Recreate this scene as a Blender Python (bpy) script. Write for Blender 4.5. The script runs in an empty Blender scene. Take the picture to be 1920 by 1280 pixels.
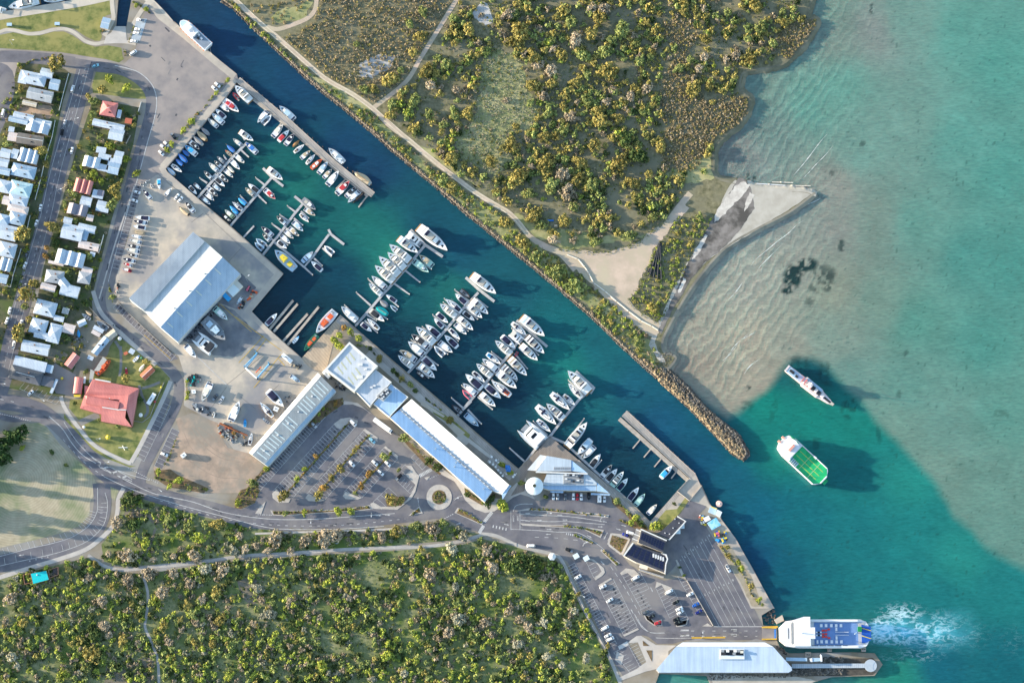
import bpy, math, random
import numpy as np
from mathutils import Vector
R = math.radians
random.seed(7); NPR = np.random.RandomState(7)
SC = bpy.context.scene
COL = SC.collection

# ------------------------------------------------------------------ camera model (photo pixel -> place)
TILT, DIST = R(12.0), 1500.0
FW = Vector((0, math.sin(TILT), -math.cos(TILT))); UP = Vector((0, math.cos(TILT), math.sin(TILT)))
CP = -FW * DIST
TH = 320.0 / DIST
def P(x, y, z=0.0):
    d = FW + Vector((1, 0, 0)) * ((x - 960) / 960 * TH) + UP * ((640 - y) / 960 * TH)
    t = (z - CP.z) / d.z
    return CP + d * t
class T:                                   # an enlarged view of the photo: its own pixels -> photo pixels
    def __init__(s, x0, y0, k=16/3): s.x0, s.y0, s.k = x0, y0, k
    def __call__(s, *v): return [(s.x0 + v[i] / s.k, s.y0 + v[i+1] / s.k) for i in range(0, len(v), 2)]

# ------------------------------------------------------------------ materials
def lin(h):
    if not isinstance(h, str): return h
    c = [int(h[i:i+2], 16) / 255 for i in (0, 2, 4)]
    return tuple(((x + .055) / 1.055) ** 2.4 if x > .04045 else x / 12.92 for x in c) + (1,)
MATS = {}
def mat(name, c1, c2=None, scale=.3, rough=.8, bump=0, bscale=None, spec=.3, detail=5, metal=0, rnd=0, c3=None, scale2=None, lo=.35, hi=.65):
    if name in MATS: return MATS[name]
    m = bpy.data.materials.new(name); m.use_nodes = True; MATS[name] = m
    nt = m.node_tree; N = nt.nodes; L = nt.links; b = N['Principled BSDF']
    b.inputs['Roughness'].default_value = rough; b.inputs['Specular IOR Level'].default_value = spec; b.inputs['Metallic'].default_value = metal
    c1 = lin(c1); b.inputs['Base Color'].default_value = c1
    tc = N.new('ShaderNodeTexCoord'); out = None
    if c2:
        def ns(s, d):
            n = N.new('ShaderNodeTexNoise'); n.inputs['Scale'].default_value = s; n.inputs['Detail'].default_value = d; n.inputs['Roughness'].default_value = .62
            L.new(tc.outputs['Object'], n.inputs['Vector']); return n
        n = ns(scale, detail); r = N.new('ShaderNodeValToRGB'); L.new(n.outputs['Fac'], r.inputs['Fac'])
        e = r.color_ramp.elements; e[0].position = lo; e[1].position = hi; e[0].color = c1; e[1].color = lin(c2)
        out = r.outputs['Color']
        if c3:
            n2 = ns(scale2 or scale * .2, 4); r2 = N.new('ShaderNodeValToRGB'); L.new(n2.outputs['Fac'], r2.inputs['Fac'])
            r2.color_ramp.elements[0].position = .47; r2.color_ramp.elements[1].position = .62
            mx = N.new('ShaderNodeMix'); mx.data_type = 'RGBA'; L.new(r2.outputs['Color'], mx.inputs[0]); L.new(out, mx.inputs[6]); mx.inputs[7].default_value = lin(c3); out = mx.outputs[2]
    if rnd:
        oi = N.new('ShaderNodeObjectInfo'); hs = N.new('ShaderNodeHueSaturation'); mr = N.new('ShaderNodeMapRange')
        mr.inputs['To Min'].default_value = 1 - rnd; mr.inputs['To Max'].default_value = 1 + rnd; L.new(oi.outputs['Random'], mr.inputs['Value']); L.new(mr.outputs[0], hs.inputs['Value'])
        if out: L.new(out, hs.inputs['Color'])
        else: hs.inputs['Color'].default_value = c1
        out = hs.outputs['Color']
    if out: L.new(out, b.inputs['Base Color'])
    if bump:
        n = N.new('ShaderNodeTexNoise'); n.inputs['Scale'].default_value = bscale or scale * 4; n.inputs['Detail'].default_value = 4
        L.new(tc.outputs['Object'], n.inputs['Vector']); bp = N.new('ShaderNodeBump'); bp.inputs['Strength'].default_value = bump; bp.inputs['Distance'].default_value = .3
        L.new(n.outputs['Fac'], bp.inputs['Height']); L.new(bp.outputs[0], b.inputs['Normal'])
    return m
def corrug(name, c1, c2, ang, per, strips=None, rough=.45, c3=None):
    """roof sheeting: ribs across direction ang (world radians), period per metres; c3: broad patches of wear"""
    if name in MATS: return MATS[name]
    m = mat(name, c1, c2, .12, rough, spec=.4, c3=c3, scale2=.05); nt = m.node_tree; N = nt.nodes; L = nt.links; b = N['Principled BSDF']
    tc = N.new('ShaderNodeTexCoord'); mp = N.new('ShaderNodeMapping'); mp.inputs['Rotation'].default_value = (0, 0, -ang); L.new(tc.outputs['Object'], mp.inputs['Vector'])
    w = N.new('ShaderNodeTexWave'); w.inputs['Scale'].default_value = 2 * math.pi / per / 20 * 1.0; w.inputs['Distortion'].default_value = 0; L.new(mp.outputs[0], w.inputs['Vector'])
    src = b.inputs['Base Color'].links[0].from_socket
    mp2 = N.new('ShaderNodeMapping'); mp2.inputs['Rotation'].default_value = (0, 0, -ang); mp2.inputs['Scale'].default_value = (.55, .03, .03); L.new(tc.outputs['Object'], mp2.inputs['Vector'])
    n2 = N.new('ShaderNodeTexNoise'); n2.inputs['Scale'].default_value = 1; n2.inputs['Detail'].default_value = 5; n2.inputs['Roughness'].default_value = .7; L.new(mp2.outputs[0], n2.inputs['Vector'])
    r2 = N.new('ShaderNodeValToRGB'); r2.color_ramp.elements[0].position = .3; r2.color_ramp.elements[0].color = (.78, .79, .8, 1); r2.color_ramp.elements[1].position = .6; r2.color_ramp.elements[1].color = (1.04, 1.04, 1.03, 1); L.new(n2.outputs['Fac'], r2.inputs['Fac'])
    mw = N.new('ShaderNodeMix'); mw.data_type = 'RGBA'; mw.blend_type = 'MULTIPLY'; mw.inputs[0].default_value = .85; L.new(src, mw.inputs[6]); L.new(r2.outputs[0], mw.inputs[7]); src = mw.outputs[2]
    mx = N.new('ShaderNodeMix'); mx.data_type = 'RGBA'; mx.blend_type = 'MULTIPLY'
    r = N.new('ShaderNodeValToRGB'); r.color_ramp.elements[0].position = .0; r.color_ramp.elements[0].color = (.72, .73, .75, 1); r.color_ramp.elements[1].position = .25; r.color_ramp.elements[1].color = (1, 1, 1, 1)
    L.new(w.outputs['Fac'], r.inputs['Fac']); mx.inputs[0].default_value = .8; L.new(src, mx.inputs[6]); L.new(r.outputs[0], mx.inputs[7]); L.new(mx.outputs[2], b.inputs['Base Color'])
    return m

# ------------------------------------------------------------------ objects
def tag(o, label=None, cat=None, group=None, kind=None):
    for k, v in (('label', label), ('category', cat), ('group', group), ('kind', kind)):
        if v: o[k] = v
    return o
def link(name, me, parent=None, loc=(0, 0, 0), rz=0, sc=None):
    o = bpy.data.objects.new(name, me); COL.objects.link(o); o.location = loc; o.rotation_euler = (0, 0, rz)
    if sc: o.scale = sc
    if parent: o.parent = parent
    return o
def empty(name, loc, rz=0, label=None, cat=None, group=None, sc=None):
    o = link(name, None, None, loc, rz, sc); o.empty_display_size = .5
    return tag(o, label, cat, group)
class MB:
    """collects faces of one mesh; each face may carry its own material slot"""
    def __init__(s): s.v = []; s.f = []; s.m = []
    def face(s, pts, m=0):
        i = len(s.v); s.v += [tuple(p) for p in pts]; s.f.append(list(range(i, i + len(pts)))); s.m.append(m); return s
    def prism(s, pts, z0, z1, m=0, top=None, bottom=True):
        """pts counter-clockwise from above as (x,y); z1 may be a list of heights"""
        a = sum(pts[i-1][0] * pts[i][1] - pts[i][0] * pts[i-1][1] for i in range(len(pts)))
        zt = list(z1) if isinstance(z1, (list, tuple)) else [z1] * len(pts)
        if a < 0: pts = pts[::-1]; zt = zt[::-1]
        n = len(pts); i = len(s.v)
        s.v += [(p[0], p[1], z0) for p in pts] + [(p[0], p[1], z) for p, z in zip(pts, zt)]
        s.f.append([i + n + k for k in range(n)]); s.m.append(m if top is None else top)
        if bottom: s.f.append([i + n - 1 - k for k in range(n)]); s.m.append(m)
        for k in range(n):
            q = (k + 1) % n; s.f.append([i + k, i + q, i + n + q, i + n + k]); s.m.append(m)
        return s
    def box(s, x0, x1, y0, y1, z0, z1, m=0, tx=0, ty=0):
        """tx, ty: how far the top is drawn in"""
        i = len(s.v)
        s.v += [(x0, y0, z0), (x1, y0, z0), (x1, y1, z0), (x0, y1, z0), (x0+tx, y0+ty, z1), (x1-tx, y0+ty, z1), (x1-tx, y1-ty, z1), (x0+tx, y1-ty, z1)]
        for q in ((3,2,1,0), (4,5,6,7), (0,1,5,4), (1,2,6,5), (2,3,7,6), (3,0,4,7)): s.f.append([i + k for k in q]); s.m.append(m)
        return s
    def loft(s, rings, m=0, cap=True, closed=True):
        n = len(rings[0]); i = len(s.v)
        for r in rings: s.v += [tuple(p) for p in r]
        for a in range(len(rings) - 1):
            for k in range(n if closed else n - 1):
                q = (k + 1) % n; s.f.append([i + a*n + k, i + a*n + q, i + (a+1)*n + q, i + (a+1)*n + k]); s.m.append(m)
        if cap and closed:
            s.f.append([i + n - 1 - k for k in range(n)]); s.m.append(m); s.f.append([i + (len(rings)-1)*n + k for k in range(n)]); s.m.append(m)
        return s
    def tube(s, a, b, r0, r1=None, n=8, m=0):
        a, b = Vector(a), Vector(b); d = (b - a).normalized(); u = d.orthogonal().normalized(); w = d.cross(u); r1 = r0 if r1 is None else r1
        c = [(math.cos(6.28318*k/n), math.sin(6.28318*k/n)) for k in range(n)]
        return s.loft([[a + (u*x + w*y) * r0 for x, y in c], [b + (u*x + w*y) * r1 for x, y in c]], m)
    def mesh(s, name, mats, smooth=False):
        me = bpy.data.meshes.new(name); me.from_pydata(s.v, [], s.f)
        for x in (mats if isinstance(mats, (list, tuple)) else [mats]): me.materials.append(x)
        if any(s.m): me.polygons.foreach_set('material_index', s.m)
        if smooth: me.polygons.foreach_set('use_smooth', [True] * len(s.f))
        me.update(); return me
    def build(s, name, mats, parent=None, smooth=False):
        return link(name, s.mesh(name, mats, smooth), parent)
def circ(r, n=24, cx=0, cy=0, a0=0): return [(cx + r*math.cos(a0 + 6.2831853*k/n), cy + r*math.sin(a0 + 6.2831853*k/n)) for k in range(n)]
def smooth_line(pts, n=6, closed=False):
    out = []; m = len(pts)
    for i in range(m if closed else m - 1):
        g = (lambda k: pts[k % m]) if closed else (lambda k: pts[min(max(k, 0), m - 1)])
        p0, p1, p2, p3 = g(i-1), g(i), g(i+1), g(i+2)
        for k in range(n):
            t = k / n
            out.append(tuple(.5 * (2*p1[a] + (p2[a]-p0[a])*t + (2*p0[a]-5*p1[a]+4*p2[a]-p3[a])*t*t + (3*p1[a]-p0[a]-3*p2[a]+p3[a])*t**3) for a in (0, 1)))
    if not closed: out.append(tuple(pts[-1][:2]))
    return out
def rough(pts, amp, step=8):
    rg = random.Random(int(sum(p[0] for p in pts))); out = []
    for i in range(len(pts)):
        a, b = pts[i], pts[(i+1) % len(pts)]; d = math.hypot(b[0]-a[0], b[1]-a[1]); n = max(1, int(d / step))
        for k in range(n):
            t = k / n; out.append((a[0] + (b[0]-a[0])*t + rg.uniform(-amp, amp), a[1] + (b[1]-a[1])*t + rg.uniform(-amp, amp)))
    return out
def offs(pts, w):
    """left and right edges of a strip of width w (or per-point widths) round a line of points"""
    l, r = [], []; n = len(pts)
    for i, p in enumerate(pts):
        a, b = pts[max(i-1, 0)], pts[min(i+1, n-1)]; dx, dy = b[0]-a[0], b[1]-a[1]; d = math.hypot(dx, dy) or 1
        h = (w[i] if isinstance(w, (list, tuple)) else w) / 2
        l.append((p[0] - dy/d*h, p[1] + dx/d*h)); r.append((p[0] + dy/d*h, p[1] - dx/d*h))
    return l, r
_GZ = [0]
def sheet(name, m, polys, z, kind='structure', label=None, drop=0):
    """flat sheets (photo pixels) as ONE mesh; drop > 0 gives a kerb-like edge going down"""
    b = MB(); _GZ[0] += 1; z0_ = z + .0016 * (_GZ[0] % 11)
    for i_, p in enumerate(polys):
        z = z0_ + .0005 * i_
        w = [P(x, y, z) for x, y in p]; w = [(q.x, q.y) for q in w]
        if drop: b.prism(w, z - drop, z, bottom=False)
        else:
            a = sum(w[i-1][0]*w[i][1] - w[i][0]*w[i-1][1] for i in range(len(w)))
            b.face([(x, y, z) for x, y in (w if a > 0 else w[::-1])])
    return tag(b.build(name, m), label, None, None, kind)
def strips(name, m, lines, z, kind='structure', drop=0, sm=5):
    """lines: (points, width)"""
    b = MB(); _GZ[0] += 1; z0_ = z + .0016 * (_GZ[0] % 11)
    for i_, (pts, w) in enumerate(lines):
        z = z0_ + .0008 * i_
        if sm:
            ws = None
            if isinstance(w, (list, tuple)): ws = [q[0] for q in smooth_line([(x, 0) for x in w], sm)]
            pts = smooth_line(pts, sm); w = ws or w
        l, r = offs(pts, w); L_ = [P(x, y, z) for x, y in l]; R_ = [P(x, y, z) for x, y in r]
        for i in range(len(pts) - 1):
            b.face([L_[i], L_[i+1], R_[i+1], R_[i]])
            if drop:
                dn = lambda q: (q[0], q[1], z - drop)
                b.face([L_[i], dn(L_[i]), dn(L_[i+1]), L_[i+1]]); b.face([R_[i+1], dn(R_[i+1]), dn(R_[i]), R_[i]])
        if drop:
            dn = lambda q: (q[0], q[1], z - drop)
            b.face([L_[0], R_[0], dn(R_[0]), dn(L_[0])]); b.face([R_[-1], L_[-1], dn(L_[-1]), dn(R_[-1])])
    return tag(b.build(name, m), None, None, None, kind)
def inside(x, y, poly):
    c = False; n = len(poly)
    for i in range(n):
        x1, y1 = poly[i]; x2, y2 = poly[i-1]
        if (y1 > y) != (y2 > y) and x < (x2-x1)*(y-y1)/(y2-y1) + x1: c = not c
    return c
def np_inside(X, Y, poly):
    c = np.zeros(X.shape, bool); n = len(poly)
    for i in range(n):
        x1, y1 = poly[i]; x2, y2 = poly[i-1]
        if y1 == y2: continue
        c ^= ((y1 > Y) != (y2 > Y)) & (X < (x2-x1)*(Y-y1)/(y2-y1) + x1)
    return c
def np_dist(X, Y, line):
    d = np.full(X.shape, 1e9)
    for (x1, y1), (x2, y2) in zip(line[:-1], line[1:]):
        L2 = (x2-x1)**2 + (y2-y1)**2 or 1; t = np.clip(((X-x1)*(x2-x1) + (Y-y1)*(y2-y1)) / L2, 0, 1)
        d = np.minimum(d, np.hypot(X - x1 - t*(x2-x1), Y - y1 - t*(y2-y1)))
    return d
ORD = 'first second third fourth fifth sixth seventh eighth ninth tenth eleventh twelfth thirteenth fourteenth fifteenth sixteenth seventeenth eighteenth nineteenth twentieth'.split()
def ordn(i):
    return ORD[i] if i < 20 else 'twenty-' + ORD[i-20] if i < 29 else f'{i+1}th'
# ------------------------------------------------------------------ world, sun, camera
SUN_EL, SUN_AZ = R(11), R(8)                 # light travels towards +x and a little -y
w = bpy.data.worlds.new("World"); SC.world = w; w.use_nodes = True
nt = w.node_tree; bg = nt.nodes['Background']; sk = nt.nodes.new('ShaderNodeTexSky'); sk.sky_type = 'NISHITA'; sk.sun_disc = False
sk.sun_elevation = SUN_EL
sdir = Vector((-math.cos(SUN_AZ) * math.cos(SUN_EL), math.sin(SUN_AZ) * math.cos(SUN_EL), math.sin(SUN_EL)))   # towards the sun
sk.sun_rotation = math.atan2(sdir.x, sdir.y); sk.air_density = 1.0; sk.dust_density = .6; sk.ozone_density = 1.2
nt.links.new(sk.outputs[0], bg.inputs[0]); bg.inputs[1].default_value = .15
sl = bpy.data.lights.new('sun', 'SUN'); sl.energy = 4.2; sl.angle = R(.5); sl.color = (1, .86, .68)
so = link('sun', sl); so.rotation_euler = sdir.to_track_quat('Z', 'Y').to_euler()
cam = bpy.data.cameras.new('camera'); co = link('camera', cam); co.location = CP; co.rotation_euler = (TILT, 0, 0)
cam.sensor_width = 36; cam.lens = 18 / TH; cam.clip_end = 12000; cam.clip_start = 10; SC.camera = co
SC.view_settings.view_transform = 'Standard'; SC.view_settings.look = 'None'; SC.view_settings.exposure = 1.8; SC.view_settings.gamma = 1
SC.cycles.max_bounces = 4; SC.cycles.diffuse_bounces = 2; SC.cycles.glossy_bounces = 2; SC.cycles.transmission_bounces = 2; SC.cycles.caustics_reflective = False; SC.cycles.caustics_refractive = False

# ------------------------------------------------------------------ the shores (photo pixels)
ML = [(-700,34),(0,34),(205,0),(216,-30),(224,-30),(217,50),(237,50),(252,-30),(262,-60),(277,-2),(298,21),(330,43),(345,58),(382,92),(409,114),(444,139),(447,150),(425,181),(309,319),
      (427,419),(531,512),(468,585),(504,616),(566,671),(638,590),(742,680),(836,759),(881,800),(972,878),(1033,819),(1080,864),(1179,936),(1219,977),(1292,896),(1302,893),(1316,910),(1330,942),(1345,965),(1380,1011),(1410,1062),(1451,1139),
      (1428,1153),(1431,1172),(1456,1174),(1456,1199),(1464,1216),(1480,1224),(1600,1222),(1640,1224),(1655,1245),(1640,1266),(1560,1268),(1520,1280),(1500,1330),(1340,1300),(1325,1266),(1236,1262),(1226,1290),(1240,1800),(-700,1800)]
HL = [(390,-40),(418,0),(437,13),(472,47),(489,64),(540,111),(570,140),(607,172),(654,209),(697,245),(740,284),(809,341),(873,397),(921,436),(991,492),(1053,543),(1112,594),(1166,647),(1214,690),(1240,714),(1293,762),(1333,804),(1373,847),(1392,862),(1401,850),(1383,815),(1354,791),(1320,762),(1288,725),(1266,705),
      (1253,692),(1266,668),(1245,659),(1242,640),(1253,614),(1281,563),(1312,518),(1360,465),(1422,428),(1480,398),(1526,365),(1512,358),(1430,352),(1400,345),(1340,331),(1340,275),(1366,250),(1383,236),(1402,211),(1407,183),(1394,178),(1388,165),(1396,134),(1436,129),(1467,121),(1487,104),(1509,82),(1532,42),(1514,31),(1524,0),(1540,-200),(300,-200)]
M_GND = mat('town_ground', '8e8678', '7a705f', .06, .95, c3='8f8d88', scale2=.02)
M_HGND = mat('scrub_ground', '53523a', '857e62', .35, 1, detail=10, c3='75715b', scale2=.05)
M_WALLC = mat('concrete_pale', '9d978d', '8a857e', .15, .9)
def land(name, poly, m, zt, zb=-7):
    b = MB(); w = [P(x, y, zt) for x, y in poly]; b.prism([(q.x, q.y) for q in w], zb, zt, 1, 0, bottom=False)
    return tag(b.build(name, [m, M_WALLC]), None, None, None, 'structure')
land('ground', ML, M_GND, 0)
land('headland_terrain', HL, M_HGND, 0)
b = MB(); b.face([(-4000,-4000,-7), (4000,-4000,-7), (4000,4000,-7), (-4000,4000,-7)]); tag(b.build('seabed_ground', mat('seabed', '3c5a50', '50705f', .05)), kind='structure')

# ------------------------------------------------------------------ water: colour follows depth and what lies on the bottom
def fbm(X, Y, s, seed, octv=4):
    rs = np.random.RandomState(seed); out = np.zeros(X.shape); amp, tot = 1., 0.
    for o in range(octv):
        g = rs.rand(64, 64); x = X * s * 2**o + 17.3*o; y = Y * s * 2**o + 5.1*o
        i = np.floor(x).astype(int); j = np.floor(y).astype(int); u = x - i; v = y - j; u = u*u*(3-2*u); v = v*v*(3-2*v)
        f = lambda a, b_: g[a % 64, b_ % 64]
        out += amp * ((f(i,j)*(1-u) + f(i+1,j)*u)*(1-v) + (f(i,j+1)*(1-u) + f(i+1,j+1)*u)*v); tot += amp; amp *= .5
    return out / tot
NX, NY = 720, 500
gx = np.linspace(-160, 2080, NX); gy = np.linspace(-140, 1420, NY); X, Y = np.meshgrid(gx, gy)
WX = X + 22*(fbm(X, Y, 1/60, 1) - .5); WY = Y + 22*(fbm(X, Y, 1/60, 2) - .5)
EDGE = [(1290,733),(1330,765),(1362,785),(1385,770),(1425,735),(1462,695),(1492,672),(1525,672),(1548,690),(1575,716),(1610,748),(1655,800),(1700,850),(1750,900),(1790,960),(1830,1005),(1880,1045),(1935,1075),(1975,1090),(2100,1130)]
DEEP = EDGE + [(2100,1500),(-200,1500),(-200,-200),(400,-200),(480,-60),(560,60),(640,120),(790,220),(960,380),(1110,520),(1225,640),(1250,690)]
deep_pts = [(300,10,'1d4258'),(420,70,'1b4560'),(330,20,'1b4259'),(560,160,'1b4a64'),(520,200,'174960'),(640,280,'1a4a66'),(700,330,'1a4660'),(420,230,'14414d'),(380,290,'12394a'),(520,300,'1d665f'),(560,340,'217264'),(450,380,'143f4b'),(600,400,'1d6a63'),(680,420,'207267'),(720,470,'237b6c'),(800,440,'175160'),(860,480,'1b5a68'),(640,520,'154a58'),(560,540,'133f4e'),(520,600,'112f3c'),(600,570,'123a46'),(760,560,'1a6061'),(840,540,'227067'),(960,560,'1d6168'),(920,640,'174957'),(1040,620,'1c6f6e'),(1060,680,'1f8074'),(1120,650,'1d696c'),(760,640,'133c4a'),(860,720,'133947'),(960,760,'154251'),(1040,760,'1b5b60'),(1120,760,'1d6a6c'),(1180,740,'1d6270'),(1100,840,'164a57'),(1180,860,'133f4c'),(1240,920,'123844'),(1240,800,'1c5d73'),(1320,860,'1c5871'),(1380,900,'1d6072'),(900,820,'133746'),(980,850,'143744'),
 (1440,760,'1f8676'),(1480,690,'1d5f63'),(1530,690,'1b5a60'),(1520,780,'1e8677'),(1600,800,'218577'),(1450,850,'1d7d74'),(1600,900,'1f7875'),(1700,900,'2d8c80'),(1420,960,'1b667a'),(1500,980,'1d7078'),(1600,1000,'227a7c'),(1700,1000,'26817d'),(1800,1040,'2e8a80'),(1420,1050,'17506c'),(1480,1090,'18606f'),(1560,1120,'1f7176'),(1660,1090,'237a7b'),(1760,1120,'257b7b'),(1880,1120,'277f7c'),(1880,1240,'1d6a72'),(1760,1250,'1c6674'),(1680,1270,'2c8a78'),(1560,1280,'5d9184'),(1620,1275,'46907c'),(1400,1290,'7a9a86'),(1270,1275,'5aa090')]
shal_pts = [(1300,620,'8d8672'),(1330,560,'8f8b78'),(1300,690,'877c69'),(1400,640,'989079'),(1330,720,'938a74'),(1400,720,'958d76'),(1480,640,'8f927d'),(1400,520,'8f8c7b'),(1480,500,'8d8e7c'),(1460,430,'878a7c'),(1560,430,'83897a'),(1560,360,'858b7b'),(1400,300,'77857a'),(1360,290,'7d8577'),(1450,250,'6d8d7f'),(1420,180,'6a8c7b'),(1520,200,'5f9a86'),(1580,160,'609d88'),(1640,60,'7f8f82'),(1560,60,'76907e'),(1560,20,'6f8f7c'),(1700,40,'6c9a87'),(1800,60,'559b87'),(1880,120,'4d9a86'),(1620,280,'6a9986'),(1700,240,'6a9885'),(1800,260,'549a87'),(1880,320,'4a9784'),(1640,420,'74917e'),(1720,420,'5c9884'),(1820,480,'479583'),(1890,500,'439280'),(1560,540,'859079'),(1640,560,'6f937e'),(1720,600,'519580'),(1840,640,'479481'),(1560,640,'7b9480'),(1600,700,'679482'),(1700,720,'5d9582'),(1680,800,'6a9580'),(1780,800,'639582'),(1880,780,'569480'),(1760,880,'6c937e'),(1860,900,'63937f'),(1900,1000,'5f907d')]
def idw(pts, pw=3.2):
    num = np.zeros(X.shape + (3,)); den = np.zeros(X.shape)
    for x, y, h in pts:
        q = 1 / (((WX-x)**2 + (WY-y)**2 + 400) ** (pw/2)); num += q[..., None] * np.array(lin(h)[:3]); den += q
    return num / den[..., None]
ds = np_dist(WX, WY, EDGE) * np.where(np_inside(WX, WY, DEEP), 1, -1)
t = np.clip(ds / 26 + .5, 0, 1); t = (t*t*(3-2*t))[..., None]
C = idw(shal_pts) * (1-t) + idw(deep_pts) * t
# sea grass and weed on the bottom
for (cx, cy, rx, ry, k) in [(1510,494,19,11,1.6),(1494,504,17,14,1.6),(1482,522,13,19,1.4),(1476,545,9,8,1.4),(1540,512,22,14,.5),(1530,540,16,12,.45),(1520,568,12,8,.4),(1545,525,18,18,.35),(1553,533,8,8,.6),(1578,464,7,9,.6),(1578,452,5,4,.6),(1620,268,6,5,.5),(1638,22,6,9,.6),(1410,332,8,7,.7),(1403,345,7,5,.6),(1594,765,14,20,.45),(1500,680,26,10,.35),(1546,705,12,22,.35),(1453,772,8,26,.25),(1405,722,4,5,.7),(1400,760,12,12,.3),(1532,830,8,14,.3),(1648,815,4,14,.3),(1480,700,10,8,.3),(1660,770,5,5,.3),(1690,740,4,8,.3),(1880,780,12,8,.25),(1700,660,4,4,.4),(1590,190,10,10,.25),(1560,330,5,5,.4)]:
    d = ((WX-cx)/rx)**2 + ((WY-cy)/ry)**2; q = np.clip(1.7 - d, 0, 1) * np.clip((fbm(X, Y, 1/8, 9) - (.3 if k > 1 else .4))*8, 0, 1) * min(1, k*1.25)
    C = C * (1-q[..., None]) + np.array(lin('1d3a36')[:3]) * q[..., None]
sp = np.clip((fbm(X, Y, 1/6, 31, 3) - .78) * 12, 0, .45) * np.clip((X-1420)/60, 0, 1); C = C * (1-sp[..., None]) + np.array(lin('2a5750')[:3]) * sp[..., None]
C *= (1 + .22*(fbm(X, Y, 1/40, 12) - .5))[..., None] * (1 + .16*(fbm(X*1.0+Y*.6, (Y-X*.6)*4, 1/60, 14) - .5))[..., None]
C = C * (1 - .16*(1-t)) + C.mean(-1, keepdims=True) * .16 * (1-t); mar = np.clip((1330 - X) / 90, 0, 1)[..., None]; bea = (np.clip((1620 - X - .25*(Y-500)) / 220, 0, 1) * np.clip((Y-290) / 90, 0, 1))[..., None]
C *= (np.array([.60, .76, .76]) * (1 + mar * np.array([.35, .0, .08]))) * t + ((np.array([.90, .83, .87]) * (1 - bea) + np.array([1.02, 1.09, 1.14]) * bea)) * (1-t)
shal = np.clip(-ds / 60, 0, 1) * np.clip((1640 - X - .1*(Y-500)) / 200, 0.0, 1)
foam = np.zeros(X.shape)
a = np.clip(1 - np.abs((Y - 1186 + (X-1640)*.02) / (24 + np.clip(X-1640, 0, 400)*.16)), 0, 1) * np.clip((X-1624)/14, 0, 1) * np.clip(1 - (X-1632)/210, 0, 1)
foam = np.maximum(foam, a**.7 * .8)
for cx, cy, rx, ry, k in [(1690,1152,60,28,.55),(1650,1175,30,22,.9),(1720,1225,70,24,.3),(1760,1165,60,30,.32),(1820,1190,60,40,.2),(1660,1235,40,16,.22),(1900,1200,40,50,.16),(1545,1266,70,5,.5),(1455,1270,30,4,.4)]:
    foam = np.maximum(foam, k * np.clip(1.15 - np.hypot((X-cx)/rx, (Y-cy)/ry), 0, 1))
q_ = (np.clip(a*1.7, 0, 1) * .95 * np.clip(fbm(X, Y, 1/16, 77)*1.6 - .2, 0, 1))[..., None]; C = C * (1 - q_) + np.array(lin('62c2d6')[:3]) * q_
ZW = -1.6
vs = np.empty((NY, NX, 3)); d0 = P(0, 0, ZW)
for j, yy in enumerate(gy):
    q0, q1 = P(gx[0], yy, ZW), P(gx[-1], yy, ZW); vs[j, :, 0] = np.linspace(q0.x, q1.x, NX); vs[j, :, 1] = q0.y; vs[j, :, 2] = ZW
me = bpy.data.meshes.new('sea_water'); idx = np.arange(NX*NY).reshape(NY, NX)
# keep only cells that are not deep under the land
deepland = (np_inside(X, Y, [(p[0], p[1]) for p in ML]) | np_inside(X, Y, HL))
keep = ~(deepland[:-1, :-1] & deepland[1:, :-1] & deepland[:-1, 1:] & deepland[1:, 1:])
q = np.stack([idx[1:, :-1], idx[1:, 1:], idx[:-1, 1:], idx[:-1, :-1]], -1)[keep]
me.from_pydata(vs.reshape(-1, 3).tolist(), [], q.tolist())
ca = me.color_attributes.new('bottom', 'FLOAT_COLOR', 'POINT'); buf = np.ones((NX*NY, 4), np.float32); buf[:, :3] = C.reshape(-1, 3); ca.data.foreach_set('color', buf.ravel())
cb = me.color_attributes.new('surf', 'FLOAT_COLOR', 'POINT'); buf = np.ones((NX*NY, 4), np.float32); buf[:, 0] = shal.ravel(); buf[:, 1] = foam.ravel(); cb.data.foreach_set('color', buf.ravel())
m = bpy.data.materials.new('sea_water'); m.use_nodes = True; nt = m.node_tree; N = nt.nodes; L = nt.links; bs = N['Principled BSDF']
bs.inputs['Roughness'].default_value = .22; bs.inputs['Subsurface Weight'].default_value = 1; bs.inputs['Subsurface Radius'].default_value = (.35, 1, 1); bs.inputs['Subsurface Scale'].default_value = 7; bs.inputs['IOR'].default_value = 1.33; bs.inputs['Specular IOR Level'].default_value = .5
def nd(t, **k):
    n = N.new(t)
    for a_, v_ in k.items():
        if a_ in n.inputs: n.inputs[a_].default_value = v_
        else: setattr(n, a_, v_)
    return n
def mixc(f, a_, b_, mode='MIX'):
    n = N.new('ShaderNodeMix'); n.data_type = 'RGBA'; n.blend_type = mode
    for i, v_ in ((0, f), (6, a_), (7, b_)):
        if hasattr(v_, 'links'): L.new(v_, n.inputs[i])
        else: n.inputs[i].default_value = v_
    return n.outputs[2]
def math_(op, a_, b_=0.):
    n = N.new('ShaderNodeMath'); n.operation = op
    for i, v_ in ((0, a_), (1, b_)):
        if hasattr(v_, 'links'): L.new(v_, n.inputs[i])
        else: n.inputs[i].default_value = v_
    return n.outputs[0]
at = nd('ShaderNodeAttribute', attribute_name='bottom'); as_ = nd('ShaderNodeAttribute', attribute_name='surf'); sx = nd('ShaderNodeSeparateColor'); L.new(as_.outputs['Color'], sx.inputs[0])
geo = nd('ShaderNodeNewGeometry')
mp = nd('ShaderNodeMapping'); mp.inputs['Rotation'].default_value = (0, 0, R(-38)); mp.inputs['Scale'].default_value = (.35, 1.3, 1); L.new(geo.outputs['Position'], mp.inputs['Vector'])
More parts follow.
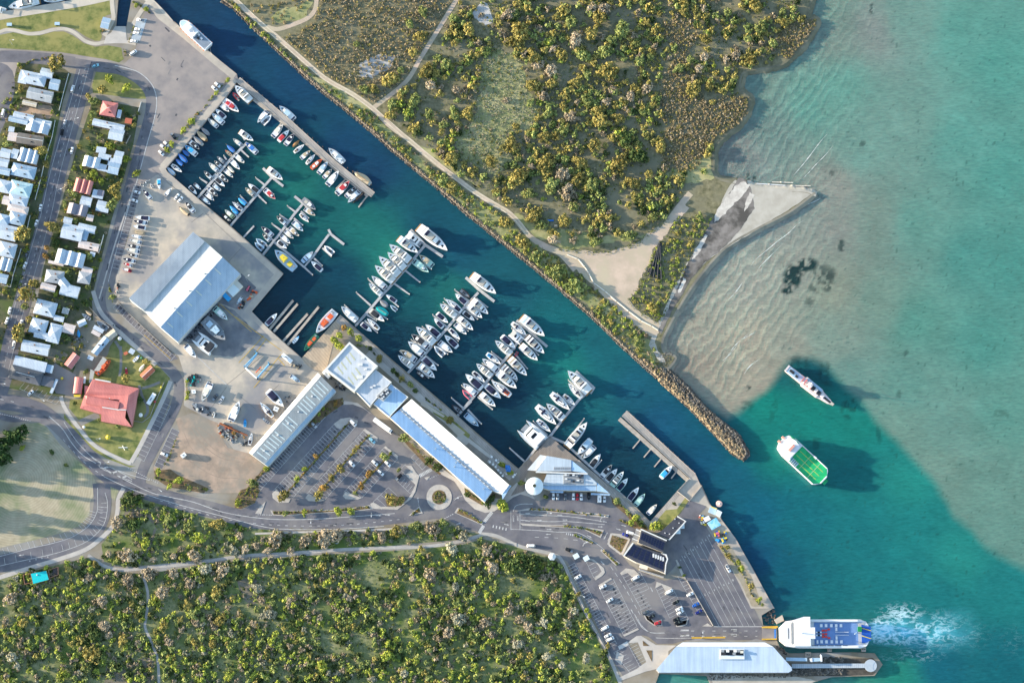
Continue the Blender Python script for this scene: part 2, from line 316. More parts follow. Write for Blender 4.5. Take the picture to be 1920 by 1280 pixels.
n1 = nd('ShaderNodeTexNoise', Scale=.6, Detail=6., Roughness=.66); L.new(mp.outputs[0], n1.inputs['Vector'])
wv = nd('ShaderNodeTexWave', Scale=.085, Distortion=10., Detail=4.); wv.inputs['Detail Scale'].default_value = .9; wv.inputs['Detail Roughness'].default_value = .62; mp2 = nd('ShaderNodeMapping'); mp2.inputs['Rotation'].default_value = (0, 0, R(62)); mp2.inputs['Scale'].default_value = (1, .45, 1); L.new(geo.outputs['Position'], mp2.inputs['Vector']); L.new(mp2.outputs[0], wv.inputs['Vector'])
mp3 = nd('ShaderNodeMapping'); mp3.inputs['Rotation'].default_value = (0, 0, R(10)); mp3.inputs['Scale'].default_value = (.4, 1.6, 1); L.new(geo.outputs['Position'], mp3.inputs['Vector'])
n4 = nd('ShaderNodeTexNoise', Scale=.11, Detail=5., Roughness=.6); L.new(mp3.outputs[0], n4.inputs['Vector'])
col = at.outputs['Color']
rr = nd('ShaderNodeValToRGB'); L.new(n1.outputs['Fac'], rr.inputs['Fac']); e = rr.color_ramp.elements; e[0].position = .25; e[1].position = .75; e[0].color = (.74, .76, .78, 1); e[1].color = (1.26, 1.24, 1.22, 1)
col = mixc(1., col, rr.outputs[0], 'MULTIPLY')
rs_ = nd('ShaderNodeValToRGB'); L.new(n4.outputs['Fac'], rs_.inputs['Fac']); e = rs_.color_ramp.elements; e[0].position = .3; e[1].position = .7; e[0].color = (.93, .94, .95, 1); e[1].color = (1.07, 1.06, 1.05, 1)
col = mixc(1., col, rs_.outputs[0], 'MULTIPLY')
rw = nd('ShaderNodeValToRGB'); L.new(wv.outputs['Fac'], rw.inputs['Fac']); e = rw.color_ramp.elements; e[0].position = .6; e[1].position = .99; e[0].color = (.95, .95, .95, 1); e[1].color = (1.22, 1.2, 1.16, 1)
col = mixc(sx.outputs[0], col, mixc(1., col, rw.outputs[0], 'MULTIPLY'))
# foam: ridged noise, thick where the screws wash
nf = nd('ShaderNodeTexNoise', Scale=.27, Detail=7., Roughness=.62, Distortion=.45); mp4 = nd('ShaderNodeMapping'); mp4.inputs['Scale'].default_value = (.5, 1.15, 1); mp4.inputs['Rotation'].default_value = (0, 0, R(8)); L.new(geo.outputs['Position'], mp4.inputs['Vector']); L.new(mp4.outputs[0], nf.inputs['Vector'])
rid = math_('ABSOLUTE', math_('SUBTRACT', nf.outputs['Fac'], .5)); thr = math_('MULTIPLY', sx.outputs[1], .165)
fm = math_('MULTIPLY', math_('MINIMUM', math_('MAXIMUM', math_('MULTIPLY', math_('SUBTRACT', thr, rid), 9.), 0.), 1.), math_('MINIMUM', math_('MULTIPLY', sx.outputs[1], 3.), 1.))
col = mixc(fm, col, (.6, .8, .86, 1))
L.new(col, bs.inputs['Base Color'])
bp = nd('ShaderNodeBump', Strength=.35, Distance=.35); L.new(math_('ADD', n1.outputs['Fac'], math_('MULTIPLY', wv.outputs['Fac'], math_('MULTIPLY', sx.outputs[0], .8))), bp.inputs['Height']); L.new(bp.outputs[0], bs.inputs['Normal'])
me.materials.append(m); tag(link('sea_water', me), kind='structure')
m_out = mat('open_sea', '2f7f78', '46917f', .02, .25, bump=.3, bscale=.4)
o4 = MB(); a0, a1 = P(-40, 1320, ZW), P(1960, -40, ZW); x0, x1 = a0.x, P(1960, 1320, ZW).x; B = 3500
o4.face([(-B,-B,ZW-.1),(B,-B,ZW-.1),(B,B,ZW-.1),(-B,B,ZW-.1)]); tag(o4.build('open_sea', m_out), kind='structure')
# breaking crests near the beach: thin foam lines lying on the water
foam_m = mat('foam', 'cfd2ca', 'a5a99f', 1.2, .7)
t3 = T(1300, 240, 2.782); crests = [t3(700,30,660,75,600,155,555,210,520,250), t3(730,90,690,140,640,190,600,235,575,260), t3(690,350,640,380,560,415,500,455,410,500), t3(585,480,545,500,500,545,440,590,380,640,320,690,300,720), t3(470,600,410,660,350,720,330,750), t3(260,800,225,850,180,900), t3(230,1130,190,1180,150,1215),t3(370,535,310,560,245,590,225,625), t3(260,1100,330,1060)]
t4 = T(1240,560,3.766); crests += [t4(650,220,540,310,490,370,440,450), t4(700,420,620,480,580,540)]
fb = MB()
for k, c in enumerate(crests):
    c = smooth_line(c, 5); rg = random.Random(k); ws = [max(.1, math.sin(3.14*i/(len(c)-1)) * rg.uniform(.15, 2.2)) for i in range(len(c))]
    l, r = offs(c, ws); l = [P(x, y, ZW+.06) for x, y in l]; r = [P(x, y, ZW+.06) for x, y in r]
    for i in range(len(c)-1): fb.face([l[i], l[i+1], r[i+1], r[i]])
tag(fb.build('wave_foam', foam_m), kind='stuff')
# ------------------------------------------------------------------ views used for tracing
A=T(0,0); B=T(0,220); C_=T(0,440); D=T(0,660); E=T(0,880); F=T(240,0); G=T(240,180); H=T(220,400); I=T(320,560); J=T(420,280); K=T(480,440); LK=T(620,400); MK=T(700,520); NK=T(800,580); O=T(940,660); PP=T(420,140)
Q=T(240,680); RR=T(440,740); S=T(640,760); U=T(580,620); V=T(860,800); W=T(1080,860); XX=T(1040,1020); YY=T(1200,900); Z=T(1160,1120,6); AA=T(1420,1100,6); BB=T(1420,660,4.571); CC=T(1000,400,3.556); DD=T(1240,560,3.766); EE=T(400,0,3.556); FF=T(840,0,3.556); GG=T(1200,0,3.556); HH=T(160,920,3.556); II=T(560,920,3.2); JJ=T(1300,240,2.782); LL=T(640,200,3.556); MM=T(0,1040)
m_asph = mat('asphalt', '5b5a5f', '6f6d71', .13, .9, detail=9, c3='7a7674', scale2=.04, spec=.2)
m_asph2 = mat('asphalt_old', '737072', '86807d', .08, .9, c3='8d8680', scale2=.025, bump=.15)
m_grass = mat('lawn_grass', '586335', '8a8752', .2, 1, detail=8, c3='8a8450', scale2=.05)
m_dry = mat('dry_grass', '9a8f77', 'aca189', .2, 1, detail=9, c3='7a8060', scale2=.03)
def mow(m, ctr):
    nt = m.node_tree; N = nt.nodes; L = nt.links; b = N['Principled BSDF']; g = N.new('ShaderNodeTexCoord'); mp = N.new('ShaderNodeMapping'); mp.inputs['Location'].default_value = (-ctr.x, -ctr.y, 0); L.new(g.outputs['Object'], mp.inputs['Vector'])
    w = N.new('ShaderNodeTexWave'); w.wave_type = 'RINGS'; w.rings_direction = 'Z'; w.inputs['Scale'].default_value = .2; w.inputs['Distortion'].default_value = 5; w.inputs['Detail'].default_value = 4; w.inputs['Detail Scale'].default_value = .35; L.new(mp.outputs[0], w.inputs['Vector'])
    r = N.new('ShaderNodeValToRGB'); r.color_ramp.elements[0].color = (.9, .91, .9, 1); r.color_ramp.elements[1].color = (1.05, 1.05, 1.04, 1); L.new(w.outputs['Fac'], r.inputs['Fac']); src = b.inputs['Base Color'].links[0].from_socket
    mx = N.new('ShaderNodeMix'); mx.data_type = 'RGBA'; mx.blend_type = 'MULTIPLY'; mx.inputs[0].default_value = 1; L.new(src, mx.inputs[6]); L.new(r.outputs[0], mx.inputs[7]); L.new(mx.outputs[2], b.inputs['Base Color'])
mow(m_dry, P(40, 900, 0))
m_lot = mat('garden_ground', '3d4a2a', '6a6350', .14, 1, detail=8, c3='4f5b33', scale2=.06)
m_conc = mat('yard_concrete', 'b6aa99', '959087', .07, .9, detail=10, c3='848282', scale2=.03, lo=.38, hi=.62)
m_hard = mat('hardstand', '918882', '7a7574', .09, .95, detail=10, c3='998f87', scale2=.025, bump=.1)
m_grav = mat('gravel_lot', 'a8927f', '8b7c6d', .12, 1, detail=12, c3='867f73', scale2=.05, lo=.4, hi=.6)
m_pave = mat('pale_paving', 'b9b2a8', 'a49e97', .12, .85, detail=7)
m_quay = mat('quay_paving', 'b5aa9a', '9b9389', .09, .9, detail=8)
m_path = mat('path_concrete', 'bdb3a4', 'aba294', .1, .9)
m_sand = mat('sand_track', 'c0ab97', 'a1937f', .08, 1, detail=8, c3='b2a58c', scale2=.04)
m_beach = mat('beach_sand', 'b3ada1', '9d978a', .1, .95, detail=8)
m_wrack = mat('beach_wrack', '67625d', '86807a', .25, 1, detail=10, c3='4d4a46', scale2=.08)
m_white = mat('line_paint', 'c4c3bf', '9f9e9b', .4, .8)
m_yellow = mat('yellow_paint', 'c9a23a', 'b5943f', .5, .8)
m_mulch = mat('mulch_bed', '5a4a37', '7c6a4e', .5, 1, detail=8)
m_dkmulch = mat('dark_mulch', '2c2824', '443c35', .6, 1)
m_kerb = mat('kerb_concrete', 'b3aca2', '9f9991', .3, .9)
def planks(name, c1, c2, ang, per):
    return corrug(name, c1, c2, ang, per, rough=.85)
m_deck = planks('deck_boards', 'b3a18a', '9f8f7b', R(40), 1.6)
m_board = planks('boardwalk', 'a59d94', '938c84', R(38), 1.2)
m_brown = planks('wharf_boards', '8d837a', '7e766e', R(38), 1.0)

# ------------------------------------------------------------------ lawns, yards
sheet('grass_lawn', m_grass, [A(-40,210,0,205,400,130,1108,2,1115,30,1125,140,1060,160,1010,200,1000,290,1020,370,1000,410,950,410,860,370,740,290,640,268,520,278,400,312,300,322,150,292,0,310,-40,312),
  A(-40,345,0,350,130,325,280,357,400,357,540,317,640,317,730,357,830,430,950,470,1080,455,1215,480,1225,560,1240,592,1190,628,1050,592,600,522,0,482,-40,482),
  A(960,722,1040,702,1200,742,1350,802,1440,882,1468,990,1380,990,930,930,920,850), A(185,690,240,600,480,600,480,690,300,640,250,640,200,800,150,940,120,1200,60,1280,0,1400,-20,1400,110,1000),
  D(820,470,700,470,690,560,790,680,900,870,1100,1000,1290,1085,1390,1040,1640,560,1700,260,1570,120,1440,20,1200,-200,1100,-60,1080,20,930,240,820,300,760,440), D(640,610,720,720,860,860,940,940,1080,1040,1280,1130,1360,1140,1300,1150,1060,1060,900,960,760,820,640,660)], .03)
sheet('dry_field', m_dry, [[(-20,838),(0,832),(20,802),(45,794),(72,792),(88,800),(112,832),(150,866),(172,886),(180,905),(178,925),(169,940),(168,965),(150,985),(118,998),(60,1013),(-20,1031)], E(1045,130,1080,112,1200,160,1150,310,1060,240)], .03)
sheet('garden_ground', m_lot, [[(34,120),(70,112),(122,130),(134,140),(118,190),(70,420),(38,540),(-20,760),(-20,250),(14,180)], [(175,185),(262,202),(250,270),(207,420),(186,500),(172,560),(175,600),(160,640),(140,690),(120,745),(0,725),(30,660),(62,600),(82,500),(110,400),(140,290)]], .03)
sheet('yard_ground', m_conc, [[(252,350),(262,338),(285,325),(309,321),(427,421),(530,513),(468,587),(504,618),(566,672),(622,698),(600,712),(475,860),(440,845),(400,790),(345,760),(345,700),(335,668),(250,602),(212,548),(222,500),(243,440),(255,390)]], .04)
sheet('hardstand_ground', m_hard, [[(277,0),(300,24),(345,60),(444,140),(446,151),(425,181),(309,319),(258,350),(250,350),(266,290),(284,235),(290,200),(284,170),(258,146),(226,126),(248,106),(262,72),(272,20)], [(-20,95),(0,93),(50,95),(120,100),(200,112),(225,125),(160,120),(120,112),(60,112),(36,118),(30,130),(22,175),(0,245),(-20,280)]], .04)
sheet('gravel_ground', m_grav, [Q(480,560,640,500,900,600,910,700,1000,850,1215,905,1370,1030,1200,1250,1100,1300,700,1300,430,1200,275,1140,255,1050,515,690)], .05)
m_dirt = mat('museum_dirt', '8a8271', '756f5f', .15, 1)
sheet('building_plot_ground', mat('plot_dirt', 'a58a72', '8d7a68', .3, 1, detail=8, c3='b59c82', scale2=.1), [A(140,1045,230,1060,370,1080,380,1040,510,1060,540,1120,500,1190,330,1190,150,1130)], .05)
sheet('apron_ground', mat('stained_shade_apron', '5f6165', '77777a', .08, .85, detail=10, c3='8a8682', scale2=.06), [rough(I(470,40,640,120,800,280,930,370,900,420,760,500,640,580,430,560,300,470,110,420,200,300,400,100), 1.2, 5), H(1000,890,1130,640,1240,600,1390,740,1200,960)], .05)  # dark tone: stained asphalt plus the big shed's shade painted in
sheet('dirt_path', m_dirt, [C_(760,860,880,860,960,850,1000,900,900,1080,860,1180,720,1140,740,980), C_(500,1130,640,1170,680,1200,640,1270,520,1240,470,1250)], .05)
sheet('concrete_ground', m_asph2, [D(550,110,760,225,740,440,560,410,430,200,470,200)], .05)
strips('garden_path', mat('grey_path', '77746f', '87837d', .3, .9), [(D(1205,-60,1210,120,1195,240), 5), (D(1390,330,1410,400,1430,460,1470,530,1475,600,1440,650), 5), (D(1600,300,1500,340,1420,360), 5), (C_(1150,1060,1200,1140,1220,1200), 5), (D(990,625,900,660,800,710), 12)], .06)
# ------------------------------------------------------------------ asphalt
ROAD1 = [(451,956),(478,943),(489,920),(484,905),(500,875),(563,803),(610,768),(640,758),(662,757),(685,763),(701,778),(745,815),(757,835),(786,858),(810,880),(830,890),(852,902),(863,921),(872,936),(890,953),(910,960),(927,957),(945,945),(962,932),(976,926),(995,931),(1010,939),(1025,932),(1033,921),(1141,930),(1149,942),(1182,970),(1192,990),(1187,1012),(1166,1040),(1180,1058),(1196,1068),(1245,1088),(1275,1082),(1290,1090),(1340,1174),(1429,1174),(1456,1176),(1456,1199),(1285,1199),(1262,1206),(1232,1206),(1216,1193),(1204,1190),(1186,1196),(1178,1206),(1204,1248),(1170,1270),(1150,1238),(1064,1052),(1040,1040),(1000,1030),(965,1020),(945,1010),(920,1000),(880,993),(862,985),(840,974),(815,972),(770,978),(700,986),(600,991),(540,990),(470,982)]
sheet('car_park_road', m_asph, [ROAD1, [(1232,1020),(1250,998),(1286,950),(1290,936),(1330,944),(1312,962),(1326,990),(1346,1022),(1388,1090),(1428,1168),(1430,1174),(1341,1173),(1288,1088),(1272,1052),(1262,1066),(1249,1078),(1250,1040)]], .06)
strips('asphalt_road', m_asph, [([(163,118),(150,170),(137,215),(106,330),(88,410),(62,500),(30,610),(8,700),(-10,760)], 33),
  ([(-30,108),(20,106),(90,111),(140,118)], 22), ([(140,119),(180,125),(222,130),(250,142),(272,160),(283,182),(281,215),(268,262),(246,340),(224,420),(204,492),(192,535),(188,560),(194,588),(215,612),(258,645),(300,676),(326,700),(336,722),(332,752),(318,785),(296,826),(268,880),(262,915)], 19.5),
  ([(-20,752),(30,756),(70,768),(100,788),(128,815),(165,855),(205,893),(260,916),(330,938),(400,956),(460,972),(520,979),(600,980),(700,975)], 30),
  ([(190,905),(192,945),(186,975),(170,1000),(140,1020),(90,1035),(30,1050),(-30,1062)], 33), ([(-20,772),(20,784),(60,782),(88,790)], 14), ([(-20,130),(10,140),(8,190),(-20,260)], 30)], .05)
sheet('parking_road', m_asph, [B(1350,660,1420,670,1250,1280,1120,1750,1060,1670,1180,1270), C_(1150,720,1190,690,1707,1165,1780,1240,1660,1270), D(1650,440,1707,470,1460,1100,1380,1040), Q(440,650,515,690,340,1060,260,1030)], .055)
# ------------------------------------------------------------------ paved areas
strips('quay_pavement', m_quay, [([(284,8),(300,30),(346,66),(410,120),(440,144)], 13), ([(440,148),(420,176),(304,314)], 12), ([(302,312),(310,326),(424,426),(522,514)], 11), ([(526,510),(462,586)], 13), ([(464,582),(503,622),(562,676)], 9)], .09, drop=.08, sm=0)
sheet('deck_pavement', m_deck, [I(1310,592,1700,162,1720,210,1620,470,1560,700,1500,740,1400,690,1340,640)], .1)
strips('promenade_pavement', m_board, [([(634,598),(738,688),(832,767),(878,809),(966,884)], 12)], .1, sm=0)
strips('inner_pavement', m_pave, [([(690,660),(738,702),(790,748),(840,790),(866,815)], 13), ([(860,815),(905,850),(960,895)], 14)], .06, sm=0)
sheet('wharf_pavement', m_brown, [O(180,1180,470,862,500,852,740,1050,1020,1282,960,1282,860,1210,620,1060,440,1030,260,1190,230,1230), V(520,690,600,560,620,420,700,440,660,520,660,640)], .1)
strips('wharf_path', m_board, [(W(10,30,200,200,470,440,735,660), 11)], .1, sm=0)
sheet('pier_pavement', m_quay, [W(742,628,1130,192,1160,150,1200,160,1330,450,1450,540,1450,600,1300,470,1130,410,1040,540,860,720,780,720), YY(770,370,800,370,960,585,1345,1280,1110,1280,980,1010,780,640,720,500), W(1340,470,1460,530,1440,580,1320,520)], .08)
sheet('deck_path', m_board, [W(745,626,1020,310,1130,415,1040,360,920,500,820,600)], .11)
sheet('pier_lawn', m_grass, [W(760,705,830,590,900,510,1010,500,1090,390,1125,420,1040,540,860,718)], .12)
sheet('entry_pavement', m_pave, [[(864,920),(852,902),(820,885),(830,878),(900,930),(940,935),(958,915),(968,905),(985,895),(993,918),(1003,936),(990,930),(976,926),(962,932),(945,945),(927,958),(910,961),(890,954),(872,937)], Z(110,495,200,430,250,425,420,530,650,535,560,600,560,730,430,800,300,830,30,930,0,900,200,800,310,720,215,500,110,510), Z(-20,600,60,650,30,760,-40,700), RR(1050,100,1100,60,1230,80,1380,200,1280,130,1180,95)], .09)
strips('concrete_path', m_path, [(A(-60,330,0,320,60,300,150,305,280,338,400,332,540,297,640,290,740,325,850,410,960,440,1060,420,1250,420,1360,440), 6.5), (A(-60,170,0,160,500,80,850,20,1120,-40), 15), (A(1115,-40,1125,100,1130,200,1040,360), 8), (A(1440,-40,1520,30,1620,130,1707,230), 12), (A(1330,250,1400,130,1480,20), 8)], .07, sm=4)
sheet('ramp_pavement', m_pave, [A(1150,265,1255,265,1270,430,1040,440,1060,360,1110,330)], .075); sheet('visitor_pavement', mat('pale_bay', 'aab4ba', '9aa4aa', .3, .9), [A(1370,185,1470,190,1400,410,1310,400)], .08)
strips('walking_path', mat('bush_path', 'a9a49c', '97938d', .2, .95), [([(165,1040),(195,1060),(230,1068),(290,1062),(340,1058),(400,1050),(450,1042),(520,1038),(560,1036),(640,1030),(740,1026),(800,1024),(860,1015),(905,1002)], 6), ([(265,1070),(277,1110),(275,1150),(272,1175),(285,1205),(296,1240),(298,1290)], 5), ([(898,1000),(930,1004),(970,1022),(1000,1030),(1040,1040),(1056,1055),(1085,1120),(1110,1170),(1140,1225),(1165,1285)], 6.5)], .06)
strips('roadside_path', m_pave, [([(232,915),(222,935),(220,960),(212,985),(190,1008),(160,1030),(110,1048),(60,1063),(-20,1088)], 8), (D(610,440,630,520,700,640,790,760,880,870,1000,970,1200,1070,1310,1110), 7), (D(1707,290,1640,450,1500,740,1390,960,1310,1100), 8), (C_(930,560,990,740,1080,860,1300,1070,1560,1300), 8), ([(478,1000),(600,996),(720,992),(790,985)], 3.5), ([(252,350),(218,450),(186,560)], 2.5)], .065, sm=4)
# headland tracks, clearing, beach
strips('sand_track', m_sand, [([(420,-40),(442,0),(466,24),(493,48),(520,70),(546,93),(608,146),(660,176),(698,203),(730,235),(766,262),(808,298),(850,330),(893,362),(930,385),(958,402),(992,442),(1022,462),(1050,474),(1080,505)], [9]*17+[12,12,14]), ([(862,-10),(816,65),(788,110),(770,142),(751,163),(722,186),(700,202)], 8), ([(594,-10),(591,17),(577,34),(550,46),(520,55),(500,50)], 8), ([(1295,362),(1268,395),(1248,425),(1230,450)], 12)], .05)
m_rut = mat('wheel_rut', 'd2c4ab', 'b8aa91', .3, 1)
strips('rut_track', m_rut, [([(x+dx, y-dx) for x, y in [(442,0),(493,48),(546,93),(608,146),(660,176),(698,203),(766,262),(850,330),(893,362),(958,402),(992,442)]], 1.8) for dx in (-2, 2)], .07)
sheet('clearing_ground', m_sand, [rough(CC(170,230,300,250,480,265,640,220,700,190,780,130,900,40,1000,-60,1040,-30,930,80,860,170,800,250,780,330,720,420,700,500,640,580,720,660,840,735,835,800,800,825,640,730,520,610,420,510,330,420,250,330), 2.6, 5)], .06)
sheet('pale_clearing_ground', mat('pale_gravel', 'b9b6b0', '9c9a96', .3, 1), [rough(FF(230,10,270,30,290,110,300,150,250,170,190,130,160,90), 1.5, 4), rough(EE(980,420,1100,360,1220,370,1180,450,1060,520,960,500), 2, 5)], .05)
sheet('grassy_ground', mat('pale_grass', '8f8f62', '74774c', .25, 1, detail=8, c3='a39c70', scale2=.06), [rough([(905,120),(935,90),(975,110),(985,160),(1010,200),(1000,240),(950,250),(960,300),(930,330),(860,300),(850,260),(890,220)], 5), rough([(770,265),(860,300),(880,340),(900,355),(850,322)], 3), rough([(960,400),(1040,430),(1150,440),(1220,440),(1180,450),(1060,470),(1000,440)], 4), rough([(1330,290),(1338,335),(1290,345),(1240,330),(1280,310)], 3), rough([(520,20),(590,0),(570,35),(520,45),(505,30)], 3), rough([(700,215),(690,200),(640,170),(570,130),(560,125),(600,160),(680,220),(760,290),(850,370),(950,450),(1000,490),(1100,570),(1200,660),(1230,690),(1222,640),(1120,560),(1060,500),(950,415),(850,345),(760,275)], 2)], .04)
T2 = T(1200, 244, 1.84)
sheet('beach_sand', m_beach, [rough(T2(330,170,400,200,480,205,590,220,540,258,470,300,390,352,300,405,230,450,180,500,140,560,100,630,80,680,60,700,50,730,62,760,90,800,70,800,30,740,50,690,75,640,110,560,150,480,200,400,255,310,285,240,310,190), 1)], .05)
sheet('seaweed_beach', m_wrack, [rough(T2(340,165,300,230,240,325,195,405,155,480,115,575,80,655,62,690,75,700,88,670,125,600,175,515,225,455,265,425,320,375,355,330,395,270,385,205,365,170), 1.2, 5)], .07)
sheet('pale_patch_beach', mat('pale_beach', 'c9c3b8', 'aaa298', .25, 1), [rough(T2(355,175,380,190,350,230,310,270,270,310,255,320,262,280,300,230,330,190), 1.6, 4), rough(T2(225,360,235,365,200,430,178,450,190,410), 1.2, 4), rough(T2(150,510,160,515,140,560,130,560), 1, 4), rough(T2(380,215,395,225,370,270,360,280,365,245), 1, 3)], .08)
sheet('south_beach', m_beach, [rough([(1330,1264),(1430,1267),(1500,1268),(1530,1275),(1500,1295),(1340,1290)], 1)], .06)
# south bush floor
m_bush = mat('bush_floor', '55603a', '8b8964', .4, 1, detail=10, c3='56662f', scale2=.05)
BUSH = [(-95,1105),(60,1070),(165,1045),(200,1068),(265,1076),(400,1056),(560,1042),(740,1032),(860,1022),(905,1010),(960,1022),(1040,1048),(1058,1068),(1090,1140),(1140,1232),(1165,1290),(1175,1400),(-95,1400)]
BUSH2 = [(232,925),(300,945),(380,968),(470,990),(540,996),(620,998),(730,990),(790,985),(815,978),(840,980),(880,998),(900,1000),(850,1012),(740,1022),(560,1032),(400,1046),(290,1058),(230,1062),(195,1052),(190,1020),(215,990),(226,960)]
sheet('bush_ground', m_bush, [BUSH, BUSH2], .035)
sheet('bush_clearing_ground', mat('bush_dirt', '7d7466', '64604f', .2, 1, detail=8), [rough(E(1260,330,1330,340,1430,400,1600,480,1560,600,1500,800,1470,830,1560,560,1440,480,1240,470), 2, 5), rough([(440,1085),(480,1075),(490,1120),(470,1135),(450,1100)], 4), rough([(540,990),(620,992),(720,988),(760,990),(700,1005),(600,1004)], 2), rough([(200,1250),(290,1230),(280,1290),(190,1290)], 4)], .05)
sheet('bush_grass_lawn', mat('bush_grass', '4d6633', '6b7342', .2, 1, detail=8, c3='7d7f50', scale2=.05), [rough([(760,1190),(800,1170),(840,1110),(870,1070),(850,1120),(820,1170),(780,1215),(740,1270),(720,1290),(700,1290)], 4), rough([(1060,1060),(1090,1150),(1140,1235),(1150,1290),(1080,1290),(1060,1230),(1090,1200),(1040,1110),(1040,1070)], 4), rough([(400,1080),(440,1080),(450,1110),(400,1120)], 5)], .045)
# ------------------------------------------------------------------ kerbed islands
cx, cy = 823.4, 931.6
ISL = {'I1': RR(480,1025,1150,268), 'I2': RR(810,1010,1350,392), 'I3': RR(1190,985,1570,575)}
sheet('concrete_kerb', m_kerb, [[(cx+23.8*math.cos(a/16*math.pi), cy+23.8*math.sin(a/16*math.pi)) for a in range(32)],
 RR(355,1150,400,1160,700,1155,1000,1145,1250,1120,1350,1100,1385,1140,1200,1165,900,1180,500,1210,380,1202), V(545,845,700,812,900,818,1150,848,1300,857,1505,878,1495,908,1300,888,1000,858,700,833),
 V(615,962,850,978,1050,982,1250,998,1452,1030,1440,1065,1420,1108,1250,1022,1000,1003,640,985), V(1140,1075,1200,1075,1345,1142,1330,1170,1250,1135), W(345,742,545,800,465,965,312,850), XX(470,45,655,188,612,212,455,62), S(1165,1018,1425,1165,1405,1192,1130,1070), S(670,1102,780,1003,815,1075),
 XX(655,285,712,238,795,252,860,312,812,335,770,322,730,285,668,308), XX(275,150,310,130,390,150,490,235,503,280,480,310,410,358,395,340,470,270,430,200,370,160), XX(885,700,950,715,1000,780,1072,745,1078,815,990,808,915,755), XX(1218,825,1195,770,1335,745,1322,800,1280,822), XX(1005,440,1020,372,1180,435,1110,470,1070,405), W(995,1010,1010,1005,1100,1200,1060,1180),
 RR(375,985,420,940,480,1020,560,1040,540,1075,440,1078,380,1030), RR(705,1030,740,985,800,1020,900,1050,860,1065,740,1060), RR(1080,1010,1110,965,1180,995,1270,1030,1230,1045,1110,1040), RR(990,290,1060,238,1150,225,1230,255,1225,300,1150,270,1060,340,1020,330), RR(1280,350,1305,338,1430,425,1425,470,1350,410), RR(1490,525,1510,512,1635,610,1625,640,1570,590),
 S(700,640,780,700,770,740,740,860,700,930,560,1040,300,1030,290,980,320,965,400,1010,520,1010,650,950,700,880,740,790,640,690), RR(205,1185,250,1120,310,1065,265,1190), S(640,600,700,600,770,700,740,700,700,650), S(830,720,890,705,855,745), V(420,1115,580,1160,580,1195,450,1130), XX(680,905,830,835,845,850,700,920), XX(435,410,490,375,560,335,575,345,510,385,450,425), Z(940,320,1000,285,1060,325), V(1490,1130,1530,1060,1707,1080,1707,1120,1640,1200,1620,1280,1500,1190)], .19, drop=.14)
sheet('planted_kerb', m_mulch, [[(cx+13.5*math.cos(a/16*math.pi), cy+13.5*math.sin(a/16*math.pi)) for a in range(32)], RR(375,1160,700,1162,1000,1152,1250,1128,1340,1110,1360,1135,1200,1157,900,1173,500,1200,390,1195), V(720,822,900,825,1150,855,1480,890,1300,880,1000,852), V(660,970,850,985,1050,990,1250,1008,1432,1045,1412,1090,1250,1016,1000,997), V(1160,1085,1330,1145,1320,1158,1250,1125), XX(480,58,635,188,615,200,475,72), S(1175,1035,1405,1168,1395,1180,1150,1072), S(700,1090,775,1020,795,1065), W(360,760,520,805,450,940,335,850),
 S(440,950,520,900,640,940,600,1000,460,1005), Z(270,480,345,540,275,540), Z(310,590,375,590,375,720)], .205)
sheet('dark_planted_kerb', m_dkmulch, [XX(900,705,945,722,1000,785,1062,755,1065,805,990,798,925,752), XX(1225,815,1210,778,1325,755,1312,798)], .21)
strips('hedge_kerb', m_mulch, [(ISL[k], 3.6) for k in ISL] + [(RR(20,1100,180,880,330,720), 6)], .1, sm=0)
sheet('garden_bed_ground', m_mulch, [RR(0,1060,60,950,230,900,250,960,200,1080,60,1140,0,1130), RR(700,280,900,70,1080,30,1090,90,960,180,760,330), S(560,280,700,380,860,560,1000,680,980,690,840,590,680,420), S(1230,820,1420,960,1410,1000,1240,900), Q(260,1080,420,1060,500,1120,800,1250,760,1300,400,1240,280,1160), V(1520,680,1560,740,1700,860,1700,900,1540,770), W(340,365,560,560,700,690,740,740,600,690,520,580,400,460), W(440,600,620,690,600,700,420,610)], .1)
sheet('shore_bed_ground', mat('pale_bed', 'a2967f', '857b68', .4, 1, detail=8, c3='8f8a7c'), [rough(YY(770,640,900,650,1000,800,1110,950,1200,1180,1220,1260,1120,1260,990,1000,860,790), .8, 5)], .1)
# ------------------------------------------------------------------ painted markings
mk = MB(); ZM = .1
def line(p, q, w=.16, z=ZM, m=0):
    a_, b_ = P(*p, z), P(*q, z); d = b_ - a_; n = Vector((-d.y, d.x, 0)); n = n.normalized() * w / 2 if n.length else n
    mk.face([a_ + n, a_ - n, b_ - n, b_ + n], m)
def bays(t, x0, y0, x1, y1, n, dx, dy, base=True, w=.17):
    (x0, y0), (x1, y1) = t(x0, y0, x1, y1); dx /= t.k; dy /= t.k
    for i in range(n + 1):
        x, y = x0 + (x1-x0)*i/n, y0 + (y1-y0)*i/n; line((x, y), (x+dx, y+dy), w)
    if base: line((x0, y0), (x1, y1), w)
def poly_line(pts, w=.3, dash=None):
    pts = smooth_line(pts, 6)
    if not dash:
        for a_, b_ in zip(pts[:-1], pts[1:]): line(a_, b_, w)
    else:
        on, acc = True, 0
        for a_, b_ in zip(pts[:-1], pts[1:]):
            d = math.hypot(b_[0]-a_[0], b_[1]-a_[1]); k = max(1, int(d)); 
            for j in range(k):
                p, q = [(a_[0]+(b_[0]-a_[0])*s, a_[1]+(b_[1]-a_[1])*s) for s in (j/k, (j+1)/k)]
                if acc % sum(dash) < dash[0]: line(p, q, w)
                acc += d / k
